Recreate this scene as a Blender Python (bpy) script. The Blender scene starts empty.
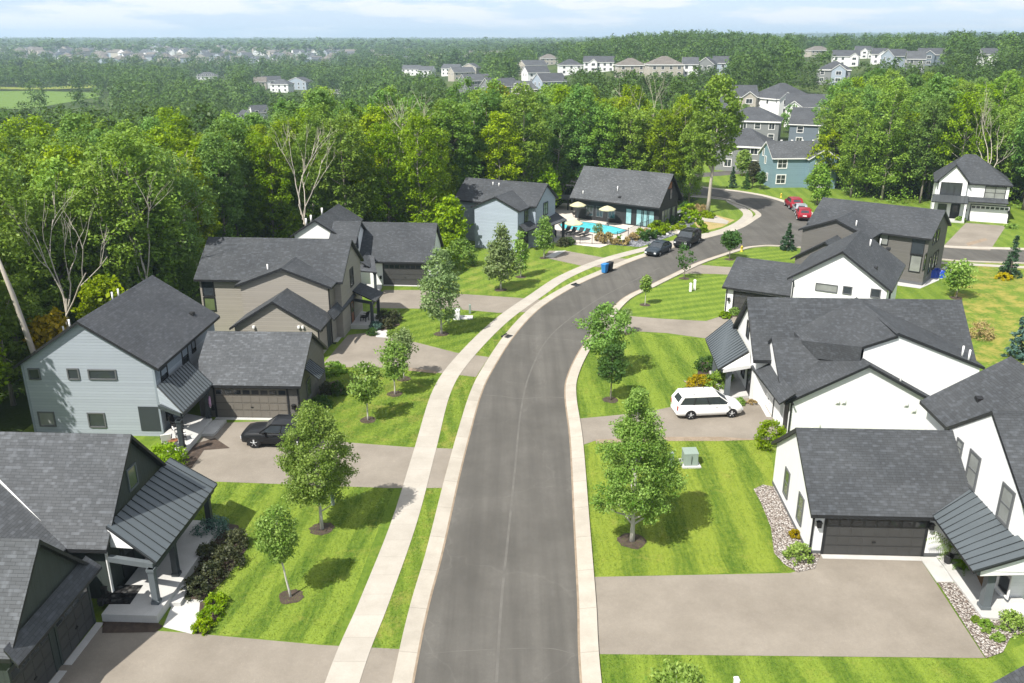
HAZE = True
import bpy, bmesh, math, random
import numpy as np
from mathutils import Vector, noise as mnoise
R = math.radians
SC = bpy.context.scene
COL = SC.collection
random.seed(7)
NP = np.random.default_rng(11)

# ---------------------------------------------------------------- camera model (drone at 25 m)
FPX, CH = 850.0, 25.0
PITCH = math.atan(303.5 / FPX)
CP, SP = math.cos(PITCH), math.sin(PITCH)

def ray(px, py):
    a = (px - 512) / FPX
    b = -(py - 341.5) / FPX
    return Vector((a, CP + b * SP, -SP + b * CP))

def G(px, py, z=0.0):
    d = ray(px, py)
    t = (z - CH) / d.z
    return Vector((d.x * t, d.y * t, z))

def sstep(a, b, x):
    t = max(0.0, min(1.0, (x - a) / (b - a)))
    return t * t * (3 - 2 * t)

def hz(x, y):
    """terrain height: flat street, valley to the left beyond the wood, hill to the right"""
    d = math.hypot(x, y)
    r = x / max(y, 1.0)
    wl = sstep(0.02, -0.22, r)
    wr = sstep(-0.05, 0.18, r)
    far = 1 - sstep(2200, 3200, d)
    z = -10.0 * sstep(118, 300, d) * wl * far
    z += 8.0 * sstep(235, 430, d) * wr * (1 - sstep(900, 1800, d))
    z += 3.5 * sstep(0.30, 0.45, r) * sstep(300, 450, d) * (1 - sstep(900, 1800, d))
    z += 10.0 * sstep(850, 1900, d) * wl * far
    z += 5.5 * math.exp(-((r - 0.2) / 0.13) ** 2) * sstep(430, 620, d) * (1 - sstep(800, 1400, d))
    z += 26.0 * sstep(2500, 5200, d) * sstep(0.0, 0.35, r)
    z += 6.0 * sstep(2500, 5200, d)
    return z

def GT(px, py):
    """pixel -> point on the terrain"""
    p = G(px, py, 0.0)
    for _ in range(25):
        z = hz(p.x, p.y)
        p = G(px, py, z).lerp(p, 0.4)
    p.z = hz(p.x, p.y)
    return p

# ---------------------------------------------------------------- object helpers
def tag(o, label=None, cat=None, group=None, kind=None):
    if label: o['label'] = label
    if cat: o['category'] = cat
    if group: o['group'] = group
    if kind: o['kind'] = kind
    return o

def empty(name, loc=(0, 0, 0), rz=0.0, label=None, cat=None, group=None):
    o = bpy.data.objects.new(name, None)
    o.empty_display_size = 0.3
    o.location = loc
    o.rotation_euler = (0, 0, rz)
    COL.objects.link(o)
    return tag(o, label, cat, group)

def copy_tree(o, parent=None):
    c = o.copy()
    COL.objects.link(c)
    if parent: c.parent = parent
    for ch in list(o.children):
        copy_tree(ch, c)
    return c

class MB:
    def __init__(self):
        self.v = []; self.f = []; self.mi = []; self.sm = []
    def face(self, pts, m=0, sm=False):
        i = len(self.v)
        self.v += [tuple(p) for p in pts]
        self.f.append(tuple(range(i, i + len(pts)))); self.mi.append(m); self.sm.append(sm)
    def hexa(self, p, m=0):
        """p: 8 points, bottom 0-3 counter-clockwise seen from above, top 4-7"""
        i = len(self.v)
        self.v += [tuple(q) for q in p]
        for f in ((3, 2, 1, 0), (4, 5, 6, 7), (0, 1, 5, 4), (1, 2, 6, 5), (2, 3, 7, 6), (3, 0, 4, 7)):
            self.f.append(tuple(i + k for k in f)); self.mi.append(m); self.sm.append(False)
    def box(self, x0, x1, y0, y1, z0, z1, m=0):
        self.hexa([(x0, y0, z0), (x1, y0, z0), (x1, y1, z0), (x0, y1, z0),
                   (x0, y0, z1), (x1, y0, z1), (x1, y1, z1), (x0, y1, z1)], m)
    def bar(self, a, b, w, h=None, m=0):
        a, b = Vector(a), Vector(b); h = h or w
        d = (b - a).normalized()
        up = Vector((0, 0, 1)) if abs(d.z) < 0.95 else Vector((0, 1, 0))
        s = d.cross(up).normalized(); u = s.cross(d)
        s *= w / 2; u *= h / 2
        self.hexa([a - s - u, a + s - u, b + s - u, b - s - u, a - s + u, a + s + u, b + s + u, b - s + u], m)
    def tube(self, pts, rad, n=8, m=0, cap=True):
        pts = [Vector(p) for p in pts]
        i0 = len(self.v)
        for k, p in enumerate(pts):
            d = (pts[min(k + 1, len(pts) - 1)] - pts[max(k - 1, 0)]).normalized()
            up = Vector((1, 0, 0)) if abs(d.x) < 0.9 else Vector((0, 1, 0))
            s = d.cross(up).normalized(); u = s.cross(d)
            r = rad[k] if hasattr(rad, '__len__') else rad
            for j in range(n):
                t = 2 * math.pi * j / n
                self.v.append(tuple(p + s * (r * math.cos(t)) + u * (r * math.sin(t))))
        for k in range(len(pts) - 1):
            for j in range(n):
                a = i0 + k * n + j; b = i0 + k * n + (j + 1) % n
                self.f.append((b, a, a + n, b + n)); self.mi.append(m); self.sm.append(True)
        if cap:
            self.f.append(tuple(i0 + j for j in range(n))); self.mi.append(m); self.sm.append(False)
            k = i0 + (len(pts) - 1) * n
            self.f.append(tuple(k + n - 1 - j for j in range(n))); self.mi.append(m); self.sm.append(False)
    def lathe(self, c, prof, n=16, m=0, sm=True):
        """prof: list of (r, z)"""
        i0 = len(self.v)
        for r, z in prof:
            for j in range(n):
                t = 2 * math.pi * j / n
                self.v.append((c[0] + r * math.cos(t), c[1] + r * math.sin(t), c[2] + z))
        for k in range(len(prof) - 1):
            for j in range(n):
                a = i0 + k * n + j; b = i0 + k * n + (j + 1) % n
                self.f.append((a, b, b + n, a + n)); self.mi.append(m); self.sm.append(sm)
        k = i0 + (len(prof) - 1) * n
        if prof[-1][0] > 1e-3:
            self.f.append(tuple(k + j for j in range(n))); self.mi.append(m); self.sm.append(False)
    def build(self, name, mats, parent=None, bevel=0.0, tri=False):
        me = bpy.data.meshes.new(name)
        me.from_pydata(self.v, [], self.f)
        me.polygons.foreach_set('material_index', self.mi)
        me.polygons.foreach_set('use_smooth', self.sm)
        for mt in (mats if isinstance(mats, (list, tuple)) else [mats]):
            me.materials.append(mt)
        uvbox(me)
        o = bpy.data.objects.new(name, me)
        COL.objects.link(o)
        if parent: o.parent = parent
        if bevel:
            b = o.modifiers.new('bevel', 'BEVEL'); b.width = bevel; b.segments = 2; b.limit_method = 'ANGLE'
        return o

def uvbox(me):
    """metric UVs per face: u along the horizontal tangent, v up the slope"""
    me.update()
    uv = me.uv_layers.new(name='UVMap')
    n = len(me.loops)
    co = np.empty(len(me.vertices) * 3); me.vertices.foreach_get('co', co); co = co.reshape(-1, 3)
    lv = np.empty(n, dtype=np.int32); me.loops.foreach_get('vertex_index', lv)
    nf = len(me.polygons)
    nor = np.empty(nf * 3); me.polygons.foreach_get('normal', nor); nor = nor.reshape(-1, 3)
    tot = np.empty(nf, dtype=np.int32); me.polygons.foreach_get('loop_total', tot)
    fn = np.repeat(nor, tot, axis=0)
    hx = np.stack([-fn[:, 1], fn[:, 0], np.zeros(n)], 1)
    ln = np.linalg.norm(hx, axis=1)
    flat = ln < 0.02
    hx[flat] = (1, 0, 0); ln[flat] = 1
    hx /= ln[:, None]
    vv = np.cross(fn, hx)
    p = co[lv]
    out = np.stack([(p * hx).sum(1), (p * vv).sum(1)], 1).astype(np.float32)
    uv.data.foreach_set('uv', out.ravel())

def np_mesh(name, verts, nper, mats, parent=None, mi=None, attr=None):
    """quick mesh from a flat vertex array, nper vertices per face"""
    nv = len(verts); nf = nv // nper
    me = bpy.data.meshes.new(name)
    me.vertices.add(nv); me.vertices.foreach_set('co', verts.astype(np.float32).ravel())
    me.loops.add(nv); me.loops.foreach_set('vertex_index', np.arange(nv, dtype=np.int32))
    me.polygons.add(nf)
    me.polygons.foreach_set('loop_start', np.arange(0, nv, nper, dtype=np.int32))
    me.polygons.foreach_set('loop_total', np.full(nf, nper, dtype=np.int32))
    if mi is not None: me.polygons.foreach_set('material_index', mi.astype(np.int32))
    for mt in (mats if isinstance(mats, (list, tuple)) else [mats]): me.materials.append(mt)
    if attr is not None:
        a = me.attributes.new('tint', 'FLOAT', 'FACE'); a.data.foreach_set('value', attr.astype(np.float32))
    me.update(calc_edges=True)
    if name is None: return me
    o = bpy.data.objects.new(name, me); COL.objects.link(o)
    if parent: o.parent = parent
    return o
# ---------------------------------------------------------------- materials
class NT:
    def __init__(s, name):
        s.m = bpy.data.materials.new(name); s.m.use_nodes = True
        s.t = s.m.node_tree; s.t.nodes.clear()
        s.out = s.n('ShaderNodeOutputMaterial')
    def n(s, typ, **kw):
        nd = s.t.nodes.new(typ)
        for k, v in kw.items():
            if hasattr(nd, k) and k not in ('inputs',): setattr(nd, k, v)
        return nd
    def link(s, a, b): s.t.links.new(a, b)
    def setv(s, sock, v):
        if hasattr(v, 'is_output'): s.link(v, sock)
        else:
            if sock.type == 'RGBA' and len(v) == 3: v = (*v, 1)
            sock.default_value = v
    def coord(s, kind='Object'): return s.n('ShaderNodeTexCoord').outputs[kind]
    def map(s, vec, scale=(1, 1, 1), loc=(0, 0, 0), rz=0.0):
        m = s.n('ShaderNodeMapping')
        s.link(vec, m.inputs['Vector']); m.inputs['Scale'].default_value = scale
        m.inputs['Location'].default_value = loc; m.inputs['Rotation'].default_value = (0, 0, rz)
        return m.outputs[0]
    def noise(s, vec, scale, detail=3.0, rough=0.55, dist=0.0):
        n = s.n('ShaderNodeTexNoise'); s.link(vec, n.inputs['Vector'])
        n.inputs['Scale'].default_value = scale; n.inputs['Detail'].default_value = detail
        n.inputs['Roughness'].default_value = rough; n.inputs['Distortion'].default_value = dist
        return n.outputs['Fac']
    def ramp(s, fac, stops, interp='LINEAR'):
        r = s.n('ShaderNodeValToRGB'); s.link(fac, r.inputs['Fac']); r.color_ramp.interpolation = interp
        e = r.color_ramp.elements
        while len(e) < len(stops): e.new(0.5)
        for k, (p, c) in enumerate(stops):
            e[k].position = p; e[k].color = (c, c, c, 1) if not hasattr(c, '__len__') else (*c, 1)
        return r.outputs['Color']
    def mix(s, fac, a, b, blend='MIX'):
        m = s.n('ShaderNodeMix'); m.data_type = 'RGBA'; m.blend_type = blend
        s.setv(m.inputs['Factor'], fac); s.setv(m.inputs['A'], a) if False else None
        s.setv(m.inputs[6], a); s.setv(m.inputs[7], b)
        return m.outputs[2]
    def math(s, op, a, b=0.0, c=None):
        m = s.n('ShaderNodeMath'); m.operation = op
        s.setv(m.inputs[0], a); s.setv(m.inputs[1], b)
        if c is not None: s.setv(m.inputs[2], c)
        return m.outputs[0]
    def bump(s, h, strength=0.3, dist=0.02):
        b = s.n('ShaderNodeBump'); s.link(h, b.inputs['Height'])
        b.inputs['Strength'].default_value = strength; b.inputs['Distance'].default_value = dist
        return b.outputs[0]
    def bsdf(s, col, rough=0.8, metal=0.0, spec=0.3, normal=None, **kw):
        p = s.n('ShaderNodeBsdfPrincipled')
        s.setv(p.inputs['Base Color'], col); s.setv(p.inputs['Roughness'], rough)
        p.inputs['Metallic'].default_value = metal; p.inputs['Specular IOR Level'].default_value = spec
        if normal is not None: s.link(normal, p.inputs['Normal'])
        for k, v in kw.items(): s.setv(p.inputs[k], v)
        s.link(p.outputs[0], s.out.inputs['Surface'])
        return p
    def objrand(s): return s.n('ShaderNodeObjectInfo').outputs['Random']
    def done(s): return s.m

def sc3(c, k): return tuple(x * k for x in c)

def m_plain(name, c, rough=0.6, metal=0.0, var=0.12, scale=2.0, spec=0.3, bump=0.0):
    t = NT(name); v = t.coord()
    n = t.noise(v, scale, 4)
    col = t.mix(n, sc3(c, 1 - var), sc3(c, 1 + var))
    nm = t.bump(t.noise(v, scale * 14, 3), bump, 0.01) if bump else None
    t.bsdf(col, rough, metal, spec, nm); return t.done()

def m_shingle(name, c, fleck=0.5, warm=0.0):
    t = NT(name); uv = t.coord('UV')
    b = t.n('ShaderNodeTexBrick'); t.link(uv, b.inputs['Vector'])
    b.offset = 0.5; b.squash = 1.0
    b.inputs['Scale'].default_value = 1.0
    b.inputs['Brick Width'].default_value = 0.42; b.inputs['Row Height'].default_value = 0.145
    b.inputs['Mortar Size'].default_value = 0.009; b.inputs['Mortar Smooth'].default_value = 0.3
    b.inputs['Bias'].default_value = -0.25
    b.inputs['Color1'].default_value = (*sc3(c, 0.93), 1); b.inputs['Color2'].default_value = (*sc3(c, 1.22), 1)
    b.inputs['Mortar'].default_value = (*sc3(c, 0.45), 1)
    # pale wear flecks stretched along the courses
    sn = t.n('ShaderNodeVectorMath'); sn.operation = 'SNAP'; t.link(uv, sn.inputs[0]); sn.inputs[1].default_value = (0.001, 0.145, 1)
    fl = t.noise(t.map(sn.outputs[0], (2.2, 9.0, 1)), 1.0, 1.5)
    fl = t.ramp(fl, [(0.53, 0.0), (0.66, 1.0)])
    col = t.mix(t.math('MULTIPLY', fl, fleck), b.outputs['Color'], sc3((c[0], c[1], c[2] * 1.02), 2.3))
    lg = t.noise(uv, 0.35, 3)
    col = t.mix(lg, t.mix(0.35, col, (0.0, 0.0, 0.0)), t.mix(0.1, col, (0.3, 0.3, 0.29)))
    h = t.math('ADD', b.outputs['Fac'], t.math('MULTIPLY', t.noise(uv, 60, 2), -0.4))
    nm = t.bump(t.math('MULTIPLY', h, -1.0), 0.5, 0.012)
    t.bsdf(col, 0.92, 0, 0.2, nm); return t.done()

def m_lap(name, c, pitch=0.18, rough=0.6, vertical=False, var=0.05, line=0.34):
    """lap siding (horizontal) or board-and-batten (vertical) in metric UVs"""
    t = NT(name); uv = t.coord('UV')
    sx = t.n('ShaderNodeSeparateXYZ'); t.link(uv, sx.inputs[0])
    q = t.math('DIVIDE', sx.outputs['X' if vertical else 'Y'], pitch)
    fr = t.math('FRACT', q)
    if vertical:
        a = t.math('ABSOLUTE', t.math('SUBTRACT', fr, 0.5))
        h = t.ramp(a, [(0.0, 1.0), (0.07, 1.0), (0.10, 0.0), (1.0, 0.0)])
        ln_ = t.ramp(a, [(0.06, 0.0), (0.10, 1.0), (0.13, 0.0)])
    else:
        h = t.math('SUBTRACT', 1.0, fr)
        ln_ = t.ramp(fr, [(0.0, 1.0), (0.10, 0.0), (0.94, 0.0), (1.0, 1.0)])
    wn = t.n('ShaderNodeTexWhiteNoise'); wn.noise_dimensions = '1D'; t.link(t.math('FLOOR', q), wn.inputs['W'])
    col = t.mix(wn.outputs['Value'], sc3(c, 1 - var), sc3(c, 1 + var))
    nz = t.noise(t.coord(), 1.3, 4)
    col = t.mix(t.math('MULTIPLY', nz, 0.16 if line > 0.2 else 0.07), col, sc3(c, 0.6))
    col = t.mix(t.math('MULTIPLY', ln_, line), col, sc3(c, 0.35))
    t.bsdf(col, rough, 0, 0.3, t.bump(h, 0.6 if line > 0.2 else 0.25, 0.012)); return t.done()

def m_ground(name, c, c2, rough=0.9, s1=0.5, s2=40, bump=0.2, cracks=0.0, joints=0.0, jangle=0.0, streak=0.0):
    t = NT(name); v = t.coord()
    a = t.noise(v, s1, 5, 0.65); f = t.math('ADD', t.math('MULTIPLY', t.noise(v, s2, 3, 0.7), 0.5), t.math('MULTIPLY', t.noise(v, s2 * 0.2, 4, 0.75), 0.5))
    col = t.mix(t.ramp(a, [(0.34, 0.0), (0.66, 1.0)]), c, c2)
    col = t.mix(t.math('MULTIPLY', t.ramp(f, [(0.3, 0.0), (0.7, 1.0)]), 0.32), col, sc3(c, 0.55))
    lt = t.ramp(t.noise(v, s2 * 0.7, 2), [(0.6, 0.0), (0.75, 1.0)])
    col = t.mix(t.math('MULTIPLY', lt, 0.25), col, sc3(c2, 1.5))
    if cracks:
        vo = t.n('ShaderNodeTexVoronoi'); vo.feature = 'DISTANCE_TO_EDGE'
        w = t.n('ShaderNodeVectorMath'); w.operation = 'ADD'; t.link(v, w.inputs[0])
        ns = t.n('ShaderNodeTexNoise'); t.link(v, ns.inputs['Vector']); ns.inputs['Scale'].default_value = 0.7
        vs = t.n('ShaderNodeVectorMath'); vs.operation = 'SCALE'; vs.inputs['Scale'].default_value = 1.6; t.link(ns.outputs['Color'], vs.inputs[0])
        t.link(vs.outputs[0], w.inputs[1]); t.link(w.outputs[0], vo.inputs['Vector']); vo.inputs['Scale'].default_value = 0.11
        ck = t.ramp(vo.outputs['Distance'], [(0.0, 1.0), (0.006, 0.0)])
        col = t.mix(t.math('MULTIPLY', ck, cracks), col, sc3(c2, 1.7))
    if streak:
        sk = t.noise(t.map(v, (1.1, 0.05, 1), (0, 0, 0), R(3)), 1.0, 4, 0.6)
        col = t.mix(t.math('MULTIPLY', t.ramp(sk, [(0.35, 0.0), (0.65, 1.0)]), streak), col, sc3(c, 0.62))
    if joints:
        uvr = t.map(v, (1, 1, 1), (0, 0, 0), jangle)
        sx = t.n('ShaderNodeSeparateXYZ'); t.link(uvr, sx.inputs[0])
        fr = t.math('FRACT', t.math('DIVIDE', sx.outputs['Y'], joints))
        ln = t.ramp(fr, [(0.0, 1.0), (0.022, 0.0)])
        col = t.mix(t.math('MULTIPLY', ln, 0.55), col, sc3(c, 0.4))
        wn = t.n('ShaderNodeTexWhiteNoise'); wn.noise_dimensions = '1D'; t.link(t.math('FLOOR', t.math('DIVIDE', sx.outputs['Y'], joints)), wn.inputs['W'])
        col = t.mix(t.math('MULTIPLY', wn.outputs['Value'], 0.18), col, sc3(c, 0.6))
    t.bsdf(col, rough, 0, 0.25, t.bump(f, bump, 0.01)); return t.done()

def m_lawn(name, angle=0.0, period=1.1, stripe=0.25, dry=0.25, dark=(0.056, 0.110, 0.011), light=(0.170, 0.236, 0.030), bend=0.0, dryc=(0.26, 0.235, 0.06), drycut=0.55):
    t = NT(name); v = t.coord()
    warp = t.n('ShaderNodeTexNoise'); t.link(v, warp.inputs['Vector']); warp.inputs['Scale'].default_value = 0.25
    wv = t.n('ShaderNodeVectorMath'); wv.operation = 'SCALE'; t.link(warp.outputs['Color'], wv.inputs[0]); wv.inputs['Scale'].default_value = 0.7 + bend
    ad = t.n('ShaderNodeVectorMath'); ad.operation = 'ADD'; t.link(v, ad.inputs[0]); t.link(wv.outputs[0], ad.inputs[1])
    mp = t.map(ad.outputs[0], (1, 1, 1), (0, 0, 0), angle)
    sx = t.n('ShaderNodeSeparateXYZ'); t.link(mp, sx.inputs[0])
    sn = t.math('SINE', t.math('MULTIPLY', sx.outputs['X'], math.pi / period))
    st = t.math('MULTIPLY', t.math('ADD', t.math('MULTIPLY', t.math('TANH', t.math('MULTIPLY', sn, 2.5)), 0.5), 0.5), stripe)
    big = t.noise(v, 0.33, 4, 0.6)
    mid = t.noise(v, 3.4, 5, 0.72)
    fine = t.noise(v, 22, 3, 0.75)
    wx = t.noise(t.map(ad.outputs[0], (5.5, 0.5, 1), (0, 0, 0), angle), 1.0, 3, 0.6)
    f = t.math('ADD', t.math('MULTIPLY', big, 0.45), t.math('ADD', t.math('MULTIPLY', mid, 0.75), -0.2))
    f = t.math('ADD', f, t.math('MULTIPLY', t.math('SUBTRACT', fine, 0.5), 0.75))
    f = t.math('ADD', f, t.math('MULTIPLY', t.math('SUBTRACT', wx, 0.5), stripe * 2.4))
    f = t.math('ADD', f, st)
    col = t.mix(t.ramp(f, [(0.18, 0.0), (0.80, 1.0)]), dark, light)
    dr = t.ramp(t.math('ADD', t.math('MULTIPLY', t.noise(v, 0.6, 5, 0.7), 0.75), t.math('MULTIPLY', mid, 0.25)), [(drycut, 0.0), (drycut + 0.13, 1.0)])
    col = t.mix(t.math('MULTIPLY', dr, dry), col, dryc)
    t.bsdf(col, 0.85, 0, 0.15, t.bump(t.math('ADD', fine, mid), 0.7, 0.05)); return t.done()

def m_leaf(name, c, c2, trans=0.42, hue=0.0):
    """foliage: every leaf has its own tint; each tree its own cast"""
    t = NT(name)
    a = t.n('ShaderNodeAttribute'); a.attribute_name = 'tint'
    col = t.mix(a.outputs['Fac'], c, c2)
    hs = t.n('ShaderNodeHueSaturation')
    rnd = t.objrand()
    t.link(t.math('MULTIPLY_ADD', rnd, 0.022, 0.488), hs.inputs['Hue'])
    t.link(t.math('MULTIPLY_ADD', t.math('FRACT', t.math('MULTIPLY', rnd, 7.3)), 0.4, 0.85), hs.inputs['Value'])
    hs.inputs['Saturation'].default_value = 1.12
    t.link(col, hs.inputs['Color'])
    p = t.n('ShaderNodeBsdfPrincipled'); t.link(hs.outputs[0], p.inputs['Base Color'])
    p.inputs['Roughness'].default_value = 0.5; p.inputs['Specular IOR Level'].default_value = 0.22
    tr = t.n('ShaderNodeBsdfTranslucent')
    t.link(t.mix(0.5, hs.outputs[0], (0.20, 0.28, 0.02)), tr.inputs['Color'])
    mx = t.n('ShaderNodeMixShader'); mx.inputs[0].default_value = trans
    t.link(p.outputs[0], mx.inputs[1]); t.link(tr.outputs[0], mx.inputs[2])
    t.link(mx.outputs[0], t.out.inputs['Surface']); return t.done()

def m_bark(name, c, c2):
    t = NT(name); v = t.coord()
    n = t.noise(t.map(v, (6, 6, 1.2)), 1.6, 5, 0.7)
    t.bsdf(t.mix(n, c, c2), 0.95, 0, 0.1, t.bump(n, 0.6, 0.03)); return t.done()

def m_glass(name, c=(0.03, 0.036, 0.042), rough=0.08, blind=None):
    t = NT(name); v = t.coord()
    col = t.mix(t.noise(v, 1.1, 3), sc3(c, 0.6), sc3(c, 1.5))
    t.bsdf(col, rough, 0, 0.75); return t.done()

def m_metalroof(name, c):
    t = NT(name); v = t.coord()
    n = t.noise(v, 0.8, 4); f = t.noise(t.map(v, (1, 1, 1)), 9, 2)
    t.bsdf(t.mix(n, sc3(c, 0.85), sc3(c, 1.12)), t.math('MULTIPLY_ADD', f, 0.2, 0.42), 0.25, 0.5); return t.done()

def m_carpaint(name, c, metal=0.0):
    t = NT(name); v = t.coord()
    n = t.noise(v, 2.5, 3)
    t.bsdf(t.mix(n, sc3(c, 0.92), sc3(c, 1.06)), 0.5, metal, 0.15, None, **{'Coat Weight': 0.32, 'Coat Roughness': 0.03}); return t.done()

def m_gravel(name, cols, scale=9.0):
    t = NT(name); v = t.coord()
    vo = t.n('ShaderNodeTexVoronoi'); t.link(v, vo.inputs['Vector']); vo.inputs['Scale'].default_value = scale
    sep = t.n('ShaderNodeSeparateColor'); t.link(vo.outputs['Color'], sep.inputs[0])
    col = t.ramp(sep.outputs[0], [(0.0, cols[0]), (0.35, cols[1]), (0.7, cols[2]), (1.0, cols[3])])
    d = t.ramp(vo.outputs['Distance'], [(0.0, 1.0), (0.5, 0.5), (0.75, 0.0)])
    col = t.mix(d, sc3(cols[0], 0.35), col)
    t.bsdf(col, 0.85, 0, 0.25, t.bump(d, 1.0, 0.06)); return t.done()

M = {}
M['sh_dark'] = m_shingle('shingle_charcoal', (0.044, 0.049, 0.056), 0.40)
M['sh_mid'] = m_shingle('shingle_slate', (0.074, 0.080, 0.088), 0.38)
M['sh_blue'] = m_shingle('shingle_blue_grey', (0.058, 0.063, 0.072), 0.28)
M['sh_brown'] = m_shingle('shingle_weathered', (0.15, 0.135, 0.12), 0.3)
M['trim_black'] = m_plain('trim_black', (0.018, 0.019, 0.021), 0.5)
M['trim_white'] = m_plain('trim_white', (0.72, 0.72, 0.71), 0.5, var=0.04)
M['trim_grey'] = m_plain('trim_grey', (0.10, 0.105, 0.11), 0.5)
M['white'] = m_lap('siding_white', (0.72, 0.725, 0.73), 0.19, var=0.02, line=0.20)
M['white_bb'] = m_lap('batten_white', (0.72, 0.725, 0.73), 0.42, vertical=True, var=0.01, line=0.16)
M['pale_blue'] = m_lap('siding_pale_blue', (0.29, 0.325, 0.365), 0.20)
M['pale_blue_bb'] = m_lap('batten_pale_blue', (0.22, 0.255, 0.29), 0.40, vertical=True)
M['taupe'] = m_lap('siding_taupe', (0.275, 0.255, 0.225), 0.18)
M['taupe_bb'] = m_lap('batten_taupe', (0.20, 0.185, 0.16), 0.40, vertical=True)
M['blue_grey'] = m_lap('siding_blue_grey', (0.30, 0.35, 0.41), 0.18)
M['blue_dark'] = m_lap('siding_dark_blue_grey', (0.13, 0.16, 0.19), 0.18)
M['dark_green'] = m_lap('batten_dark_green', (0.040, 0.049, 0.046), 0.36, vertical=True)
M['dark_grey'] = m_lap('siding_dark_grey', (0.115, 0.110, 0.103), 0.18)
M['near_black'] = m_lap('siding_near_black', (0.026, 0.027, 0.029), 0.2)
M['teal'] = m_lap('siding_teal', (0.17, 0.26, 0.30), 0.18)
M['tan'] = m_lap('siding_tan', (0.40, 0.37, 0.32), 0.2)
M['grey_mid'] = m_lap('siding_grey', (0.19, 0.20, 0.20), 0.2)
M['metal_roof'] = m_metalroof('standing_seam', (0.088, 0.104, 0.114))
M['metal_roof_dark'] = m_metalroof('standing_seam_dark', (0.055, 0.062, 0.066))
M['seam'] = m_plain('seam_edge', (0.035, 0.04, 0.043), 0.5, 0.4)
M['gdoor_dark'] = m_plain('garage_door_dark', (0.050, 0.050, 0.049), 0.55)
M['gdoor_taupe'] = m_plain('garage_door_taupe', (0.14, 0.128, 0.11), 0.55)
M['gdoor_white'] = m_plain('garage_door_white', (0.74, 0.74, 0.73), 0.5, var=0.03)
M['glass'] = m_glass('window_glass')
M['glass_blind'] = m_glass('window_with_blind', (0.20, 0.21, 0.20), 0.15)
M['glass_green'] = m_glass('window_painted_tree_reflection', (0.10, 0.13, 0.06), 0.1)  # green of mirrored trees is put into the glass base colour
M['glass_teal'] = m_glass('glass_door_teal', (0.22, 0.38, 0.40), 0.12)
M['concrete'] = m_ground('concrete_pale', (0.345, 0.318, 0.275), (0.41, 0.38, 0.335), 0.9, 0.7, 55, 0.15, joints=1.55)
M['kerb_conc'] = m_ground('kerb_concrete', (0.34, 0.31, 0.262), (0.43, 0.395, 0.34), 0.9, 0.6, 50, 0.15, joints=3.0)
M['porch_conc'] = m_ground('porch_concrete', (0.42, 0.415, 0.40), (0.50, 0.495, 0.48), 0.85, 0.9, 60, 0.1)
M['asphalt'] = m_ground('asphalt_road', (0.082, 0.078, 0.070), (0.120, 0.114, 0.103), 0.9, 0.22, 24, 0.25, cracks=0.14, streak=0.5)
M['drive'] = m_ground('asphalt_drive_faded', (0.190, 0.167, 0.138), (0.250, 0.222, 0.186), 0.92, 0.35, 26, 0.22)
M['mulch'] = m_ground('dark_mulch', (0.045, 0.034, 0.028), (0.09, 0.066, 0.05), 0.95, 3.0, 26, 0.8)
M['soil'] = m_ground('brown_soil', (0.20, 0.155, 0.11), (0.29, 0.23, 0.17), 0.95, 1.5, 20, 0.5)
M['gravel'] = m_gravel('river_rock', [(0.22, 0.17, 0.14), (0.42, 0.37, 0.33), (0.58, 0.54, 0.50), (0.72, 0.70, 0.67)], 11)
M['gravel_blue'] = m_gravel('grey_rock', [(0.12, 0.13, 0.15), (0.25, 0.26, 0.29), (0.36, 0.37, 0.40), (0.48, 0.48, 0.50)], 5.0)
M['pipe_white'] = m_plain('vent_white', (0.75, 0.75, 0.74), 0.4, var=0.03)
M['post_dark'] = m_plain('post_dark', (0.035, 0.042, 0.047), 0.5)
M['post_grey'] = m_plain('post_grey', (0.10, 0.115, 0.125), 0.5)
M['black'] = m_plain('black_plastic', (0.012, 0.012, 0.013), 0.5)
M['tyre'] = m_plain('tyre_rubber', (0.014, 0.014, 0.015), 0.85)
M['rim'] = m_plain('alloy', (0.55, 0.56, 0.57), 0.4, 0.3)
M['lens'] = m_glass('headlamp', (0.50, 0.52, 0.54), 0.1)
M['red_lens'] = m_glass('tail_lamp', (0.35, 0.02, 0.015), 0.15)
M['util_green'] = m_plain('utility_green', (0.20, 0.25, 0.215), 0.55)
M['wood'] = m_plain('cedar', (0.21, 0.09, 0.045), 0.6)
M['mat_brown'] = m_plain('coir', (0.20, 0.12, 0.06), 0.95, bump=0.6)
M['bark'] = m_bark('bark_grey', (0.10, 0.088, 0.072), (0.24, 0.215, 0.185))
M['bark_pale'] = m_bark('bark_pale', (0.24, 0.215, 0.18), (0.46, 0.42, 0.36))
M['bark_young'] = m_bark('bark_young', (0.34, 0.32, 0.285), (0.54, 0.52, 0.475))
M['bark_dead'] = m_bark('dead_wood', (0.30, 0.27, 0.23), (0.55, 0.50, 0.43))
M['lf_maple'] = m_leaf('leaf_maple', (0.080, 0.165, 0.028), (0.320, 0.440, 0.140))
M['lf_pale'] = m_leaf('leaf_pale', (0.100, 0.165, 0.060), (0.290, 0.365, 0.180))
M['lf_dark'] = m_leaf('leaf_dark', (0.030, 0.078, 0.024), (0.090, 0.165, 0.050))
M['lf_lime'] = m_leaf('leaf_lime', (0.095, 0.180, 0.016), (0.280, 0.385, 0.048))
M['lf_forest'] = m_leaf('leaf_forest', (0.098, 0.185, 0.034), (0.270, 0.390, 0.090))
M['lf_forest2'] = m_leaf('leaf_forest_deep', (0.080, 0.170, 0.042), (0.225, 0.345, 0.105))
M['lf_yellow'] = m_leaf('leaf_yellowing', (0.130, 0.205, 0.014), (0.330, 0.420, 0.045))
M['lf_gold'] = m_leaf('leaf_gold', (0.25, 0.20, 0.01), (0.45, 0.36, 0.03))
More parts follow.
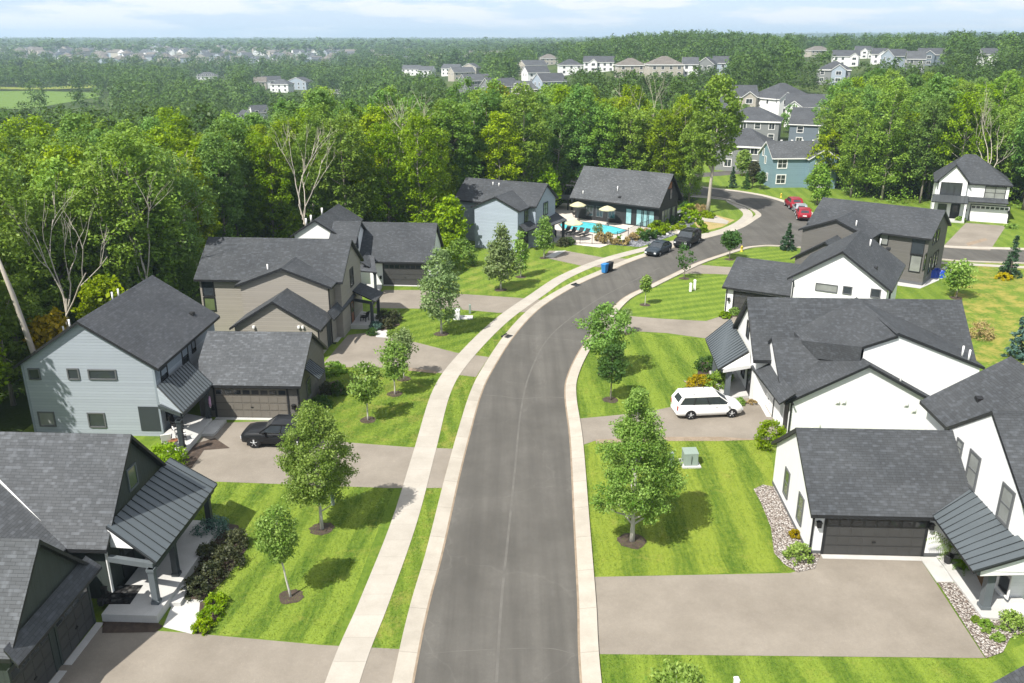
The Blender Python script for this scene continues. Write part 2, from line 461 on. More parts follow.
M['lf_spruce'] = m_leaf('needle_spruce', (0.022, 0.055, 0.030), (0.060, 0.105, 0.055), 0.1)
M['lf_bluespruce'] = m_leaf('needle_blue', (0.045, 0.095, 0.080), (0.110, 0.180, 0.150), 0.1)
M['lf_burg'] = m_leaf('leaf_burgundy', (0.026, 0.036, 0.018), (0.078, 0.082, 0.040), 0.15)
M['lf_tan'] = m_leaf('grass_plume', (0.25, 0.19, 0.09), (0.42, 0.33, 0.18), 0.2)
M['lf_far'] = m_leaf('leaf_far_wood', (0.030, 0.070, 0.018), (0.075, 0.135, 0.030), 0.2)
M['lf_far2'] = m_leaf('leaf_far_wood_light', (0.050, 0.100, 0.022), (0.125, 0.195, 0.042), 0.2)
M['water'] = m_glass('pool_water', (0.10, 0.52, 0.58), 0.06)
M['deck'] = m_ground('pool_deck', (0.50, 0.45, 0.40), (0.60, 0.55, 0.50), 0.9, 0.6, 30, 0.1)
M['canvas'] = m_plain('umbrella_canvas', (0.46, 0.43, 0.27), 0.8)
M['bin_blue'] = m_plain('bin_blue', (0.02, 0.16, 0.40), 0.45)
M['toy_blue'] = m_plain('blue_tarp', (0.012, 0.05, 0.33), 0.4)
M['cushion'] = m_plain('cushion_white', (0.66, 0.65, 0.62), 0.9)
M['purple'] = m_plain('wreath_pink', (0.42, 0.26, 0.38), 0.9)
M['terracotta'] = m_plain('pot', (0.03, 0.03, 0.032), 0.5)
M['yellow'] = m_plain('hydrant_yellow', (0.55, 0.42, 0.04), 0.5)
M['rug_black'] = m_gravel('rug_weave', [(0.012, 0.012, 0.013), (0.016, 0.016, 0.018), (0.03, 0.03, 0.03), (0.18, 0.18, 0.17)], 5.0)
# ---------------------------------------------------------------- ground, street, paths
def struct(o): o['kind'] = 'structure'; return o

def terrain():
    rad = [0.0] + list(np.geomspace(6, 118, 16)) + list(np.geomspace(126, 9500, 64))
    na = 180
    v = [(0, 0, hz(0, 0.1))]; f = []
    for r in rad[1:]:
        for j in range(na):
            t = 2 * math.pi * j / na
            x, y = r * math.sin(t), r * math.cos(t)
            v.append((x, y, hz(x, y) if y > 0 else 0.0))
    for j in range(na): f.append((0, 1 + (j + 1) % na, 1 + j))
    for k in range(len(rad) - 2):
        for j in range(na):
            a = 1 + k * na + j; b = 1 + k * na + (j + 1) % na
            f.append((a, b, b + na, a + na))
    me = bpy.data.meshes.new('ground'); me.from_pydata(v, [], f)
    me.polygons.foreach_set('use_smooth', [True] * len(f))
    t = NT('terrain_cover'); c = t.coord()
    n1 = t.noise(c, 0.012, 5, 0.6); n2 = t.noise(c, 0.25, 4, 0.6); n3 = t.noise(c, 3.0, 3)
    col = t.ramp(n1, [(0.3, (0.030, 0.060, 0.015)), (0.5, (0.055, 0.095, 0.020)), (0.62, (0.10, 0.14, 0.035)), (0.8, (0.14, 0.15, 0.05))])
    col = t.mix(t.math('MULTIPLY', n2, 0.7), col, (0.022, 0.035, 0.010))
    col = t.mix(t.math('MULTIPLY', n3, 0.4), col, (0.05, 0.05, 0.022))
    t.bsdf(col, 0.95, 0, 0.1, t.bump(n3, 0.6, 0.15))
    me.materials.append(t.done())
    o = bpy.data.objects.new('ground', me); COL.objects.link(o)
    return struct(o)
terrain()

def area(p):
    return 0.5 * sum(p[i][0] * p[(i + 1) % len(p)][1] - p[(i + 1) % len(p)][0] * p[i][1] for i in range(len(p)))

def wsheet(name, pts, z, mat):
    pts = [(p[0], p[1]) for p in pts]
    if area(pts) < 0: pts = pts[::-1]
    b = MB(); b.face([(x, y, z) for x, y in pts]); return struct(b.build(name, mat))

HARD = []
def psheet(name, px, z, mat):
    if name in ('path', 'rock_bed', 'mulch_bed'): HARD.append([tuple(G(*p, z))[:2] for p in px])
    return wsheet(name, [G(*p, z) for p in px], z, mat)

def pslab(name, px, z0, z1, mat, parent=None, inv=None):
    """slab of a pixel outline read at height z1"""
    pts = [G(*p, z1) for p in px]
    return wslab(name, pts, z0, z1, mat, parent, inv)

def wslab(name, pts, z0, z1, mat, parent=None, inv=None):
    pts = [Vector((p[0], p[1], 0)) for p in pts]
    if area(pts) < 0: pts = pts[::-1]
    if inv is not None: pts = [inv @ p for p in pts]
    b = MB(); n = len(pts)
    b.face([(p.x, p.y, z1) for p in pts])
    for i in range(n):
        p, q = pts[i], pts[(i + 1) % n]
        b.face([(p.x, p.y, z0), (q.x, q.y, z0), (q.x, q.y, z1), (p.x, p.y, z1)])
    return b.build(name, mat, parent)

def crom(p, n=8):
    p = [Vector((q[0], q[1], 0)) for q in p]
    p = [p[0] * 2 - p[1]] + p + [p[-1] * 2 - p[-2]]
    out = []
    for i in range(1, len(p) - 2):
        for k in range(n):
            t = k / n; a, b, c, d = p[i - 1], p[i], p[i + 1], p[i + 2]
            out.append(0.5 * (2 * b + (c - a) * t + (2 * a - 5 * b + 4 * c - d) * t * t + (3 * b - a - 3 * c + d) * t ** 3))
    out.append(p[-2]); return out

def offs(line, d):
    out = []
    for i, p in enumerate(line):
        t = (line[min(i + 1, len(line) - 1)] - line[max(i - 1, 0)]).normalized()
        out.append(p + Vector((-t.y, t.x, 0)) * d)
    return out

def ribbon(name, a, b, za, zb, mat, skirt=None):
    m = MB()
    for i in range(len(a) - 1):
        q = [(a[i].x, a[i].y, za), (b[i].x, b[i].y, zb), (b[i + 1].x, b[i + 1].y, zb), (a[i + 1].x, a[i + 1].y, za)]
        if (b[i] - a[i]).cross(b[i + 1] - a[i]).z < 0: q = q[::-1]
        m.face(q)
        if skirt is not None:
            m.face([(b[i].x, b[i].y, zb), (b[i].x, b[i].y, skirt), (b[i + 1].x, b[i + 1].y, skirt), (b[i + 1].x, b[i + 1].y, zb)])
    return struct(m.build(name, mat))

rl = [G(*p) for p in [(413, 683), (428, 608), (442.6, 552), (459, 478), (471, 430), (481, 395), (492, 371), (515, 335), (540.6, 308), (573, 287.5), (602, 274), (643, 257.5), (700, 240), (738.4, 229.5), (756, 219.6), (761.3, 214.6), (753, 208.5), (738.4, 203.2), (715.6, 197)]]
rl = crom([(-4.4, 4), (-4.3, 16)] + rl + [(20, 150), (8, 160), (-10, 170)])
rr = crom([(2.5, 4), (2.7, 16)] + [G(*p) for p in [(581, 683), (578, 600), (574, 520), (570, 440), (565, 397), (567.5, 376), (580, 350), (599, 324.5), (622, 299), (650, 285), (672.5, 274), (696, 263), (719, 255), (742, 248), (756, 245.8), (776, 245.2)]]
          + [(40, 104.6), (46, 101.5), (51.3, 99.7), (60.4, 97.8), (110, 92)])
ro = crom([(-8, 176), (10, 168), (22, 160)] + [G(*p) for p in [(715.6, 189.3), (738.4, 192), (763, 196.4), (785.9, 203.4), (807, 213), (811, 221)]]
          + [(46.5, 117), (49.5, 110.5), (54.2, 105.8), (64.1, 104.0), (110, 98.5)])
# asphalt: one sheet, the street plus the side road
wsheet('road', rl + ro + rr[::-1], 0.012, M['asphalt'])
KW = 0.84
ribbon('kerb', rl, offs(rl, KW), 0.020, 0.11, M['kerb_conc'], 0.0)
ribbon('kerb', rr, offs(rr, -KW), 0.020, 0.11, M['kerb_conc'], 0.0)
ribbon('kerb', ro, offs(ro, KW), 0.020, 0.11, M['kerb_conc'], 0.0)
swl = [(325, 683), (360, 600), (392, 520), (414, 450), (433, 390), (456, 357), (494, 320), (531, 294), (560, 275.5), (600.6, 259), (647.5, 246.6), (698, 235), (724, 228), (740, 219), (742, 212), (728, 203), (713.8, 199)]
swl = crom([(-8.3, 4), (-8.1, 16)] + [G(*p) for p in swl] + [(18, 147), (4, 158)])
ribbon('sidewalk', swl, offs(swl, -1.42), 0.032, 0.034, M['concrete'])
HARD.append([(p.x, p.y) for p in swl] + [(p.x, p.y) for p in offs(swl, -1.42)][::-1])

# fine line of tar down the middle of the street, where two passes of paving meet
mid = [a for a in crom([G(*p) for p in [(498, 683), (503, 600), (509, 540), (516, 470), (522, 410), (532, 370), (552, 335), (590, 305), (620, 288), (660, 268)]], 6)]
ribbon('road_seam', mid, offs(mid, 0.13), 0.0165, 0.0165, m_plain('seam_tar', (0.104, 0.099, 0.090), 0.9, var=0.4, scale=1.2))
for ln, sg in ((rl, 1), (rr, -1)):
    k = [a for a in ln if 10 < a.y < 112]
    ribbon('gutter_dirt', offs(k, -0.05 * sg), offs(k, 0.05 * sg), 0.0215, 0.0265, M['soil'])
cr = [G(*p) for p in [(479, 395), (500, 396.5), (520, 399), (545, 397.5), (565, 398)]]
ribbon('road_crack', crom(cr), offs(crom(cr), 0.09), 0.018, 0.018, bpy.data.materials['seam_tar'])
cr = [G(*p) for p in [(512, 334), (540, 337), (575, 341)]]
ribbon('road_crack', crom(cr), offs(crom(cr), 0.10), 0.018, 0.018, bpy.data.materials['seam_tar'])
cr = [G(*p) for p in [(424, 655), (455, 652), (500, 650), (548, 649), (575, 655)]]
ribbon('road_crack', crom(cr), offs(crom(cr), 0.05), 0.018, 0.018, bpy.data.materials['seam_tar'])

# lawns: one broad sheet, then the mown lots
M['lawn'] = m_lawn('lawn', 0.1, 1.0, 0.15, 0.35)
M['lawn_L1'] = m_lawn('lawn_stripes_near', R(12), 0.95, 0.36, 0.4)
M['lawn_L2'] = m_lawn('lawn_patchy', R(35), 0.9, 0.2, 0.5, drycut=0.5)
M['lawn_L3'] = m_lawn('lawn_diag', R(50), 0.8, 0.22, 0.25)
M['lawn_R1'] = m_lawn('lawn_right_near', R(3), 1.3, 0.36, 0.45, light=(0.185, 0.240, 0.030))
M['lawn_R2'] = m_lawn('lawn_right_mid', R(-4), 1.2, 0.32, 0.3)
M['lawn_R3'] = m_lawn('lawn_right_diag', R(68), 0.75, 0.22, 0.12)
M['lawn_strip'] = m_lawn('lawn_verge', R(-8), 0.5, 0.2, 0.55, drycut=0.5)
M['lawn_dry'] = m_lawn('lawn_dry', 0.0, 1.0, 0.1, 0.95, drycut=0.46, dryc=(0.27, 0.235, 0.055))
M['lawn_dry2'] = m_lawn('lawn_sunburnt', 0.0, 1.0, 0.0, 0.95, drycut=0.33, dryc=(0.34, 0.265, 0.12))
LOTS = []
def lot(px, mat):
    pts = [G(*p, 0.008) for p in px]
    LOTS.append(([(p.x, p.y) for p in pts], mat)); wsheet('lawn', pts, 0.008, mat)
wsheet('lawn', [(-60, -10), (-60, 36), (-33, 40), (-33, 60), (-30, 80), (-26, 96), (-12, 100), (-9, 110), (-4, 118), (5, 128), (12, 140), (26, 132), (31, 140), (20, 170), (30, 200), (62, 200), (62, 165), (56, 152), (60, 140), (80, 140), (96, 130), (120, 115), (120, -10)], 0.004, M['lawn'])
lot([(186, 478), (199, 481), (394, 488), (334, 645), (205, 633), (160, 600)], M['lawn_L1'])
lot([(322, 366), (383, 368), (446, 374), (416, 447), (330, 441), (296, 420), (318, 385)], M['lawn_L2'])
lot([(377, 309), (456, 309), (502, 313), (464, 353), (420, 343), (390, 338), (370, 333)], M['lawn_L3'])
lot([(430, 291), (521, 297), (588, 266), (544, 258), (470, 262), (455, 275)], M['lawn_L2'])
lot([(594, 440), (770, 440), (776, 487), (770, 500), (797, 571), (594, 577), (584, 448)], M['lawn_R1'])
lot([(577, 418), (647, 412), (745, 392), (735, 340), (706, 339), (631, 332), (600, 336), (577, 372)], M['lawn_R2'])
lot([(628, 316), (706, 321), (725, 314), (735, 275), (690, 274), (672, 276), (640, 296)], M['lawn_R3'])
lot([(703, 262), (742, 250.5), (795, 248), (800, 262), (750, 268)], M['lawn_R3'])
lot([(598, 654), (985, 659), (1060, 630), (1060, 720), (600, 720)], M['lawn_R2'])
lot([(940, 330), (962, 275), (985, 262), (1060, 268), (1060, 420), (1000, 372), (965, 355)], M['lawn_dry'])
lot([(716, 215), (735, 220), (722, 227), (700, 232), (694, 222)], M['lawn_dry2'])
VERGE = None
vg = [a for a in rl if a.y < 102 and a.y > 8]
ribbon('verge', offs(vg, KW + 0.02), offs(vg, KW + 1.55), 0.0085, 0.0085, M['lawn_strip'])

# driveways
D = dict(
    L1=[(-60, 720), (40, 676), (101, 627), (190, 633), (322, 645), (400, 649), (390, 720)],
    L2=[(186, 478), (187, 455), (206, 432), (218, 423), (290, 420), (330, 441), (408, 447), (462, 449), (450, 488), (388, 488), (199, 481)],
    L3=[(320, 367), (329, 357), (348, 335), (372, 332), (390, 338), (417, 342.5), (456, 352.6), (489, 357), (476, 377), (441, 373), (408, 369), (383, 367.4)],
    L4=[(374, 308), (384, 290), (430, 290), (447, 293), (517, 297.6), (543, 300), (529, 312), (498.4, 312.8), (456, 309)],
    L5=[(549, 250.7), (566, 250.7), (604, 257.6), (633, 259), (617, 268.5), (582, 265.8), (544, 257.6)],
    R1=[(588, 577), (790, 573), (815, 566), (820, 553), (922, 554), (919, 557), (985, 658), (596, 654)],
    R2=[(574, 419), (607, 416), (647, 412), (745, 391), (760, 394), (780, 428), (778, 436), (768, 440), (720, 438.4), (651, 438.4), (594, 441), (574, 448)],
    R3=[(604, 315), (630, 316), (662, 318.7), (706, 321), (728, 314), (750, 316), (735, 334), (706, 338.4), (666.6, 333), (631.5, 331), (589, 335)],
    R4=[(671, 275), (697, 264.5), (722, 266.5), (752, 268), (756, 276), (716, 274), (690, 273.5)],
    R5=[(966, 222.8), (1006, 226), (990, 250.5), (942, 247.5)])
DPOLY = []
for k, p in D.items():
    psheet('driveway', p, 0.016, M['drive']); DPOLY.append([tuple(G(*q))[:2] for q in p])
LOTS.append(([(p.x, p.y) for p in offs(vg, KW + 0.04)] + [(p.x, p.y) for p in offs(vg, KW + 1.6)][::-1], M['lawn_strip']))
def inside(p, poly):
    x, y = p; c = False; n = len(poly)
    for i in range(n):
        (x1, y1), (x2, y2) = poly[i], poly[(i + 1) % n]
        if (y1 > y) != (y2 > y) and x < (x2 - x1) * (y - y1) / (y2 - y1) + x1: c = not c
    return c
def inside_np(P, poly):
    x, y = P[:, 0], P[:, 1]; c = np.zeros(len(P), bool); n = len(poly)
    for i in range(n):
        (x1, y1), (x2, y2) = poly[i], poly[(i + 1) % n]
        if y1 == y2: continue
        c ^= ((y1 > y) != (y2 > y)) & (x < (x2 - x1) * (y - y1) / (y2 - y1) + x1)
    return c

# soft dirt edges along some of the drives
psheet('dirt_edge', [(596, 439.5), (651, 436.8), (722, 436.8), (760, 439.6), (720, 441), (651, 441), (596, 443.5)], 0.0195, M['soil'])
psheet('dirt_edge', [(408, 367.5), (436, 371), (437, 373.6), (408, 370.5)], 0.0195, M['soil'])
psheet('dirt_edge', [(966, 243), (985, 238), (988, 240), (968, 246)], 0.0195, M['soil'])
wr5 = [Vector((44, 101.2, 0)), Vector((51.5, 97.9, 0)), Vector((60, 95.9, 0)), Vector((110, 90, 0))]
ribbon('sidewalk', wr5, offs(wr5, -1.2), 0.032, 0.034, M['concrete'])

# beds
psheet('rock_bed', [(753.5, 489), (763, 484.6), (776.5, 487), (809, 552.7), (820.8, 553), (815, 568), (797.7, 572), (784, 564), (774, 552.7), (771, 527.7), (761, 502.7)], 0.05, M['gravel'])
psheet('rock_bed', [(937, 581), (955, 583), (982, 616), (1002, 619), (1060, 606), (1060, 625), (1024, 632), (1010, 638), (1003, 652), (986, 658)], 0.05, M['gravel'])
psheet('mulch_bed', [(174, 598), (203, 600), (227, 577), (248, 547), (238, 525), (206, 520), (195, 560)], 0.03, M['mulch'])
psheet('mulch_bed', [(197, 634), (207, 634), (226, 603), (213, 597), (200, 602)], 0.03, M['mulch'])
psheet('mulch_bed', [(102, 633), (155, 632), (163, 626), (150, 618), (103, 618)], 0.03, M['mulch'])
psheet('mulch_bed', [(178, 470), (190, 470), (204, 450), (230, 448), (215, 438), (190, 445)], 0.03, M['mulch'])
psheet('mulch_bed', [(382, 331), (400, 325), (396, 314), (380, 316), (372, 327)], 0.03, M['mulch'])
psheet('mulch_bed', [(318, 398), (343, 392), (338, 380), (318, 385)], 0.03, M['mulch'])
psheet('mulch_bed', [(695, 384), (716, 396), (733, 396), (735, 372), (714, 362), (700, 362)], 0.03, M['mulch'])
psheet('rock_bed', [(683, 380), (695, 384), (716, 396), (722, 398), (716, 399), (690, 387)], 0.05, M['gravel'])
psheet('mulch_bed', [(722, 316), (741, 317), (746, 312), (742, 306), (725, 311)], 0.03, M['mulch'])
# front walks
psheet('path', [(163, 627), (175, 598), (203, 600), (192, 634)], 0.024, M['porch_conc'])
psheet('path', [(376, 337), (390, 338), (387, 330), (375, 329)], 0.024, M['porch_conc'])
psheet('path', [(880, 283), (920, 288.5), (946, 277), (962, 268), (952, 262), (920, 281), (885, 278)], 0.024, M['porch_conc'])
psheet('path', [(545, 257), (556, 251), (566, 250.5), (553, 258)], 0.024, M['porch_conc'])
# pool surroundings
psheet('gravel_bed', [(592, 243), (640, 247), (672, 236), (690, 228), (700, 215), (683, 208), (655, 222), (640, 232)], 0.03, M['gravel_blue'])
psheet('path', [(657, 225), (661, 229), (684, 236), (704, 239), (707, 236), (689, 232)], 0.036, M['concrete'])
psheet('path', [(690, 217), (701, 221), (727, 224), (729, 221), (716, 216), (694, 213)], 0.036, M['concrete'])
psheet('pool_deck', [(560, 243), (600, 247.5), (652, 230), (676, 222), (610, 205), (563, 203), (548, 215), (552, 232)], 0.04, M['deck'])

# short grass standing in the nearer lots
rg = np.random.default_rng(77)
for poly, mat in LOTS:
    a = np.array(poly); lo, hi = a.min(0), a.max(0)
    if lo[1] > 74 or mat.name == 'lawn_dry': continue
    hi[1] = min(hi[1], 80.0)
    n = int((hi[0] - lo[0]) * (hi[1] - lo[1]) * 300 * min(1, 45 / max(lo[1], 30)))
    P = lo + (hi - lo) * rg.random((n, 2))
    P = P[inside_np(P, poly)]
    for dp in DPOLY:
        P = P[~inside_np(P + rg.normal(size=P.shape) * 0.05, dp)]
    for dp in HARD: P = P[~inside_np(P + rg.normal(size=P.shape) * 0.03, dp)]
    P = P[(P[:, 1] > 26) & (np.abs(P[:, 0]) < P[:, 1] * 0.66 + 2)]
    if not len(P): continue
    m = len(P); h = 0.018 + 0.030 * rg.random(m); an = rg.random(m) * 6.283; w = 0.014 + 0.016 * rg.random(m)
    dx, dy = np.cos(an) * w, np.sin(an) * w; lx, ly = rg.normal(size=m) * 0.03, rg.normal(size=m) * 0.03
    z = np.full(m, 0.006)
    v = np.stack([np.stack([P[:, 0] - dx, P[:, 1] - dy, z], 1), np.stack([P[:, 0] + dx, P[:, 1] + dy, z], 1), np.stack([P[:, 0] + lx, P[:, 1] + ly, z + h], 1)], 1).reshape(-1, 3)
    o = np_mesh('grass', v, 3, mat); o['kind'] = 'stuff'
# ---------------------------------------------------------------- house kit
class House:
    def __init__(s, name, label, o, yaw, cat='house', group=None):
        s.o = Vector((o[0], o[1], 0)); s.yaw = R(yaw)
        s.ca, s.sa = math.cos(s.yaw), math.sin(s.yaw)
        s.root = empty(name, s.o, s.yaw, label, cat, group)
    def loc(s, p):
        d = Vector(p) - s.o if len(p) == 3 else Vector((p[0], p[1], 0)) - s.o
        return Vector((d.x * s.ca + d.y * s.sa, -d.x * s.sa + d.y * s.ca, d.z))
    def wld(s, p):
        return Vector((s.o.x + p[0] * s.ca - p[1] * s.sa, s.o.y + p[0] * s.sa + p[1] * s.ca, p[2] if len(p) > 2 else 0))
    def vol(s, c, L, W, ze, zr, axis, wall, roof, ove=0.42, ovr=0.32, gable=None, t=0.20, zb=0.0, W2=None, fascia='trim_black', walls=True):
        """gabled volume: c world centre of the roof, L along the ridge, W across (W2: other half different)"""
        c = s.loc(c); m = (zr - ze) / (W / 2)
        a = W / 2; b = (W2 if W2 is not None else W / 2)       # half widths: a toward -across, b toward +across
        def q(l, w, z): return (c.x + l, c.y + w, z) if axis == 'x' else (c.x - w if False else c.x + w, c.y + l, z)
        h = L / 2
        rb = MB()
        zA, zB = zr - m * a, zr - m * b
        sec = [(-a, zA), (0, zr), (b, zB), (b, zB - t), (0, zr - t), (-a, zA - t)]
        n = len(sec)
        for i in range(n):
            w0, z0 = sec[i]; w1, z1 = sec[(i + 1) % n]
            f = [q(-h, w0, z0), q(h, w0, z0), q(h, w1, z1), q(-h, w1, z1)]
            if axis == 'y': f = f[::-1]
            rb.face(f, 0 if i < 2 else 1)
        for e, sg in ((-h, 0), (h, 1)):
            for quad in ((0, 1, 4, 5), (1, 2, 3, 4)):
                f = [q(e, *sec[k]) for k in quad]
                if (sg == 1) != (axis == 'y'): f = f[::-1]
                rb.face(f, 1)
        # ridge cap shingles and rake boards
        rf = rb.build('roof', [M[roof], M[fascia]], s.root)
        cap = MB()
        for w0, z0, w1, z1 in ((-0.16, zr - 0.16 * m + 0.012, 0, zr + 0.022), (0, zr + 0.022, 0.16, zr - 0.16 * m + 0.012)):
            f = [q(-h, w0, z0), q(h, w0, z0), q(h, w1, z1), q(-h, w1, z1)]
            if axis == 'y': f = f[::-1]
            cap.face(f)
        cap.build('ridge_cap', M[roof], rf)
        wl = dict(axis=axis, c=c, h=h - ovr, a=a - ove, b=b - ove, s=s)
        if walls:
            z1 = lambda w: zr - m * abs(w) - t * 0.6
            wb = MB(); H_, A, B = wl['h'], wl['a'], wl['b']
            g = 0
            for e, sg in ((-H_, 0), (H_, 1)):
                f = [q(e, -A, zb), q(e, B, zb), q(e, B, z1(B)), q(e, 0, z1(0)), q(e, -A, z1(A))]
                if (sg == 0) == (axis == 'x'): f = f[::-1]
                wb.face(f, 1 if gable else 0)
            f = [q(-H_, -A, zb), q(H_, -A, zb), q(H_, -A, z1(A)), q(-H_, -A, z1(A))]; wb.face(f if axis == 'x' else f[::-1])
            f = [q(H_, B, zb), q(-H_, B, zb), q(-H_, B, z1(B)), q(H_, B, z1(B))]; wb.face(f if axis == 'x' else f[::-1])
            wb.build('wall', [M[wall], M[gable or wall]], s.root)
        return wl
    def hip(s, c, xl, xr, hw, rl, ze, zr, wall, roof, fascia='trim_black', ov=0.35):
        c = s.loc(c); Q = lambda x, y, z: (c.x + x, c.y + y, z)
        e = [Q(xl, -hw, ze), Q(xr, -hw, ze), Q(xr, hw, ze), Q(xl, hw, ze)]; a, b_ = Q(-rl, 0, zr), Q(rl, 0, zr)
        m = MB(); m.face([e[0], e[1], b_, a]); m.face([e[1], e[2], b_]); m.face([e[2], e[3], a, b_]); m.face([e[3], e[0], a]); m.face([(x, y, z - .2) for x, y, z in e[::-1]], 1)
        for i in range(4):
            p, q = e[i], e[(i + 1) % 4]; m.face([(p[0], p[1], p[2] - .2), (q[0], q[1], q[2] - .2), q, p], 1)
        m.build('roof', [M[roof], M[fascia]], s.root)
        w = MB(); w.box(c.x + xl + ov, c.x + xr - ov, c.y - hw + ov, c.y + hw - ov, 0, ze - .05); w.build('wall', M[wall], s.root)
        return dict(axis='x', c=Vector((c.x + (xl + xr) / 2, c.y, 0)), h=(xr - xl) / 2 - ov, a=hw - ov, b=hw - ov, s=s)
    def face(s, v, side):
        """side W/E/S/N of a volume -> wall plane"""
        c = v['c']
        if v['axis'] == 'x': x0, x1, y0, y1 = c.x - v['h'], c.x + v['h'], c.y - v['a'], c.y + v['b']
        else: x0, x1, y0, y1 = c.x - v['a'], c.x + v['b'], c.y - v['h'], c.y + v['h']
        P = dict(S=((x0, y0), (1, 0), (0, -1), x1 - x0), E=((x1, y0), (0, 1), (1, 0), y1 - y0),
                 N=((x1, y1), (-1, 0), (0, 1), x1 - x0), W=((x0, y1), (0, -1), (-1, 0), y1 - y0))[side]
        return Face(s, *P)

class Face:
    def __init__(s, H, o, u, n, w):
        s.H, s.o, s.u, s.n, s.w = H, Vector((*o, 0)), Vector((*u, 0)), Vector((*n, 0)), w
    def p(s, u, v, d=0.0): return s.o + s.u * u + s.n * d + Vector((0, 0, v))
    def hit(s, px, py):
        """pixel -> (u, v) on this wall"""
        d = ray(px, py); C = Vector((0, 0, CH))
        o = s.H.wld(s.o); n = Vector((s.n.x * s.H.ca - s.n.y * s.H.sa, s.n.x * s.H.sa + s.n.y * s.H.ca, 0))
        t = (o - C).dot(n) / d.dot(n); q = C + d * t
        l = s.H.loc(q) - s.o
        return l.dot(s.u), q.z
    def box(s, b, u0, u1, v0, v1, d0, d1, m=0):
        b.hexa([s.p(u0, v0, d1), s.p(u1, v0, d1), s.p(u1, v0, d0), s.p(u0, v0, d0),
                s.p(u0, v1, d1), s.p(u1, v1, d1), s.p(u1, v1, d0), s.p(u0, v1, d0)], m)

def window(F, at, w, h, frame='trim_black', glass='glass', style='double', fw=0.09):
    u, v = F.hit(*at) if at[1] > 30 else at   # pixel, or (u, v) on the wall
    b = MB(); u0, u1, v0, v1 = u - w / 2, u + w / 2, v - h / 2, v + h / 2
    F.box(b, u0 - fw, u0, v0 - fw, v1 + fw, 0.0, 0.06); F.box(b, u1, u1 + fw, v0 - fw, v1 + fw, 0.0, 0.06)
    F.box(b, u0, u1, v1, v1 + fw, 0.0, 0.058); F.box(b, u0, u1, v0 - fw, v0, 0.0, 0.075)
    f = b.build('window', M[frame], F.H.root)
    g = MB(); F.box(g, u0, u1, v0, v1, 0.004, 0.018); g.build('pane', M[glass], f)
    s = MB()
    if style in ('double', 'quad'): F.box(s, u0, u1, v - 0.025, v + 0.025, 0.018, 0.045)
    if style in ('pair', 'quad'): F.box(s, u - 0.03, u + 0.03, v0, v1, 0.018, 0.046)
    if style == 'triple':
        for k in (1, 2): F.box(s, u0 + w * k / 3 - 0.03, u0 + w * k / 3 + 0.03, v0, v1, 0.018, 0.046)
    if s.v: s.build('glazing_bar', M[frame], f)
    return f

def gdoor(F, u0, u1, h, mat='gdoor_dark', trim='trim_black', cols=4, rows=4, panes=True, v0=0.02, glass='glass', npane=2):
    b = MB(); F.box(b, u0, u1, v0, v0 + h, 0.0, 0.012)
    w = (u1 - u0) / cols; rh = h / rows
    for i in range(cols):
        for j in range(rows):
            if panes and j == rows - 1: continue
            for k in range(2):
                a = u0 + w * i + 0.05 + k * w / 2
                F.box(b, a, a + w / 2 - 0.10, v0 + rh * j + 0.06, v0 + rh * (j + 1) - 0.06, 0.012, 0.026)
    for j in range(1, rows): F.box(b, u0, u1, v0 + rh * j - 0.008, v0 + rh * j + 0.008, 0.012, 0.016, 1)
    d = b.build('garage_door', [M[mat], M['black']], F.H.root)
    if panes:
        for i in range(cols * npane):
            g = MB(); a = u0 + w / npane * i + 0.07
            F.box(g, a, a + w / npane - 0.14, v0 + rh * (rows - 1) + 0.10, v0 + h - 0.14, 0.012, 0.024)
            g.build('door_window', M[glass], d)
    hd = MB(); um = (u0 + u1) / 2; F.box(hd, um - 0.09, um + 0.09, v0 + rh * 1.4, v0 + rh * 1.4 + 0.05, 0.012, 0.06)
    hd.build('handle', M['black'], d)
    f = MB(); F.box(f, u0 - 0.12, u0, 0.0, v0 + h + 0.12, 0.0, 0.05); F.box(f, u1, u1 + 0.12, 0.0, v0 + h + 0.12, 0.0, 0.05); F.box(f, u0, u1, v0 + h, v0 + h + 0.12, 0.0, 0.048)
    f.build('door_frame', M[trim], F.H.root)
    sl = MB(); F.box(sl, u0 - 0.1, u1 + 0.1, 0.0, 0.03, 0.06, 0.42); sl.build('threshold', M['porch_conc'], F.H.root)
    return d

def door(F, u, v0, w=0.95, h=2.1, mat='trim_black', side=None, glass=True):
    b = MB(); F.box(b, u - w / 2, u + w / 2, v0, v0 + h, 0.0, 0.03)
    F.box(b, u - w / 2 - 0.1, u - w / 2, v0, v0 + h + 0.1, 0.0, 0.05, 1); F.box(b, u + w / 2, u + w / 2 + 0.1, v0, v0 + h + 0.1, 0.0, 0.05, 1)
    F.box(b, u - w / 2, u + w / 2, v0 + h, v0 + h + 0.1, 0.0, 0.048, 1)
    d = b.build('front_door', [M[mat], M['trim_white' if side else 'trim_black']], F.H.root)
    if glass:
        g = MB(); F.box(g, u - w * 0.3, u + w * 0.3, v0 + h * 0.45, v0 + h * 0.9, 0.03, 0.038); g.build('pane', M['glass'], d)
    k = MB(); F.box(k, u + w * 0.36, u + w * 0.42, v0 + 0.9, v0 + 1.1, 0.03, 0.09); k.build('handle', M['trim_grey'], d)

def wall_lamp(F, at):
    u, v = F.hit(*at)
    b = MB(); F.box(b, u - 0.06, u + 0.06, v - 0.10, v + 0.16, 0.0, 0.05); F.box(b, u - 0.10, u + 0.10, v - 0.16, v + 0.10, 0.05, 0.24); F.box(b, u - 0.13, u + 0.13, v + 0.10, v + 0.14, 0.03, 0.27)
    b.build('wall_lamp', M['black'], F.H.root)

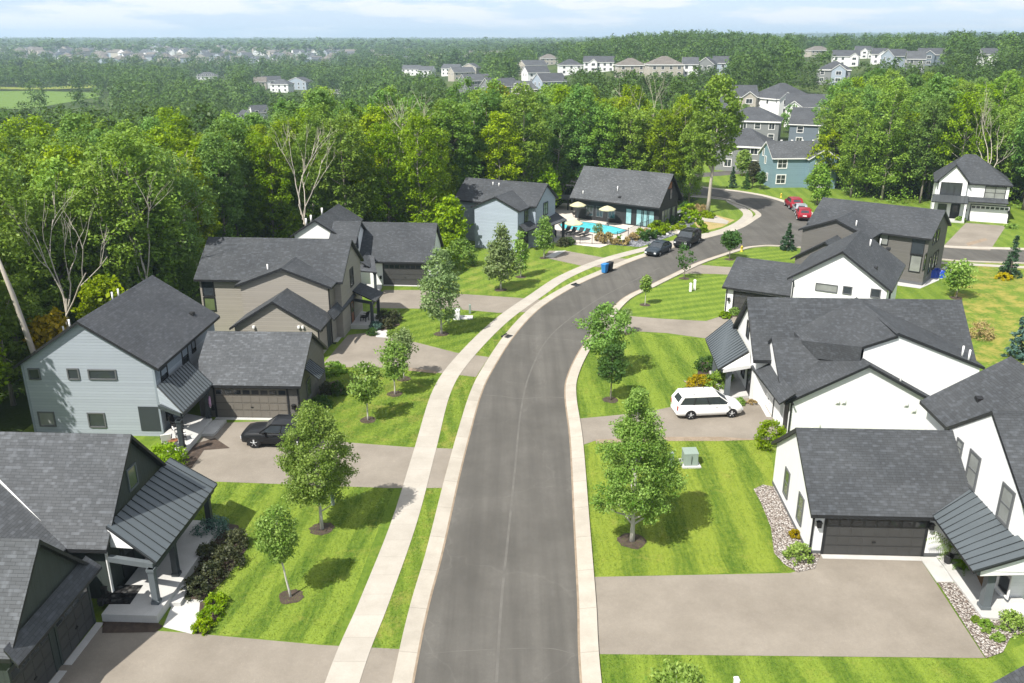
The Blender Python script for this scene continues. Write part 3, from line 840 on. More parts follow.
def downspout(F, u, v1, mat='trim_black', d=0.0):
    b = MB(); F.box(b, u - 0.045, u + 0.045, 0.06, v1, 0.02, 0.09)
    F.box(b, u - 0.04, u + 0.04, v1, v1 + 0.09, 0.02, 0.42)
    F.box(b, u - 0.045, u + 0.045, 0.03, 0.10, 0.09, 0.35)
    b.build('downspout', M[mat], F.H.root)

def slabroof(H, q, t=0.09, ribs=0, mat='metal_roof', name='porch_roof', fascia='trim_black', ribmat='seam', ribw=0.026):
    """q: upper-left, upper-right, lower-right, lower-left in WORLD xyz; ribs run from top to bottom"""
    p = [H.loc(Vector(a)) for a in q]
    n = (p[1] - p[0]).cross(p[3] - p[0]).normalized()
    if n.z < 0: n = -n; p = [p[1], p[0], p[3], p[2]]
    b = MB(); dn = Vector((0, 0, -t))
    top = [p[0], p[3], p[2], p[1]]
    if (top[1] - top[0]).cross(top[2] - top[0]).z < 0: top = top[::-1]
    b.face(top, 0); b.face([a + dn for a in top[::-1]], 1)
    for i in range(4):
        a, c = top[i], top[(i + 1) % 4]
        b.face([a + dn, c + dn, c, a], 1)
    r = b.build(name, [M[mat], M[fascia]], H.root)
    if ribs:
        rb = MB()
        for i in range(ribs + 1):
            f = 0.004 + 0.992 * i / ribs
            a = p[0].lerp(p[1], f) + n * 0.018; c = p[3].lerp(p[2], f) + n * 0.018
            rb.bar(a, c, ribw, 0.045)
        rb.build('seam', M[ribmat], r)
    return r

def gable_panel(H, a, b, c, mat='white', t=0.06, name='porch_gable'):
    """closing triangle / quad under a porch roof"""
    pts = [H.loc(Vector(q)) for q in (a, b, c)]
    n = (pts[1] - pts[0]).cross(pts[2] - pts[0]).normalized() * t
    m = MB(); m.face(pts); m.face([p - n for p in pts[::-1]])
    for i in range(3):
        p, q = pts[i], pts[(i + 1) % 3]; m.face([p - n, q - n, q, p])
    m.build(name, M[mat], H.root)

def post(H, at, z0, z1, w=0.28, mat='post_dark'):
    p = H.loc((at[0], at[1], 0))
    b = MB(); b.box(p.x - w / 2, p.x + w / 2, p.y - w / 2, p.y + w / 2, z0, z1)
    b.box(p.x - w / 2 - 0.04, p.x + w / 2 + 0.04, p.y - w / 2 - 0.04, p.y + w / 2 + 0.04, z0, z0 + 0.16)
    b.box(p.x - w / 2 - 0.04, p.x + w / 2 + 0.04, p.y - w / 2 - 0.04, p.y + w / 2 + 0.04, z1 - 0.14, z1)
    b.build('post', M[mat], H.root)

def beam(H, a, b, w=0.25, h=0.3, mat='trim_white'):
    m = MB(); m.bar(H.loc(Vector(a)), H.loc(Vector(b)), w, h); m.build('porch_beam', M[mat], H.root)

def floor(H, pts, z0, z1, mat='porch_conc', name='porch_floor'):
    p = [H.loc((a[0], a[1], 0)) for a in pts]
    if area(p) < 0: p = p[::-1]
    b = MB(); b.face([(q.x, q.y, z1) for q in p])
    for i in range(len(p)):
        q, r = p[i], p[(i + 1) % len(p)]
        b.face([(q.x, q.y, z0), (r.x, r.y, z0), (r.x, r.y, z1), (q.x, q.y, z1)])
    b.build(name, M[mat], H.root)

def pipe(H, px, py, v, h=0.55, r=0.055, side=-1, mat='pipe_white', name='vent_pipe', zr=None):
    """vent pipe standing on a roof slope; the pixel is read on the slope of volume v"""
    pass

def roof_hit(H, v, zr, m, px, py):
    """pixel -> point on the near or visible slope of a gabled volume (world)"""
    best = None
    d = ray(px, py); C = Vector((0, 0, CH))
    for t in np.arange(20, 200, 0.05):
        q = C + d * t; l = H.loc(q) - v['c']
        w = l.y if v['axis'] == 'x' else l.x
        if q.z <= zr - m * abs(w): return q
    return C + d * 100

def vent(H, v, zr, m, px, py, kind='pipe', h=0.5):
    q = roof_hit(H, v, zr, m, px, py); l = H.loc(q)
    b = MB()
    if kind == 'pipe':
        b.tube([(l.x, l.y, l.z - 0.15), (l.x, l.y, l.z + h)], 0.06, 10); b.build('vent_pipe', M['pipe_white'], H.root)
    else:
        b.hexa([(l.x - 0.22, l.y - 0.2, l.z - 0.12), (l.x + 0.22, l.y - 0.2, l.z - 0.12), (l.x + 0.22, l.y + 0.22, l.z), (l.x - 0.22, l.y + 0.22, l.z),
                (l.x - 0.18, l.y - 0.16, l.z + 0.10), (l.x + 0.18, l.y - 0.16, l.z + 0.10), (l.x + 0.18, l.y + 0.2, l.z + 0.14), (l.x - 0.18, l.y + 0.2, l.z + 0.14)])
        b.build('roof_vent', M['black'], H.root)
# ================================================================ the near houses
# ---- dark green farmhouse, lower left
H = House('farmhouse', 'dark green farmhouse with grey roof and white porch floor beside the near driveway', (-22, 34), -2.5)
L1 = H
vA = H.vol((-25.6, 37.4), 14.5, 7.5, 3.0, 7.0, 'x', 'dark_green', 'sh_mid', ovr=0.32)
vG = H.vol((-23.8, 29.35), 10.1, 6.1, 3.0, 6.25, 'x', 'dark_green', 'sh_mid', ovr=0.30)
vC = H.vol((-26.9, 33.2), 9.0, 13.0, 3.02, 6.5, 'y', 'dark_green', 'sh_mid', walls=False)
E = H.face(vA, 'E')
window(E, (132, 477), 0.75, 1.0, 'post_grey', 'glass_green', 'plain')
slabroof(H, [(-18.66, 33.9, 3.86), (-18.30, 40.75, 3.86), (-15.72, 40.15, 2.62), (-16.12, 32.85, 2.62)], 0.11, 14, 'metal_roof')
gable_panel(H, (-18.6, 33.98, 3.70), (-17.2, 33.45, 3.02), (-18.6, 33.98, 2.75), 'white')
beam(H, (-18.6, 33.6, 2.38), (-16.3, 33.05, 2.38), 0.24, 0.26, 'post_grey')
beam(H, (-16.30, 33.1, 2.36), (-16.0, 40.0, 2.36), 0.24, 0.26, 'post_dark')
floor(H, [(-18.6, 32.1), (-16.05, 32.0), (-15.85, 35.0), (-15.62, 39.9), (-18.2, 40.2)], 0.0, 0.42)
floor(H, [(-16.02, 33.2), (-15.45, 33.2), (-15.4, 34.6), (-15.98, 34.6)], 0.0, 0.22, name='porch_step')
post(H, (-16.42, 32.95), 0.42, 2.3, 0.28, 'post_grey'); post(H, (-16.3, 35.1), 0.42, 2.3, 0.28); post(H, (-16.05, 39.3), 0.42, 2.3, 0.28)
door(E, E.hit(128, 560)[0], 0.42, 1.0, 2.1, 'near_black')
b = MB(); E.box(b, E.hit(107, 560)[0] - 0.10, E.hit(107, 560)[0] + 0.06, 0.42, 2.6, 0, 0.05); b.build('corner_board', M['trim_white'], H.root)
EG = H.face(vG, 'E')
u = EG.hit(65, 671.6)[0]; u2 = EG.hit(95.4, 631.7)[0]
gdoor(EG, u, u2, 2.25, 'gdoor_dark', 'dark_green', cols=2); gdoor(EG, u - 3.1, u - 0.55, 2.25, 'gdoor_dark', 'dark_green', cols=2)
slabroof(H, [(-19.05, 26.1, 3.45), (-18.84, 32.2, 3.45), (-18.28, 32.3, 2.85), (-18.50, 25.9, 2.85)], 0.14, 0, 'sh_blue', 'garage_hood')
wall_lamp(EG, (98, 602)); wall_lamp(EG, (101, 590))
b = MB()
for p, q in (((-20.35, 33.62, 3.02), (-26.2, 36.75, 6.30)),):
    b.bar(H.loc(Vector(p)) + Vector((0, 0, 0.05)), H.loc(Vector(q)) + Vector((0, 0, 0.05)), 0.16, 0.03)
b.build('valley_flashing', M['trim_white'], H.root)

# ---- pale blue house, left
H = House('house', 'pale blue-grey two-storey house with a striped metal porch roof beside the black car', (-24, 56), -2.0)
L2 = H
vM = H.vol((-27.36, 56.64), 11.1, 9.56, 4.96, 8.12, 'y', 'pale_blue', 'sh_blue', ovr=0.28)
vG = H.vol((-18.1, 57.67), 7.6, 7.8, 2.6, 5.15, 'x', 'dark_grey', 'sh_mid', ovr=0.25)
S = H.face(vM, 'S'); E = H.face(vM, 'E')
for px, py, w, h in ((34.5, 374, 0.62, 0.62), (73.5, 374, 0.62, 0.62), (102.5, 374.5, 1.7, 0.55), (47, 419, 0.95, 0.9), (97, 420, 1.0, 0.9)):
    window(S, (px, py), w, h, 'trim_grey', 'glass_blind' if px in (47,) else 'glass', 'plain')
for px, py in ((164.5, 378), (185, 357)): window(E, (px, py), 0.9, 1.35, 'trim_black', 'glass', 'double')
window(E, (193, 345), 0.55, 0.9, 'trim_black', 'glass', 'plain')
b = MB(); E.box(b, 0.02, E.w - 0.05, 3.95, 5.15, 0.0, 0.02); b.build('batten_panel', M['pale_blue_bb'], H.root)
for u0, u1 in ((S.w - 0.12, S.w + 0.03), (-0.03, 0.12)):
    b = MB(); S.box(b, u0, u1, 0.1, 5.05, -0.02, 0.03); b.build('corner_board', M['pale_blue_bb'], H.root)
slabroof(H, [(-23.0, 50.9, 3.75), (-22.6, 55.5, 3.75), (-20.55, 53.9, 2.68), (-20.85, 49.15, 2.68)], 0.11, 13, 'metal_roof', fascia='trim_grey', ribw=0.05)
gable_panel(H, (-23.0, 50.95, 3.6), (-20.9, 49.25, 2.6), (-22.95, 50.9, 2.45), 'pale_blue')
beam(H, (-22.9, 50.6, 2.45), (-21.0, 49.35, 2.45), 0.22, 0.26, 'post_dark'); beam(H, (-21.0, 49.35, 2.45), (-20.75, 53.8, 2.45), 0.22, 0.26, 'post_dark')
floor(H, [(-23.0, 50.6), (-21.75, 48.3), (-20.75, 48.3), (-20.6, 53.2), (-22.6, 54.0)], 0.0, 0.40)
floor(H, [(-20.72, 51.2), (-19.85, 51.2), (-19.7, 53.4), (-20.6, 53.4)], 0.0, 0.20, 'porch_conc', 'porch_step')
post(H, (-21.0, 48.75), 0.40, 2.34, 0.28); post(H, (-20.85, 53.3), 0.40, 2.34, 0.24)
door(E, E.w * 0.35, 0.4, 0.95, 2.05, 'near_black'); window(E, (E.w * 0.12, 1.6), 1.0, 1.4, 'trim_black', 'glass', 'pair')
b = MB(); S.box(b, S.w - 1.45, S.w - 0.10, 0.40, 2.15, 0.0, 0.035); b.build('porch_shade_panel', M['post_dark'], H.root)  # flat dark panel: the shade inside the porch opening, put into colour
GS = H.face(vG, 'S'); GE = H.face(vG, 'E')
gdoor(GS, GS.hit(219, 424)[0], GS.hit(289.5, 424)[0], 2.2, 'gdoor_taupe', 'trim_black', npane=2)
wall_lamp(GS, (214, 407)); wall_lamp(GS, (294, 406)); downspout(GS, GS.w - 0.1, 2.5)
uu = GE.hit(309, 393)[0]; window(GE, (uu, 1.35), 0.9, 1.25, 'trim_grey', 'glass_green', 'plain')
a = [H.wld(GE.p(uu - 0.85, 3.25, 0.02)), H.wld(GE.p(uu + 0.85, 3.25, 0.02)), H.wld(GE.p(uu + 0.85, 2.35, 1.05)), H.wld(GE.p(uu - 0.85, 2.35, 1.05))]
slabroof(H, a, 0.07, 6, 'metal_roof', 'window_hood', ribw=0.04)
m = 0.661
def far_slope_pipe(H, v, zr, m, px, ly, h=0.45):
    best = None
    for w in np.arange(-4.6, 0, 0.02):      # on the slope behind the ridge, at local depth ly
        q = H.wld((v['c'].x + w, ly, zr - m * abs(w) + h)); d = q.y * CP - (q.z - CH) * SP
        e = abs(512 + FPX * q.x / d - px)
        if best is None or e < best[0]: best = (e, w)
    w = best[1]; z = zr - m * abs(w)
    return (v['c'].x + w, ly, z)
for px, ly in ((50, 1.0), (69, -2.0), (112, 1.8), (118, 3.0)):
    p = Vector(far_slope_pipe(H, vM, 8.12, 0.661, px, ly)); b = MB(); b.tube([(p.x, p.y, p.z - 0.1), (p.x, p.y, p.z + 0.62)], 0.06, 10); b.build('vent_pipe', M['pipe_white'], H.root)
vent(H, vM, 8.12, m, 191, 314, 'box')

# ---- taupe house
H = House('house', 'taupe two-storey house with a low gabled garage wing behind the pale blue house', (-20, 72), -4.0)
L3 = H
vM = H.vol((-20.9, 75.1), 13.2, 8.0, 5.2, 8.05, 'x', 'taupe', 'sh_dark', ovr=0.3)
v1 = H.vol((-19.15, 73.0), 7.4, 8.4, 5.2, 6.80, 'y', 'taupe', 'sh_dark', ovr=0.28)
vG = H.vol((-19.22, 68.0), 4.6, 7.63, 2.6, 4.98, 'y', 'taupe', 'sh_dark', ovr=0.28, ove=0.35)
ME = H.face(vM, 'E'); E1 = H.face(v1, 'E'); GE = H.face(vG, 'E'); MS = H.face(vM, 'S')
window(E1, (339, 295), 1.0, 1.5, 'trim_black', 'glass', 'double'); window(ME, (351.5, 277), 1.0, 1.5, 'trim_black', 'glass', 'double')
window(MS, (208, 287), 0.9, 1.5, 'trim_black', 'glass', 'plain'); window(MS, (210, 304), 0.9, 1.1, 'trim_black', 'glass_green', 'plain')
b = MB(); E1.box(b, 0.02, E1.w - 0.02, 3.3, 5.2, 0.0, 0.02); b.build('batten_panel', M['taupe_bb'], H.root)
uA = GE.hit(329.4, 355.7)[0]; uB = GE.hit(348.4, 336.7)[0]
gdoor(E1 if False else GE, uA + 1.5, uA + 4.2, 2.15, 'gdoor_taupe', 'taupe', cols=2)
gdoor(E1, E1.hit(340, 345)[0] - 0.2, E1.hit(340, 345)[0] + 2.6, 2.15, 'gdoor_taupe', 'taupe', cols=2)
b = MB(); GE.box(b, uA - 0.2, uA + 1.0, 0.05, 2.4, 0.0, 0.03); b.build('side_panel', M['post_dark'], H.root)
slabroof(H, [(-15.55, 68.3, 3.3), (-14.8, 75.4, 3.3), (-14.35, 75.3, 2.65), (-15.0, 68.0, 2.65)], 0.12, 0, 'sh_blue', 'garage_hood')
slabroof(H, [(-15.0, 78.2, 3.3), (-14.9, 75.0, 3.3), (-12.3, 73.4, 2.62), (-12.0, 76.4, 2.62)], 0.12, 0, 'sh_dark')
post(H, (-12.75, 73.75), 0.4, 2.45, 0.26); post(H, (-12.5, 76.0), 0.4, 2.45, 0.26)
beam(H, (-14.9, 74.9, 2.4), (-12.5, 73.6, 2.4), 0.2, 0.24, 'post_dark')
floor(H, [(-14.9, 73.4), (-12.5, 73.3), (-12.2, 76.3), (-14.4, 77.6)], 0.0, 0.4)
floor(H, [(-12.5, 73.5), (-11.9, 73.5), (-11.8, 75.0), (-12.4, 75.0)], 0.0, 0.2, 'porch_conc', 'porch_step')
door(ME, ME.w * 0.45, 0.4, 0.95, 2.05, 'wood'); downspout(E1, 0.1, 5.0); downspout(GE, 0.08, 2.4)
vent(H, vM, 8.05, 0.71, 268, 272, 'pipe', 0.7)
GS = H.face(vG, 'S')
for px in (254, 299, 303): 
    u, v = GS.hit(px, 327); b = MB(); GS.box(b, u - 0.09, u + 0.09, v - 0.07, v + 0.12, 0, 0.18); b.build('wall_vent', M['pipe_white'], H.root)

# ---- white house with dark garage door behind the taupe house
H = House('house', 'white house with a dark double garage door, behind the taupe house', (-15, 90), -4.5)
L4 = H
vM = H.vol((-20.3, 92.7), 9.3, 5.6, 5.3, 7.08, 'y', 'white', 'sh_dark', ovr=0.25)
vG = H.vol((-12.5, 91.7), 8.8, 8.0, 2.65, 6.05, 'x', 'white', 'sh_dark', ovr=0.3)
v3 = H.vol((-17.5, 89.5), 3.0, 5.6, 4.9, 6.65, 'x', 'white', 'sh_dark', ovr=0.28)
GS = H.face(vG, 'S')
gdoor(GS, GS.hit(385, 290)[0], GS.hit(427, 290)[0], 2.3, 'gdoor_dark', 'trim_black'); wall_lamp(GS, (381, 277))
E3 = H.face(v3, 'E'); window(E3, (357, 243), 0.6, 1.1, 'trim_black', 'glass', 'plain')
slabroof(H, [(-15.5, 88.2, 3.3), (-14.6, 87.6, 3.3), (-13.7, 83.6, 2.6), (-15.7, 84.0, 2.7)], 0.12, 0, 'sh_blue')
post(H, (-14.0, 84.0), 0.35, 2.45, 0.24); floor(H, [(-15.6, 83.8), (-13.8, 83.6), (-13.8, 87.0), (-15.4, 87.2)], 0.0, 0.35)
slabroof(H, [(-15.6, 84.6, 3.5), (-15.5, 89.2, 3.5), (-14.5, 89.0, 2.9), (-14.6, 84.6, 2.9)], 0.12, 0, 'sh_dark')
for px, py in ((306, 222), (311, 217), (322, 211)): 
    p = Vector(far_slope_pipe(H, vM, 7.08, 0.636, px, vM['c'].y + (226 - py) * 0.3)); b = MB(); b.tube([(p.x, p.y, p.z - .1), (p.x, p.y, p.z + .75)], 0.11, 10); b.build('vent_pipe', M['trim_white'], H.root)

# ---- blue-grey house by the pool
H = House('house', 'blue-grey two-storey house with tree shadows on its wall, next to the swimming pool', (0, 108), -25.5)
L5 = H
vM = H.vol((-0.75, 110.7), 11.8, 7.2, 5.3, 7.62, 'x', 'blue_grey', 'sh_dark', ovr=0.3)
v1 = H.vol((-0.9, 106.6), 5.6, 6.8, 5.2, 6.70, 'y', 'blue_grey', 'sh_dark', ovr=0.25)
vS = H.face(v1, 'S'); E1 = H.face(v1, 'E'); ME = H.face(vM, 'E'); MS = H.face(vM, 'S')
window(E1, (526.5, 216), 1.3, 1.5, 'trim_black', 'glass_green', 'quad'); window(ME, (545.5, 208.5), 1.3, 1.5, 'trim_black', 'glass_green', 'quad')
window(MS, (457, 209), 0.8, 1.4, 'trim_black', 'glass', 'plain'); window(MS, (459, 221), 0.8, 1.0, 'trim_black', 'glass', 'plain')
slabroof(H, [(0.9, 102.9, 3.4), (3.5, 108.3, 3.4), (4.6, 107.6, 2.7), (1.7, 102.4, 2.7)], 0.12, 0, 'sh_dark', 'garage_hood')
slabroof(H, [(4.0, 109.8, 3.4), (5.6, 112.0, 3.4), (7.2, 109.9, 2.65), (5.0, 106.4, 2.65)], 0.12, 0, 'sh_blue')
post(H, (5.2, 107.1), 0.35, 2.5, 0.28); post(H, (6.7, 109.6), 0.35, 2.5, 0.28)
floor(H, [(3.4, 108.4), (5.1, 106.7), (7.0, 109.7), (5.4, 111.6)], 0.0, 0.35)
gdoor(E1, E1.w * 0.15, E1.w * 0.85, 2.2, 'gdoor_dark', 'trim_black', cols=3)
vent(H, vM, 7.62, 0.644, 493, 185, 'pipe', 0.4); vent(H, vM, 7.62, 0.644, 499, 186, 'pipe', 0.4)

# ---- pool house
H = House('pool_house', 'black pool house with a steep grey roof behind the swimming pool', (16.5, 122.8), -34.7, 'pool house')
PH = H
vM = H.vol((16.52, 122.84), 14.35, 7.9, 3.12, 7.24, 'x', 'near_black', 'sh_mid', ovr=0.45, ove=0.9)
E = H.face(vM, 'E'); S = H.face(vM, 'S')
window(E, (671, 194), 0.7, 1.3, 'trim_black', 'glass_blind', 'double')
for k, px in enumerate((664, 668, 672)): window(E, (E.w * (0.22 + 0.14 * k), 1.5), 0.8, 1.6, 'trim_grey', 'glass_blind', 'double')
window(E, (E.w * 0.78, 1.55), 0.8, 1.5, 'trim_grey', 'glass_blind', 'double')
b = MB(); E.box(b, E.w / 2 - 0.55, E.w / 2 + 0.55, 5.2, 6.1, 0.0, 0.05); b.build('cedar_panel', M['wood'], H.root)
for px in (640, 645.5, 651): u = S.hit(px, 212)[0]; window(S, (u, 1.25), 1.0, 2.2, 'trim_black', 'glass_teal', 'plain')
u = S.hit(629, 210)[0]; window(S, (u, 1.25), 0.8, 2.1, 'trim_black', 'glass_teal', 'plain')
for px in (590, 600, 612): u = S.hit(px, 205)[0]; window(S, (u, 1.4), 1.0, 1.4, 'trim_grey', 'glass', 'pair')
vent(H, vM, 7.24, 1.043, 583, 194, 'pipe', 0.5); vent(H, vM, 7.24, 1.043, 617.5, 191, 'pipe', 0.7); vent(H, vM, 7.24, 1.043, 620, 197, 'box')
for px in (572, 582): 
    q = G(px, 210, 0.05); post(H, (q.x, q.y), 0.05, 3.0, 0.2)

# ---- white house, right foreground
H = House('house', 'white two-storey farmhouse whose dark garage door faces the nearest right-hand driveway', (19.6, 41), -2.4)
R1 = H
vG = H.vol((19.64, 41.0), 9.0, 8.15, 2.55, 5.40, 'x', 'white_bb', 'sh_dark', ovr=0.22)
vX = H.vol((27.86, 37.3), 9.4, 8.26, 5.2, 8.05, 'x', 'white', 'sh_dark', ovr=0.07)
vM = H.vol((28.15, 43.1), 3.9, 9.2, 5.2, 8.02, 'y', 'white', 'sh_dark', ovr=0.25)
vN = H.vol((28.0, 39.3), 4.0, 8.0, 5.56, 8.02, 'y', 'white', 'sh_dark', walls=False)
GS = H.face(vG, 'S'); GW = H.face(vG, 'W'); XW = H.face(vX, 'W')
gdoor(GS, GS.hit(822.5, 553)[0], GS.hit(921, 553)[0], 2.16, 'gdoor_dark', 'trim_black')
wall_lamp(GS, (818.5, 523)); wall_lamp(GS, (930.5, 525)); downspout(GS, 0.06, 2.45)
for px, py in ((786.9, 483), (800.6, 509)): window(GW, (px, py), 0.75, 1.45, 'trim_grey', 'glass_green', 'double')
b = MB(); GW.box(b, 0.0, GW.w, 0.0, 0.22, 0.0, 0.03); GS.box(b, 0, GS.hit(822.5, 553)[0] - 0.13, 0.0, 0.22, 0.0, 0.03); GS.box(b, GS.hit(921, 553)[0] + 0.13, GS.w, 0.0, 0.22, 0.0, 0.03)
b.build('foundation', M['trim_grey'], H.root)
window(XW, (959.8, 447.6), 0.5, 0.72, 'trim_grey', 'glass_blind', 'double'); window(XW, (973, 470), 0.85, 1.6, 'trim_grey', 'glass_blind', 'double', .14); window(XW, (1006, 505), 0.85, 1.6, 'trim_grey', 'glass_blind', 'double', .14)
window(XW, (1005.5, 580), 0.85, 1.25, 'trim_white', 'glass', 'plain')
slabroof(H, [(23.36, 38.4, 3.5), (23.2, 32.3, 3.5), (20.55, 32.2, 2.62), (20.98, 37.35, 2.62)], 0.12, 12, 'metal_roof')
gable_panel(H, (23.3, 32.45, 3.35), (20.75, 32.35, 2.55), (23.3, 32.45, 2.4), 'white')
beam(H, (23.3, 32.6, 2.4), (21.0, 32.5, 2.4), 0.24, 0.28, 'trim_white'); beam(H, (21.0, 32.4, 2.4), (21.25, 37.3, 2.4), 0.22, 0.26, 'post_grey')
post(H, (21.85, 32.95), 0.16, 2.3, 0.36, 'post_grey')
pts = [G(*p, 0.15) for p in [(936.5, 556), (982, 617), (1000.5, 618.5), (1021, 614.5), (1060, 640), (1060, 560), (950, 553)]]
floor(H, [(20.95 if False else pts[0].x, pts[0].y), pts[1], pts[2], pts[3], (24.2, 32.3), (23.6, 37.3)], 0.0, 0.15)
pts = [G(*p, 0.05) for p in [(919.5, 557), (937, 582), (953.5, 582), (937, 557)]]
floor(H, pts, 0.0, 0.06, name='landing')
door(XW, XW.hit(975, 560)[0] - 0.6, 0.16, 1.0, 2.1, 'near_black')
vent(H, vM, 8.02, 0.613, 980, 399.5, 'box')

# ---- white house, right middle (minivan)
H = House('house', 'large white house with several black-edged gables and charcoal roofs, beside the white minivan', (23, 56), -2.6)
R2 = H
vM = H.vol((24.93, 59.45), 15.44, 7.44, 3.6, 7.10, 'x', 'white', 'sh_dark', ovr=0.35, t=0.26)
v1a = H.vol((25.13, 55.6), 7.6, 0.3, 7.022, 7.08, 'y', 'white', 'sh_dark', ovr=0.2, W2=5.85, ove=0.35, walls=False)
# its left slope stops short where the garage ridge runs into it
LP = lambda x, y, dz=0.0: H.loc(Vector((x, y, 7.065 - 0.386 * (25.1 - x - 0.045 * (y - 55.6)) * 1.0 + dz)))
pl = [LP(24.96, 51.8), LP(22.75, 51.9), LP(20.2, 55.75), LP(20.2, 57.8), LP(25.2, 59.6)]
b = MB(); b.face(pl[::-1]); b.face([p - Vector((0, 0, .2)) for p in pl], 1)
for i in range(4):
    p, q = pl[i], pl[i + 1]; dz = Vector((0, 0, .2 if i == 0 else 1.2)); b.face([p, q, q - dz, p - dz], 1 if i == 0 else 0)
b.build('roof', [M['sh_dark'], M['trim_black']], H.root)
b = MB()
fw = [LP(22.95, 52.02, -.12), LP(25.03, 52.0, -.12)]
x2 = H.loc(Vector((30.55, 51.75, 4.85)))
b.face([Vector((fw[0].x, fw[0].y, 4.0)), Vector((x2.x, fw[0].y, 4.0)), Vector((x2.x, fw[0].y, 4.82)), Vector((fw[1].x, fw[0].y, fw[1].z)), fw[0]])
b.face([Vector((x2.x, fw[0].y, 0)), Vector((x2.x, fw[0].y + 7, 0)), Vector((x2.x, fw[0].y + 7, 4.82)), Vector((x2.x, fw[0].y, 4.82))])
b.face([Vector((fw[0].x, fw[0].y, 0)), Vector((x2.x, fw[0].y, 0)), Vector((x2.x, fw[0].y, 4.0)), Vector((fw[0].x, fw[0].y, 4.0))])
b.build('wall', M['white'], H.root)
v2 = H.vol((23.1, 54.2), 6.7, 10.1, 2.5, 5.25, 'y', 'white', 'sh_dark', ovr=0.25, ove=0.38)
v3 = H.vol((20.9, 56.1), 5.4, 7.9, 2.5, 5.22, 'x', 'white', 'sh_dark', ovr=0.12)
MW = H.face(vM, 'W'); W3 = H.face(v3, 'W'); S2 = H.face(v2, 'S'); W2 = H.face(v2, 'W')
slabroof(H, [(18.35, 57.5, 3.25), (18.45, 50.9, 3.25), (17.40, 50.7, 2.62), (17.30, 57.4, 2.62)], 0.13, 0, 'sh_dark', 'garage_hood')
uA = W3.hit(772, 420)[0]; uB = W3.hit(763, 404)[0]
gdoor(W3, min(uA, uB) + 0.05, max(uA, uB) - 0.05, 2.15, 'gdoor_white', 'trim_black', cols=2, panes=False)
uC = W3.hit(757.5, 394.5)[0]; uD = W3.hit(762, 402)[0]
gdoor(W3, min(uC, uD), max(uC, uD), 2.15, 'gdoor_white', 'trim_black', cols=1, panes=False)
b = MB(); W2.box(b, W2.w - 0.9, W2.w - 0.05, 0.0, 2.3, 0.0, 0.05); b.build('side_panel', M['trim_black'], H.root)
downspout(S2, 0.1, 2.4)
slabroof(H, [(17.75, 65.6, 3.55), (17.35, 58.4, 3.4), (14.75, 56.6, 2.66), (15.25, 63.2, 2.66)], 0.12, 16, 'metal_roof')
gable_panel(H, (17.4, 58.3, 3.3), (15.0, 56.8, 2.6), (17.4, 57.8, 2.5), 'white')
beam(H, (17.4, 57.9, 2.44), (15.2, 57.0, 2.44), 0.24, 0.28, 'trim_white'); beam(H, (15.2, 57.0, 2.42), (15.6, 62.8, 2.42), 0.24, 0.26, 'post_grey')
post(H, (15.75, 57.45), 0.2, 2.3, 0.36, 'post_grey'); post(H, (15.9, 62.0), 0.2, 2.3, 0.36, 'post_grey')
floor(H, [(17.7, 57.7), (15.5, 57.1), (15.6, 62.6), (17.8, 63.0)], 0.0, 0.2)
door(MW, MW.w * 0.75, 0.2, 0.95, 2.1, 'near_black'); window(MW, (MW.w * 0.45, 1.5), 0.9, 1.4, 'trim_black', 'glass', 'double')
window(MW, (MW.w * 0.5, 4.6), 0.7, 1.1, 'trim_black', 'glass', 'plain')
m = 0.94
for px, py in ((962, 350), (968.5, 354)): 
    vent(H, v1a, 7.08, 0.386, px, py + 6, 'pipe', 0.7)
p = H.loc(G(902, 371.5, 4.7)); b = MB(); b.tube([(p.x, p.y, 3.8), (p.x, p.y, 4.75)], 0.06, 10); b.build('vent_pipe', M['pipe_white'], H.root)
for px, py in ((837.5, 401.5), (843.5, 401.5), (906, 404), (913.5, 410)):
    u, v = S2.hit(px, py); b = MB(); S2.box(b, u - 0.13, u + 0.13, v - 0.16, v + 0.16, 0, 0.06); S2.box(b, u - 0.09, u + 0.09, v - 0.06, v + 0.11, 0.06, 0.13); b.build('wall_vent', M['trim_white'], H.root)
u, v = S2.hit(816, 425); b = MB(); S2.box(b, u - 0.2, u + 0.2, v - 0.25, v + 0.15, 0, 0.16); b.build('meter_box', M['trim_white'], H.root)

# ---- white house with small horizontal windows
H = House('house', 'off-white gabled house with three small high windows, in front of the dark grey house', (30, 74), -29.5)
R3 = H
vM = H.vol((30.16, 73.93), 10.0, 8.5, 5.3, 8.18, 'y', 'white', 'sh_dark', ovr=0.3)
vG = H.vol((25.9, 80.3), 8.2, 9.0, 2.6, 4.55, 'x', 'white', 'sh_dark', ovr=0.3)
S = H.face(vM, 'S'); GS = H.face(vG, 'S'); E = H.face(vM, 'E')
window(S, (826.5, 287.8), 1.7, 0.55, 'trim_grey', 'glass_blind', 'plain', 0.07); window(S, (847.4, 290.2), 0.6, 0.55, 'trim_grey', 'glass', 'plain', 0.08); window(S, (875.6, 293.2), 0.65, 0.6, 'trim_grey', 'glass', 'plain', 0.08)
gdoor(GS, GS.hit(732.5, 317)[0], GS.hit(732.5, 317)[0] + 4.6, 2.1, 'gdoor_dark', 'trim_black'); wall_lamp(GS, (729, 299)); downspout(GS, 0.1, 2.4)
window(E, (E.w * 0.3, 4.3), 1.0, 1.2, 'trim_black', 'glass', 'double')
for px, py, k in ((870, 246, 'pipe'), (880, 245, 'pipe'), (888, 249, 'box'), (875, 268, 'box')): vent(H, vM, 8.18, 0.678, px, py, k, 0.6)
downspout(S, 0.1, 5.0)

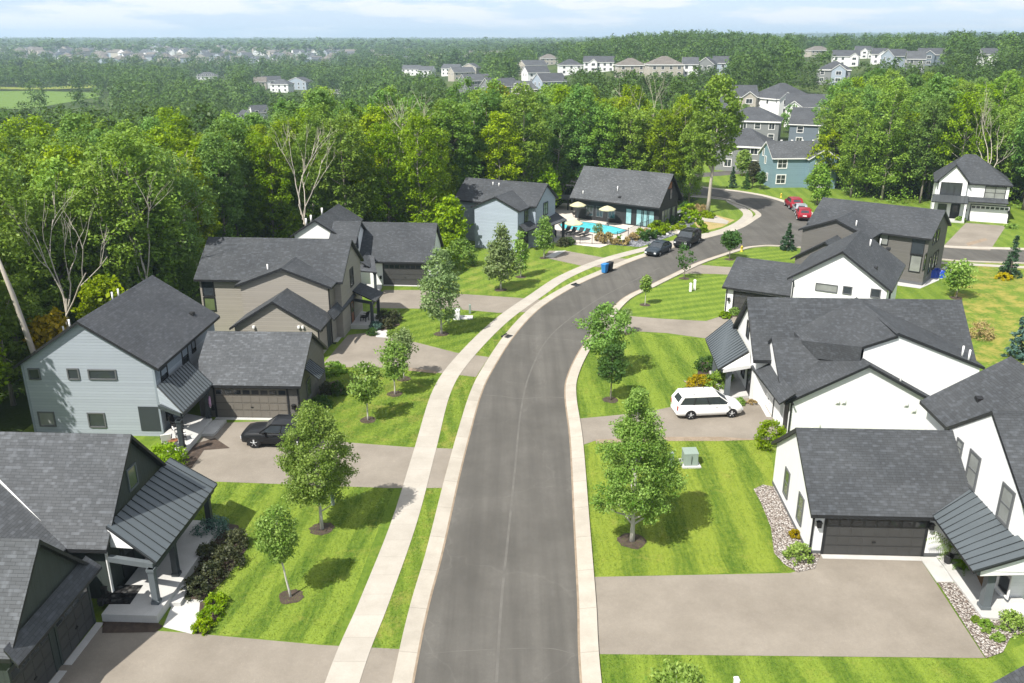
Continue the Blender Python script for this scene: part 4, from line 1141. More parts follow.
# ---- dark grey house
H = House('house', 'dark grey two-storey house with a white window and blue toys at its foot', (41, 92), -37.5)
R4 = H
vM = H.vol((41.5, 95.0), 13.2, 9.3, 5.2, 7.5, 'x', 'dark_grey', 'sh_dark', ovr=0.3)
v1 = H.vol((36.9, 92.9), 7.5, 7.8, 5.2, 6.76, 'y', 'dark_grey', 'sh_dark', ovr=0.25)
v2 = H.vol((33.8, 88.4), 4.2, 6.75, 2.8, 5.05, 'y', 'dark_grey', 'sh_dark', ovr=0.25)
S = H.face(vM, 'S'); E = H.face(vM, 'E')
window(S, (915.5, 263), 1.0, 1.8, 'trim_black', 'glass_blind', 'plain'); window(S, (918, 246.5), 1.2, 1.9, 'trim_black', 'glass', 'plain', 0.05); window(S, (884, 239), 0.8, 1.1, 'trim_black', 'glass_blind', 'plain')
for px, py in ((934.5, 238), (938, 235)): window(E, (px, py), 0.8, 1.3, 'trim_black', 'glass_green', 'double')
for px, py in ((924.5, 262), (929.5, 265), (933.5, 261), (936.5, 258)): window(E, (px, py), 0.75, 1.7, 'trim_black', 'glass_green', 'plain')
vent(H, v1, 6.76, 0.4, 856, 226, 'pipe', 0.6)
b = MB(); b2 = S.H; S.box(b, -0.02, S.w + 0.02, 0.0, 0.35, 0.0, 0.03); E.box(b, 0, E.w, 0.0, 0.35, 0.0, 0.03); b.build('foundation', M['trim_grey'], H.root)
v = H.face(v2, 'W'); gdoor(v, 0.3, v.w - 0.4, 2.2, 'gdoor_dark', 'trim_black', cols=3)

# ---- white house across the side road
H = House('house', 'white two-storey house with a wide white garage door across the side road', (67, 123), -24)
R5 = H
vM = H.hip((67.26, 126.54), -4.4, 5.7, 4.5, 0.7, 5.38, 8.96, 'white', 'sh_dark')
v1 = H.vol((64.5, 125.05), 5.0, 4.5, 5.4, 7.95, 'y', 'white', 'sh_dark', ovr=0.25)
S = H.face(vM, 'S'); S1 = H.face(v1, 'S')
gdoor(S, S.hit(968, 224)[0], S.hit(1006, 226)[0], 2.3, 'gdoor_white', 'trim_black')
window(S1, (951, 189), 2.6, 1.7, 'trim_black', 'glass', 'triple'); window(S, (995, 193), 2.5, 1.7, 'trim_black', 'glass_blind', 'quad')
q = [H.wld(S.p(-0.3, 3.45, 0.0)), H.wld(S.p(S.w, 3.45, 0.0)), H.wld(S.p(S.w + 0.1, 2.95, 1.1)), H.wld(S.p(-0.3, 2.95, 1.1))]
slabroof(H, q, 0.14, 0, 'sh_dark', 'garage_hood')
q = [H.wld(S1.p(-0.5, 3.6, 0.0)), H.wld(S1.p(S1.w + 0.4, 3.6, 0.0)), H.wld(S1.p(S1.w + 0.4, 2.85, 2.0)), H.wld(S1.p(-0.7, 2.85, 2.0))]
slabroof(H, q, 0.13, 9, 'metal_roof_dark')
for u in (-0.4, S1.w + 0.1): 
    w = H.wld(S1.p(u, 0, 1.8)); post(H, (w.x, w.y), 0.0, 2.75, 0.26, 'trim_white')
floor(H, [H.wld(S1.p(-0.5, 0, 0.0)), H.wld(S1.p(S1.w + 0.3, 0, 0.0)), H.wld(S1.p(S1.w + 0.3, 0, 2.0)), H.wld(S1.p(-0.5, 0, 2.0))], 0.0, 0.25)
door(S1, S1.w * 0.72, 0.25, 1.0, 2.1, 'near_black'); window(S1, (S1.w * 0.25, 1.5), 1.0, 1.3, 'trim_black', 'glass', 'double')
wall_lamp(S, (966, 210)); wall_lamp(S, (1008.5, 212))

# ---- corner of a roof at the bottom right
H = House('house', 'near house of which only the tip of a dark roof shows at the bottom right', (24.5, 22.5), -2.4)
c0 = G(976, 685, 2.55)     # back corner of its eave
vM = H.vol((c0.x + 4.7, c0.y - 5.2), 10.0, 9.0, 2.55, 6.3, 'y', 'white', 'sh_dark', ovr=0.22)
# ================================================================ trees and plants
def leaf_cloud(rng, cen, rad, n, size, up=0.5, out=None, aspect=0.62, flat=0.0):
    """n leaf quads around each centre; returns verts (4 per leaf) and tints"""
    k = len(cen)
    c = np.repeat(cen, n, axis=0); r = np.repeat(np.asarray(rad) * np.ones(k), n)
    d = rng.normal(size=(k * n, 3)); d /= np.linalg.norm(d, axis=1)[:, None]
    rr = r * rng.random(k * n) ** 0.45
    p = c + d * rr[:, None] * np.array([1, 1, 0.8])
    nor = rng.normal(size=(k * n, 3)) * 0.75 + d * 0.55 + np.array([0, 0, up])
    nor /= np.linalg.norm(nor, axis=1)[:, None]
    t = np.cross(nor, rng.normal(size=(k * n, 3))); t /= np.linalg.norm(t, axis=1)[:, None]
    b = np.cross(nor, t)
    s = size * (0.6 + 0.8 * rng.random(k * n))[:, None]
    t = t * s * 0.5; b = b * s * aspect * 0.5
    v = np.stack([p - t, p - b, p + t, p + b], 1)     # diamond leaf
    tint = np.clip(np.repeat(rng.random(k) * 0.55, n) + rng.random(k * n) * 0.5, 0, 1)
    return v.reshape(-1, 3), tint

PROF = dict(
    oval=lambda t: np.sin(np.pi * np.clip(t * 0.93 + 0.05, 0, 1)) ** 0.62,
    pyramid=lambda t: np.where(t < 0.22, 0.55 + 0.45 * t / 0.22, 1 - 0.88 * (np.clip(t - 0.22, 0, 1) / 0.78) ** 1.05),
    egg=lambda t: np.where(t < 0.35, 0.62 + 0.38 * np.sin(t / 0.35 * np.pi / 2), np.cos(np.clip(t - 0.35, 0, 1) / 0.65 * np.pi / 2 * 0.93) ** 0.8),
    forest=lambda t: np.where(t < 0.55, 0.55 + 0.45 * np.sin(t / 0.55 * np.pi / 2), np.cos(np.clip(t - 0.55, 0, 1) / 0.45 * np.pi / 2 * 0.92) ** 0.6),
    maple=lambda t: np.where(t < 0.3, 0.62 + 0.38 * np.sin(np.clip(t, 0, .3) / 0.3 * np.pi / 2), 1 - 0.93 * (np.clip(t - 0.3, 0, 1) / 0.7) ** 1.08),
    dome=lambda t: np.sqrt(np.clip(1 - t * t * 0.96, 0, 1)),
)

def crown_centres(rng, h0, h1, rad, prof, n, inner=0.45, lobes=4, lob=0.22):
    t = rng.random(n * 3)
    w = PROF[prof](t); keep = rng.random(n * 3) < (w * 0.9 + 0.1); t = t[keep][:n]; m = len(t)
    a = rng.random(m) * 2 * np.pi
    ph = rng.random(3) * 6.28
    lb = 1 + lob * np.sin(lobes * a + ph[0] + 5 * t) * 0.6 + lob * np.sin((lobes - 1) * a + ph[1] - 9 * t) * 0.6
    r = rad * PROF[prof](t) * lb * (inner + (1 - inner) * rng.random(m) ** 0.5)
    z = h0 + (h1 - h0) * t
    return np.stack([r * np.cos(a), r * np.sin(a), z], 1)

def trunk_mb(rng, h, r0, cen, nl, lean=(0, 0), top=0.82, h0=0.25, wob=0.10):
    b = MB(); n = 7
    pts = []
    for k in range(n + 1):
        t = k / n
        pts.append((lean[0] * t + wob * rng.normal() * t, lean[1] * t + wob * rng.normal() * t, -0.15 + (h * top + 0.15) * t))
    rad = [r0 * (1.25 if k == 0 else (1 - 0.85 * k / n)) for k in range(n + 1)]
    b.tube(pts, rad, 8)
    if nl:
        for i in rng.choice(len(cen), min(nl, len(cen)), replace=False):
            c = cen[i]; t = max(h0, min(0.95, c[2] / (h * top) - 0.10 - 0.25 * np.hypot(c[0], c[1]) / h))
            k = t * n; j = int(k); q = Vector(pts[j]).lerp(Vector(pts[min(j + 1, n)]), k - j)
            e = Vector(c); m = q.lerp(e, 0.5) + Vector((0, 0, -0.06 * (e - q).length))
            rr = r0 * (1 - 0.8 * t) * 0.55
            b.tube([q, m, e], [rr, rr * 0.6, rr * 0.18], 5, cap=False)
    return b

def make_tree(name, label, loc, h, rad, h0, prof='oval', nc=120, nl=26, size=0.26, crad=0.55, leaf='lf_maple', bark='bark_young', r0=0.10, limbs=16, seed=1,
              group=None, cat='tree', lean=(0, 0), inner=0.45, lob=0.22, aspect=0.62, up=0.5):
    rng = np.random.default_rng(seed)
    rt = empty(name, loc, 0, label, cat, group)
    cen = crown_centres(rng, h0, h, rad, prof, nc, inner, 4, lob)
    cen[:, 0] += lean[0] * cen[:, 2] / h; cen[:, 1] += lean[1] * cen[:, 2] / h
    trunk_mb(rng, h, r0, cen, limbs, lean, h0=h0 / h * 0.75, wob=0.02 * h / 5).build('trunk', M[bark], rt)
    v, tint = leaf_cloud(rng, cen, crad, nl, size, up, aspect=aspect)
    np_mesh('crown', v, 4, M[leaf], rt, attr=tint)
    return rt

def px_tree(name, label, base, top, width, crown_bottom, **kw):
    """street tree from what the photo shows: foot, top, crown width in px, lower edge of the crown"""
    p = G(*base)
    sc = (CP * p.y + SP * CH) and FPX / (p.y * CP + CH * SP)
    def hgt(py):
        lo, hi = 0.0, 30.0
        for _ in range(40):
            m = (lo + hi) / 2; zz = m - CH
            if 341.5 - FPX * (p.y * SP + zz * CP) / (p.y * CP - zz * SP) > py: lo = m
            else: hi = m
        return lo
    h = hgt(top); h0 = hgt(crown_bottom); zz = h * 0.6 - CH
    s2 = FPX / (p.y * CP - zz * SP)
    rad = width / 2 / s2
    return make_tree(name, label, (p.x, p.y, 0), h, max(rad - kw.get('crad', 0.5) * 0.7, rad * 0.6), h0 + 0.3, **kw)

def mulch_ring(p, r=0.8, seed=0):
    rng = random.Random(seed)
    return [(p.x + r * (1 + 0.12 * rng.uniform(-1, 1)) * math.cos(t), p.y + r * (1 + 0.12 * rng.uniform(-1, 1)) * math.sin(t)) for t in np.linspace(0, 6.283, 19)[:-1]]

street = [
 ('maple_tree', 'largest street maple with a pointed crown, between the road and the transformer box', (632, 541), 389, 92, 516, dict(prof='maple', nc=340, nl=90, size=0.122, crad=0.40, leaf='lf_maple', r0=0.13, seed=3, limbs=30, inner=0.35)),
 ('maple_tree', 'full rounded street maple on the striped lawn in front of the black car', (322, 529), 405, 75, 503, dict(prof='egg', nc=300, nl=90, size=0.12, crad=0.38, leaf='lf_maple', r0=0.10, seed=5, limbs=26, inner=0.35)),
 ('young_tree', 'small young tree with a leaning crown on the striped lawn, nearest the dark green farmhouse', (291, 597), 511, 48, 563, dict(prof='oval', nc=120, nl=62, size=0.11, crad=0.32, leaf='lf_maple', r0=0.06, seed=8, limbs=14, lean=(-0.5, 0.1))),
 ('young_tree', 'dark slender young tree with a black trunk at the bend of the right kerb', (610.5, 400), 345, 34, 383, dict(prof='egg', nc=120, nl=28, size=0.18, crad=0.34, leaf='lf_dark', bark='bark', r0=0.06, seed=10, limbs=14)),
 ('street_tree', 'irregular wide-spreading green tree overhanging the right kerb at the bend', (606, 374), 308, 56, 356, dict(prof='oval', nc=110, nl=40, size=0.22, crad=0.55, leaf='lf_forest2', bark='bark', r0=0.09, seed=11, limbs=16, lob=0.4, inner=0.6)),
 ('young_tree', 'thin pale sapling behind the spreading tree at the right kerb', (625, 333), 309, 16, 326, dict(prof='egg', nc=30, nl=20, size=0.2, crad=0.32, leaf='lf_pale', r0=0.04, seed=12, limbs=6)),
 ('silver_maple', 'pale silvery-green upright tree before the white house with the dark garage', (441.5, 334), 251, 46, 321, dict(prof='egg', nc=190, nl=30, size=0.24, crad=0.5, leaf='lf_pale', r0=0.10, seed=13, limbs=20)),
 ('young_tree', 'round green young tree on the patchy lawn below the taupe house drive', (395, 394), 343, 38, 380, dict(prof='oval', nc=80, nl=28, size=0.20, crad=0.45, leaf='lf_maple', r0=0.06, seed=14, limbs=12)),
 ('young_tree', 'low spreading green tree on the patchy lawn, nearest the pale blue house garage', (368, 420), 365, 40, 402, dict(prof='oval', nc=70, nl=28, size=0.20, crad=0.45, leaf='lf_maple', r0=0.06, seed=15, limbs=12, lob=0.35)),
 ('young_tree', 'small pale-leaved tree at the edge of the taupe house drive', (404, 379), 331, 30, 360, dict(prof='oval', nc=60, nl=24, size=0.19, crad=0.4, leaf='lf_pale', r0=0.05, seed=16, limbs=12)),
 ('silver_maple', 'pale cone-shaped tree on the lawn in front of the blue-grey house', (500.7, 290), 225, 40, 280, dict(prof='pyramid', nc=170, nl=28, size=0.27, crad=0.55, leaf='lf_pale', r0=0.10, seed=17, limbs=18)),
 ('young_tree', 'narrow green tree at the corner of the blue-grey house', (520.7, 277), 231, 18, 272, dict(prof='egg', nc=60, nl=24, size=0.27, crad=0.5, leaf='lf_maple', r0=0.07, seed=18, limbs=10)),
 ('young_tree', 'slender green tree beside the porch of the blue-grey house', (544, 258), 217, 26, 250, dict(prof='pyramid', nc=80, nl=26, size=0.27, crad=0.5, leaf='lf_maple', r0=0.07, seed=19, limbs=12)),
 ('young_tree', 'thin small tree on the grass before the pool fence', (597.5, 240), 222, 11, 235, dict(prof='egg', nc=22, nl=18, size=0.24, crad=0.4, leaf='lf_pale', r0=0.04, seed=20, limbs=6)),
 ('young_tree', 'little round sapling with its own mulch ring on the diagonally mown lawn', (645, 305), 276, 13, 293, dict(prof='egg', nc=55, nl=24, size=0.22, crad=0.36, leaf='lf_maple', r0=0.045, seed=21, limbs=8)),
 ('sparse_tree', 'sparse thin-leaved tree at the top of the diagonally mown lawn', (684, 278.6), 243, 22, 272, dict(prof='oval', nc=34, nl=14, size=0.24, crad=0.42, leaf='lf_dark', bark='bark', r0=0.05, seed=22, limbs=16)),
 ('young_tree', 'dark round-headed tree by the kerb opposite the parked black cars', (729.3, 259.5), 231, 21, 250, dict(prof='oval', nc=90, nl=26, size=0.26, crad=0.45, leaf='lf_dark', bark='bark', r0=0.06, seed=23, limbs=10)),
 ('garden_tree', 'leafy tree on the back lawn beside the dark grey house', (956, 298), 261, 30, 291, dict(prof='oval', nc=70, nl=28, size=0.28, crad=0.6, leaf='lf_maple', bark='bark', r0=0.08, seed=24, limbs=12, lob=0.35)),
]
for i, (nm, lb, base, top, w, cb, kw) in enumerate(street):
    px_tree(nm, lb, base, top, w, cb, **kw)
    wsheet('mulch_ring', mulch_ring(G(*base), 0.45 + 2.2 * kw['r0'], i), 0.022, M['mulch'])
p = G(674, 742)
make_tree('young_tree', 'small leafy treetop rising at the bottom edge on the front grass', (p.x, p.y, 0), 3.3, 1.2, 1.6, prof='oval', nc=90, nl=26, size=0.15, crad=0.3, leaf='lf_maple', r0=0.06, seed=31, limbs=12)

def spruce(name, label, loc, h, r, leaf='lf_spruce', seed=1, group=None, nt=15, n=90, size=0.32):
    rng = np.random.default_rng(seed); rt = empty(name, loc, 0, label, 'spruce', group)
    b = MB(); b.tube([(0, 0, -0.1), (0, 0, h * 0.96)], [0.05 + h * 0.014, 0.015], 7); b.build('trunk', M['bark'], rt)
    cs = []
    for k in range(nt):
        t = k / (nt - 1); z = h * (0.07 + 0.91 * t); rr = r * (1 - t) ** 0.85 * (0.85 + 0.3 * rng.random()) + 0.05
        m = max(4, int(n * (1 - t) / 6))
        a = rng.random(m) * 6.283; q = rr * (0.25 + 0.75 * rng.random(m))
        cs.append(np.stack([q * np.cos(a), q * np.sin(a), z - 0.22 * q + 0.05 * rng.normal(size=m)], 1))
    cen = np.concatenate(cs)
    v, ti = leaf_cloud(rng, cen, 0.26 * max(h / 6, 0.6), 16, size, 0.2, aspect=0.34)
    np_mesh('crown', v, 4, M[leaf], rt, attr=ti); return rt

def px_spruce(label, base, top, width, **kw):
    p = G(*base); lo, hi = 0, 30
    for _ in range(40):
        m = (lo + hi) / 2; zz = m - CH
        if 341.5 - FPX * (p.y * SP + zz * CP) / (p.y * CP - zz * SP) > top: lo = m
        else: hi = m
    s = FPX / (p.y * CP + CH * SP)
    return spruce('spruce_tree', label, (p.x, p.y, 0), lo, width / 2 / s, **kw)
px_spruce('lone green spruce on the grass tip where the two roads meet', (787.3, 250), 224, 17, seed=40)
px_spruce('dark blue-green spruce beside the side road at the right edge', (1009.5, 276), 236, 20, leaf='lf_spruce', seed=41)
px_spruce('dense blue spruce at the right edge behind the white house roof', (1018, 358), 309, 30, leaf='lf_bluespruce', seed=42)
px_spruce('small dark spruce left of the teal house lawn', (732, 187.8), 167, 9, seed=43)
px_spruce('dark spruce between the burgundy tree and the small spruce by the teal house', (746, 189), 172, 9, seed=44, leaf='lf_dark')
px_tree('ornamental_tree', 'dark burgundy-leaved tree at the corner of the teal house', (752, 188), 161, 14, 184, prof='oval', nc=60, nl=22, size=0.35, crad=0.6, leaf='lf_burg', bark='bark', r0=0.08, seed=45, limbs=10)
px_tree('garden_tree', 'small round green tree in front of the teal house wall', (760, 189.6), 172, 11, 184, prof='oval', nc=50, nl=22, size=0.33, crad=0.5, leaf='lf_dark', bark='bark', r0=0.06, seed=46, limbs=8)
px_tree('garden_tree', 'leafy tree behind the red parked cars', (817, 205), 165, 27, 198, prof='egg', nc=110, nl=26, size=0.38, crad=0.75, leaf='lf_forest', bark='bark', r0=0.12, seed=47, limbs=12)

# ---- shrubs: each one a mesh of its own
def shrub(name, label, loc, r, h, leaf='lf_maple', n=40, nl=22, size=0.12, seed=1, group=None, cat='shrub', aspect=0.62, stems=True, up=0.5):
    rng = np.random.default_rng(seed)
    m = n; a = rng.random(m) * 6.283; t = rng.random(m); q = r * np.sqrt(np.clip(1 - t ** 2.2, 0.05, 1)) * (0.35 + 0.65 * rng.random(m) ** 0.5)
    cen = np.stack([q * np.cos(a), q * np.sin(a), 0.06 + h * 0.92 * t], 1)
    v, ti = leaf_cloud(rng, cen, min(r, h) * 0.26, nl, size, up, aspect=aspect)
    o = np_mesh(name, v, 4, M[leaf], attr=ti); o.location = loc
    o['label'] = label; o['category'] = cat
    if group: o['group'] = group
    return o
def pxs(px, py): p = G(px, py); return (p.x, p.y, 0.0)
SH = [  # name, label, px, r, h, leaf, size
 ('round_bush', 'bright green round bush at the corner of the white house garage below the minivan', (769.5, 446), 1.15, 1.7, 'lf_lime', 0.15),
 ('shrub', 'low dark rounded shrub by the porch post, at the back of the minivan bed', (707, 370), 1.0, 1.1, 'lf_dark', 0.14),
 ('shrub', 'yellow-gold low shrub at the front of the bed by the minivan', (699, 386), 1.1, 0.8, 'lf_gold', 0.14),
 ('shrub', 'loose green shrub between the gold shrub and the porch post', (714, 388), 1.1, 1.0, 'lf_forest', 0.15),
 ('shrub', 'second loose green shrub, right behind the white minivan', (722, 381), 0.9, 0.9, 'lf_maple', 0.15),
 ('flower_clump', 'thin spiky green clump at the foot of the white house porch step', (741, 404), 0.45, 0.4, 'lf_maple', 0.12),
 ('flower_clump', 'reddish spiky clump beside the porch step of the minivan house', (752, 404), 0.35, 0.3, 'lf_tan', 0.12),
 ('shrub', 'green dwarf shrub in the rock bed at the white garage corner', (798, 560), 0.72, 0.85, 'lf_maple', 0.12),
 ('shrub', 'tiny yellowish shrub in the rock bed along the white garage wall', (795, 537), 0.34, 0.35, 'lf_gold', 0.10),
 ('shrub', 'round green shrub at the corner of the white porch slab', (1012, 629), 0.68, 0.75, 'lf_maple', 0.11),
 ('grass_tuft', 'small green tuft in the rock bed below the grey porch post', (975, 622), 0.22, 0.25, 'lf_forest', 0.09),
 ('grass_tuft', 'largest green tuft in the rock bed by the porch slab', (985.5, 627), 0.3, 0.3, 'lf_forest', 0.09),
 ('grass_tuft', 'smallest green tuft in the middle of the rock bed', (985.5, 633), 0.18, 0.2, 'lf_maple', 0.08),
 ('grass_tuft', 'green tuft near the driveway end of the rock bed', (997, 640), 0.3, 0.3, 'lf_maple', 0.09),
 ('shrub', 'dark olive-brown shrub nearest the porch step of the dark green farmhouse', (196, 594), 0.7, 0.8, 'lf_burg', 0.12),
 ('shrub', 'dark olive-brown shrub in the middle of the farmhouse bed', (211, 580), 0.8, 0.9, 'lf_burg', 0.12),
 ('shrub', 'tall dark olive-brown shrub at the lawn side of the farmhouse bed', (228, 565), 0.85, 1.0, 'lf_burg', 0.12),
 ('shrub', 'dark olive-brown shrub at the back of the farmhouse bed', (236, 546), 0.75, 0.9, 'lf_burg', 0.12),
 ('shrub', 'dark olive-brown shrub against the farmhouse porch floor', (212, 558), 0.75, 0.85, 'lf_burg', 0.12),
 ('shrub', 'silvery blue-green shrub at the far end of the farmhouse porch', (212, 535), 1.0, 1.0, 'lf_bluespruce', 0.11),
 ('lime_shrub', 'lime-green low shrub at the top of the walkway edge', (216, 606), 0.62, 0.55, 'lf_lime', 0.10),
 ('lime_shrub', 'lime-green low shrub in the middle of the walkway edge', (210, 618), 0.58, 0.5, 'lf_lime', 0.10),
 ('lime_shrub', 'lime-green low shrub at the driveway end of the walkway edge', (203, 630), 0.52, 0.45, 'lf_lime', 0.10),
 ('shrub', 'bright leafy shrub at the porch corner of the pale blue house', (168, 468), 1.35, 1.5, 'lf_lime', 0.17),
 ('hedge_shrub', 'bright green spreading shrub beside the taupe garage', (331, 372), 1.25, 0.7, 'lf_forest', 0.14),
 ('ball_shrub', 'dark clipped ball shrub beside the pale blue house garage, left one', (327, 394), 0.6, 0.95, 'lf_burg', 0.12),
 ('ball_shrub', 'dark clipped ball shrub beside the pale blue house garage, lawn side', (338, 394), 0.6, 0.95, 'lf_dark', 0.12),
 ('shrub', 'low dark shrub behind the striped window hood of the pale blue house', (322, 406), 0.9, 0.7, 'lf_dark', 0.13),
 ('ball_shrub', 'dark ball shrub nearest the taupe house porch', (384, 322), 0.75, 1.1, 'lf_burg', 0.13),
 ('ball_shrub', 'dark ball shrub in the middle of the taupe house porch bed', (387, 328), 0.7, 0.9, 'lf_burg', 0.13),
 ('ball_shrub', 'dark ball shrub at the lawn end of the taupe house porch bed', (394, 322.5), 0.8, 1.2, 'lf_burg', 0.13),
 ('shrub', 'grey-green shrub at the foot of the taupe house porch post', (376, 329), 0.6, 0.7, 'lf_bluespruce', 0.12),
 ('shrub', 'green shrub beside the taupe house porch step', (372, 335), 0.5, 0.6, 'lf_dark', 0.12),
 ('shrub', 'small green shrub at the lawn end of the taupe house walk', (391, 336), 0.4, 0.45, 'lf_maple', 0.12),
 ('shrub', 'dark shrub under the porch corner of the blue-grey house', (563, 246), 0.9, 1.0, 'lf_burg', 0.2),
 ('shrub', 'second dark shrub under the porch corner of the blue-grey house, on the pool side', (569, 244.5), 0.8, 0.9, 'lf_dark', 0.2),
 ('bare_shrub', 'twiggy reddish shrub on the sunburnt back lawn', (980, 338), 1.1, 1.6, 'lf_tan', 0.13),
 ('shrub', 'leafy shrub left of the blue-grey house, lawn side', (462, 266), 1.8, 3.4, 'lf_maple', 0.3),
 ('shrub', 'leafy shrub left of the blue-grey house, against the wood', (449, 258), 2.0, 3.0, 'lf_lime', 0.3),
 ('shrub', 'yellow-green low plant at the foot of the dark spruce by the side road', (1003, 279), 0.9, 0.6, 'lf_gold', 0.22),
 ('shrub', 'low green shrub by the porch of the white house across the side road', (960, 222), 0.8, 0.7, 'lf_maple', 0.22),
 ('shrub', 'low green shrub at the right corner of the white house across the side road', (1012, 228), 1.0, 0.5, 'lf_maple', 0.22),
 ('shrub', 'green shrub on the mulch by the white house garage with the curved drive', (734, 314), 0.7, 0.6, 'lf_maple', 0.16),
 ('shrub', 'yellow-green shrub at the lawn side of the mulch by the curved drive', (725, 317.5), 0.6, 0.5, 'lf_lime', 0.16),
]
for i, (nm, lb, px, r, h, lf, sz) in enumerate(SH):
    far = G(*px).y > 80
    shrub(nm, lb, pxs(*px), r, h, lf, n=int(26 + 40 * r), nl=24 if not far else 16, size=sz, seed=100 + i)
# planting round the pool
rngp = random.Random(5)
POOLP = [(600, 241.5, 't'), (608, 243.5, 't'), (616, 244.5, 't'), (621, 243, 'g'), (626, 245, 't'), (633, 240, 't'), (640, 238, 'l'), (646, 236, 't'), (651, 233, 'l'), (657, 230, 'l'), (660, 226, 'l'), (648, 240, 'd'), (656, 238, 'd'), (663, 234, 'g'),
         (668, 231, 'l'), (675, 229, 'g'), (681, 228, 'l'), (686, 223, 'l'), (684, 232, 'g'), (693, 230, 'g'), (700, 232, 'l'), (694, 221, 'l'), (699, 216, 'g'), (705, 216.5, 'g'), (689, 215, 'l'), (692, 212, 't'), (697, 210, 't'), (703, 212, 't'), (676, 222, 'd'), (670, 224, 'd'), (711, 218, 'g'), (680, 218, 'd'), (686, 210, 'd')]
kind = dict(t=('ornamental_grass', 'tan plumed ornamental grass clump in the planting by the pool fence', 'lf_tan', 0.65, 1.05, 'ornamental grass'),
            l=('pool_shrub', 'light green mounded shrub in the grey rock planting by the pool house', 'lf_lime', 1.0, 1.2, 'shrub'),
            g=('pool_shrub', 'low gold-green shrub in the planting between the pool house and the sidewalk', 'lf_yellow', 0.85, 0.7, 'shrub'),
            d=('pool_shrub', 'dark green shrub in the grey rock beside the pool house', 'lf_dark', 0.9, 1.0, 'shrub'))
protos = {}
for px, py, k in POOLP:
    nm, lb, lf, r, h, ct = kind[k]
    s = rngp.uniform(0.75, 1.25)
    if k not in protos:
        protos[k] = shrub(nm, lb, pxs(px, py), r, h, lf, n=26, nl=22, size=0.26 if k != 't' else 0.45, seed=ord(k), group={'t': 'ornamental grasses by the pool', 'l': 'light green pool shrubs', 'g': 'gold-green pool shrubs', 'd': 'dark green pool shrubs'}[k], cat=ct, aspect=0.62 if k != 't' else 0.2)
        o = protos[k]
    else:
        o = protos[k].copy(); COL.objects.link(o); o.location = pxs(px, py)
    o.scale = (s, s, s * rngp.uniform(0.85, 1.2)); o.rotation_euler.z = rngp.uniform(0, 6.28)
# ================================================================ the wood
def forest_proto(kind, seed):
    rng = np.random.default_rng(seed)
    h = 17.0 + rng.uniform(-1, 1); rad = rng.uniform(2.7, 3.7)
    leaf = dict(a='lf_forest', b='lf_forest2', c='lf_lime', d='lf_yellow')[kind]
    rt = empty('forest_tree', (0, -500, 0))
    h0 = h * rng.uniform(0.10, 0.30)
    cen = crown_centres(rng, h0, h, rad, 'forest', 210, 0.5, 3, 0.34)
    bk = 'bark_pale' if rng.random() < 0.45 else 'bark'
    trunk_mb(rng, h, rng.uniform(0.16, 0.26), cen, 26, (rng.normal() * 0.5, rng.normal() * 0.5), top=0.88, h0=0.3, wob=0.16).build('trunk', M[bk], rt)
    v, ti = leaf_cloud(rng, cen, 0.80, 58, 0.33, 1.0)
    np_mesh('crown', v, 4, M[leaf], rt, attr=ti)
    return rt
FP = {k: [forest_proto(k, s) for s in seeds] for k, seeds in dict(a=(51, 52, 53, 54), b=(55, 56, 57), c=(58, 59), d=(60, 61)).items()}
used = set()
FLAB = {}
def place_tree(k, x, y, s, label, group, rng):
    p = rng.choice(FP[k])
    o = p if p.name not in used else copy_tree(p)
    used.add(p.name)
    o.location = (x, y, hz(x, y)); o.scale = (s * rng.uniform(0.88, 1.12), s * rng.uniform(0.88, 1.12), s)
    o.rotation_euler.z = rng.uniform(0, 6.283)
    tag(o, label, 'tree', group)
    return o
def fill(poly, spacing, hfun, kinds, label, group, seed, avoid=()):
    rng = random.Random(seed); pts = []
    xs = [p[0] for p in poly]; ys = [p[1] for p in poly]
    for _ in range(9000):
        x, y = rng.uniform(min(xs), max(xs)), rng.uniform(min(ys), max(ys))
        if not inside((x, y), poly) or abs(x) > 0.66 * y + 8: continue
        if any((x - a) ** 2 + (y - b) ** 2 < spacing ** 2 for a, b in pts): continue
        if any((x - a) ** 2 + (y - b) ** 2 < r * r for a, b, r in avoid): continue
        pts.append((x, y))
    for x, y in pts:
        k = kinds(x, y, rng)
        place_tree(k, x, y, hfun(x, y, rng) / 17.0, label[k], group, rng)
    return pts
def kl(x, y, rng):
    t = sstep(85, 105, y) * 0.8
    q = rng.random()
    if q < 0.06 + t * 0.12: return 'd'
    if q < 0.30 + t * 0.30: return 'c'
    if q < 0.72: return 'a'
    return 'b'
LABL = dict(a='mid-green broadleaf tree in the wood behind the left-hand houses', b='deep green broadleaf tree in the wood behind the left-hand houses',
            c='light lime-green broadleaf tree in the wood behind the left-hand houses', d='yellow-green broadleaf tree in the wood behind the left-hand houses')
left = [(-36, 40), (-36, 64), (-32.5, 70), (-31.5, 84), (-28, 100), (-17, 101), (-11, 104), (-13, 116), (-6, 122), (-6, 128), (-34, 118), (-62, 98), (-90, 92), (-90, 60)]
n1 = fill(left, 3.9, lambda x, y, r: 15.6 + r.uniform(-2.6, 1.3), kl, LABL, 'trees of the left wood', 1)
LABM = dict(a='mid-green tree in the wood behind the pool house', b='deep green tree in the wood behind the pool house', c='light lime-green tree in the wood behind the pool house', d='yellow-green tree in the wood behind the pool house')
def km(x, y, rng):
    q = rng.random()
    return 'd' if q < 0.04 else 'c' if q < 0.20 else 'a' if q < 0.66 else 'b'
midp = [(-8, 121), (0, 122), (5, 130), (10, 137), (17, 136), (25, 131.5), (30.5, 136), (28, 152), (10, 154), (-12, 146), (-34, 132), (-36, 119)]
n2 = fill(midp, 3.9, lambda x, y, r: 16.0 + r.uniform(-2.5, 2.0), km, LABM, 'trees behind the pool house', 2)
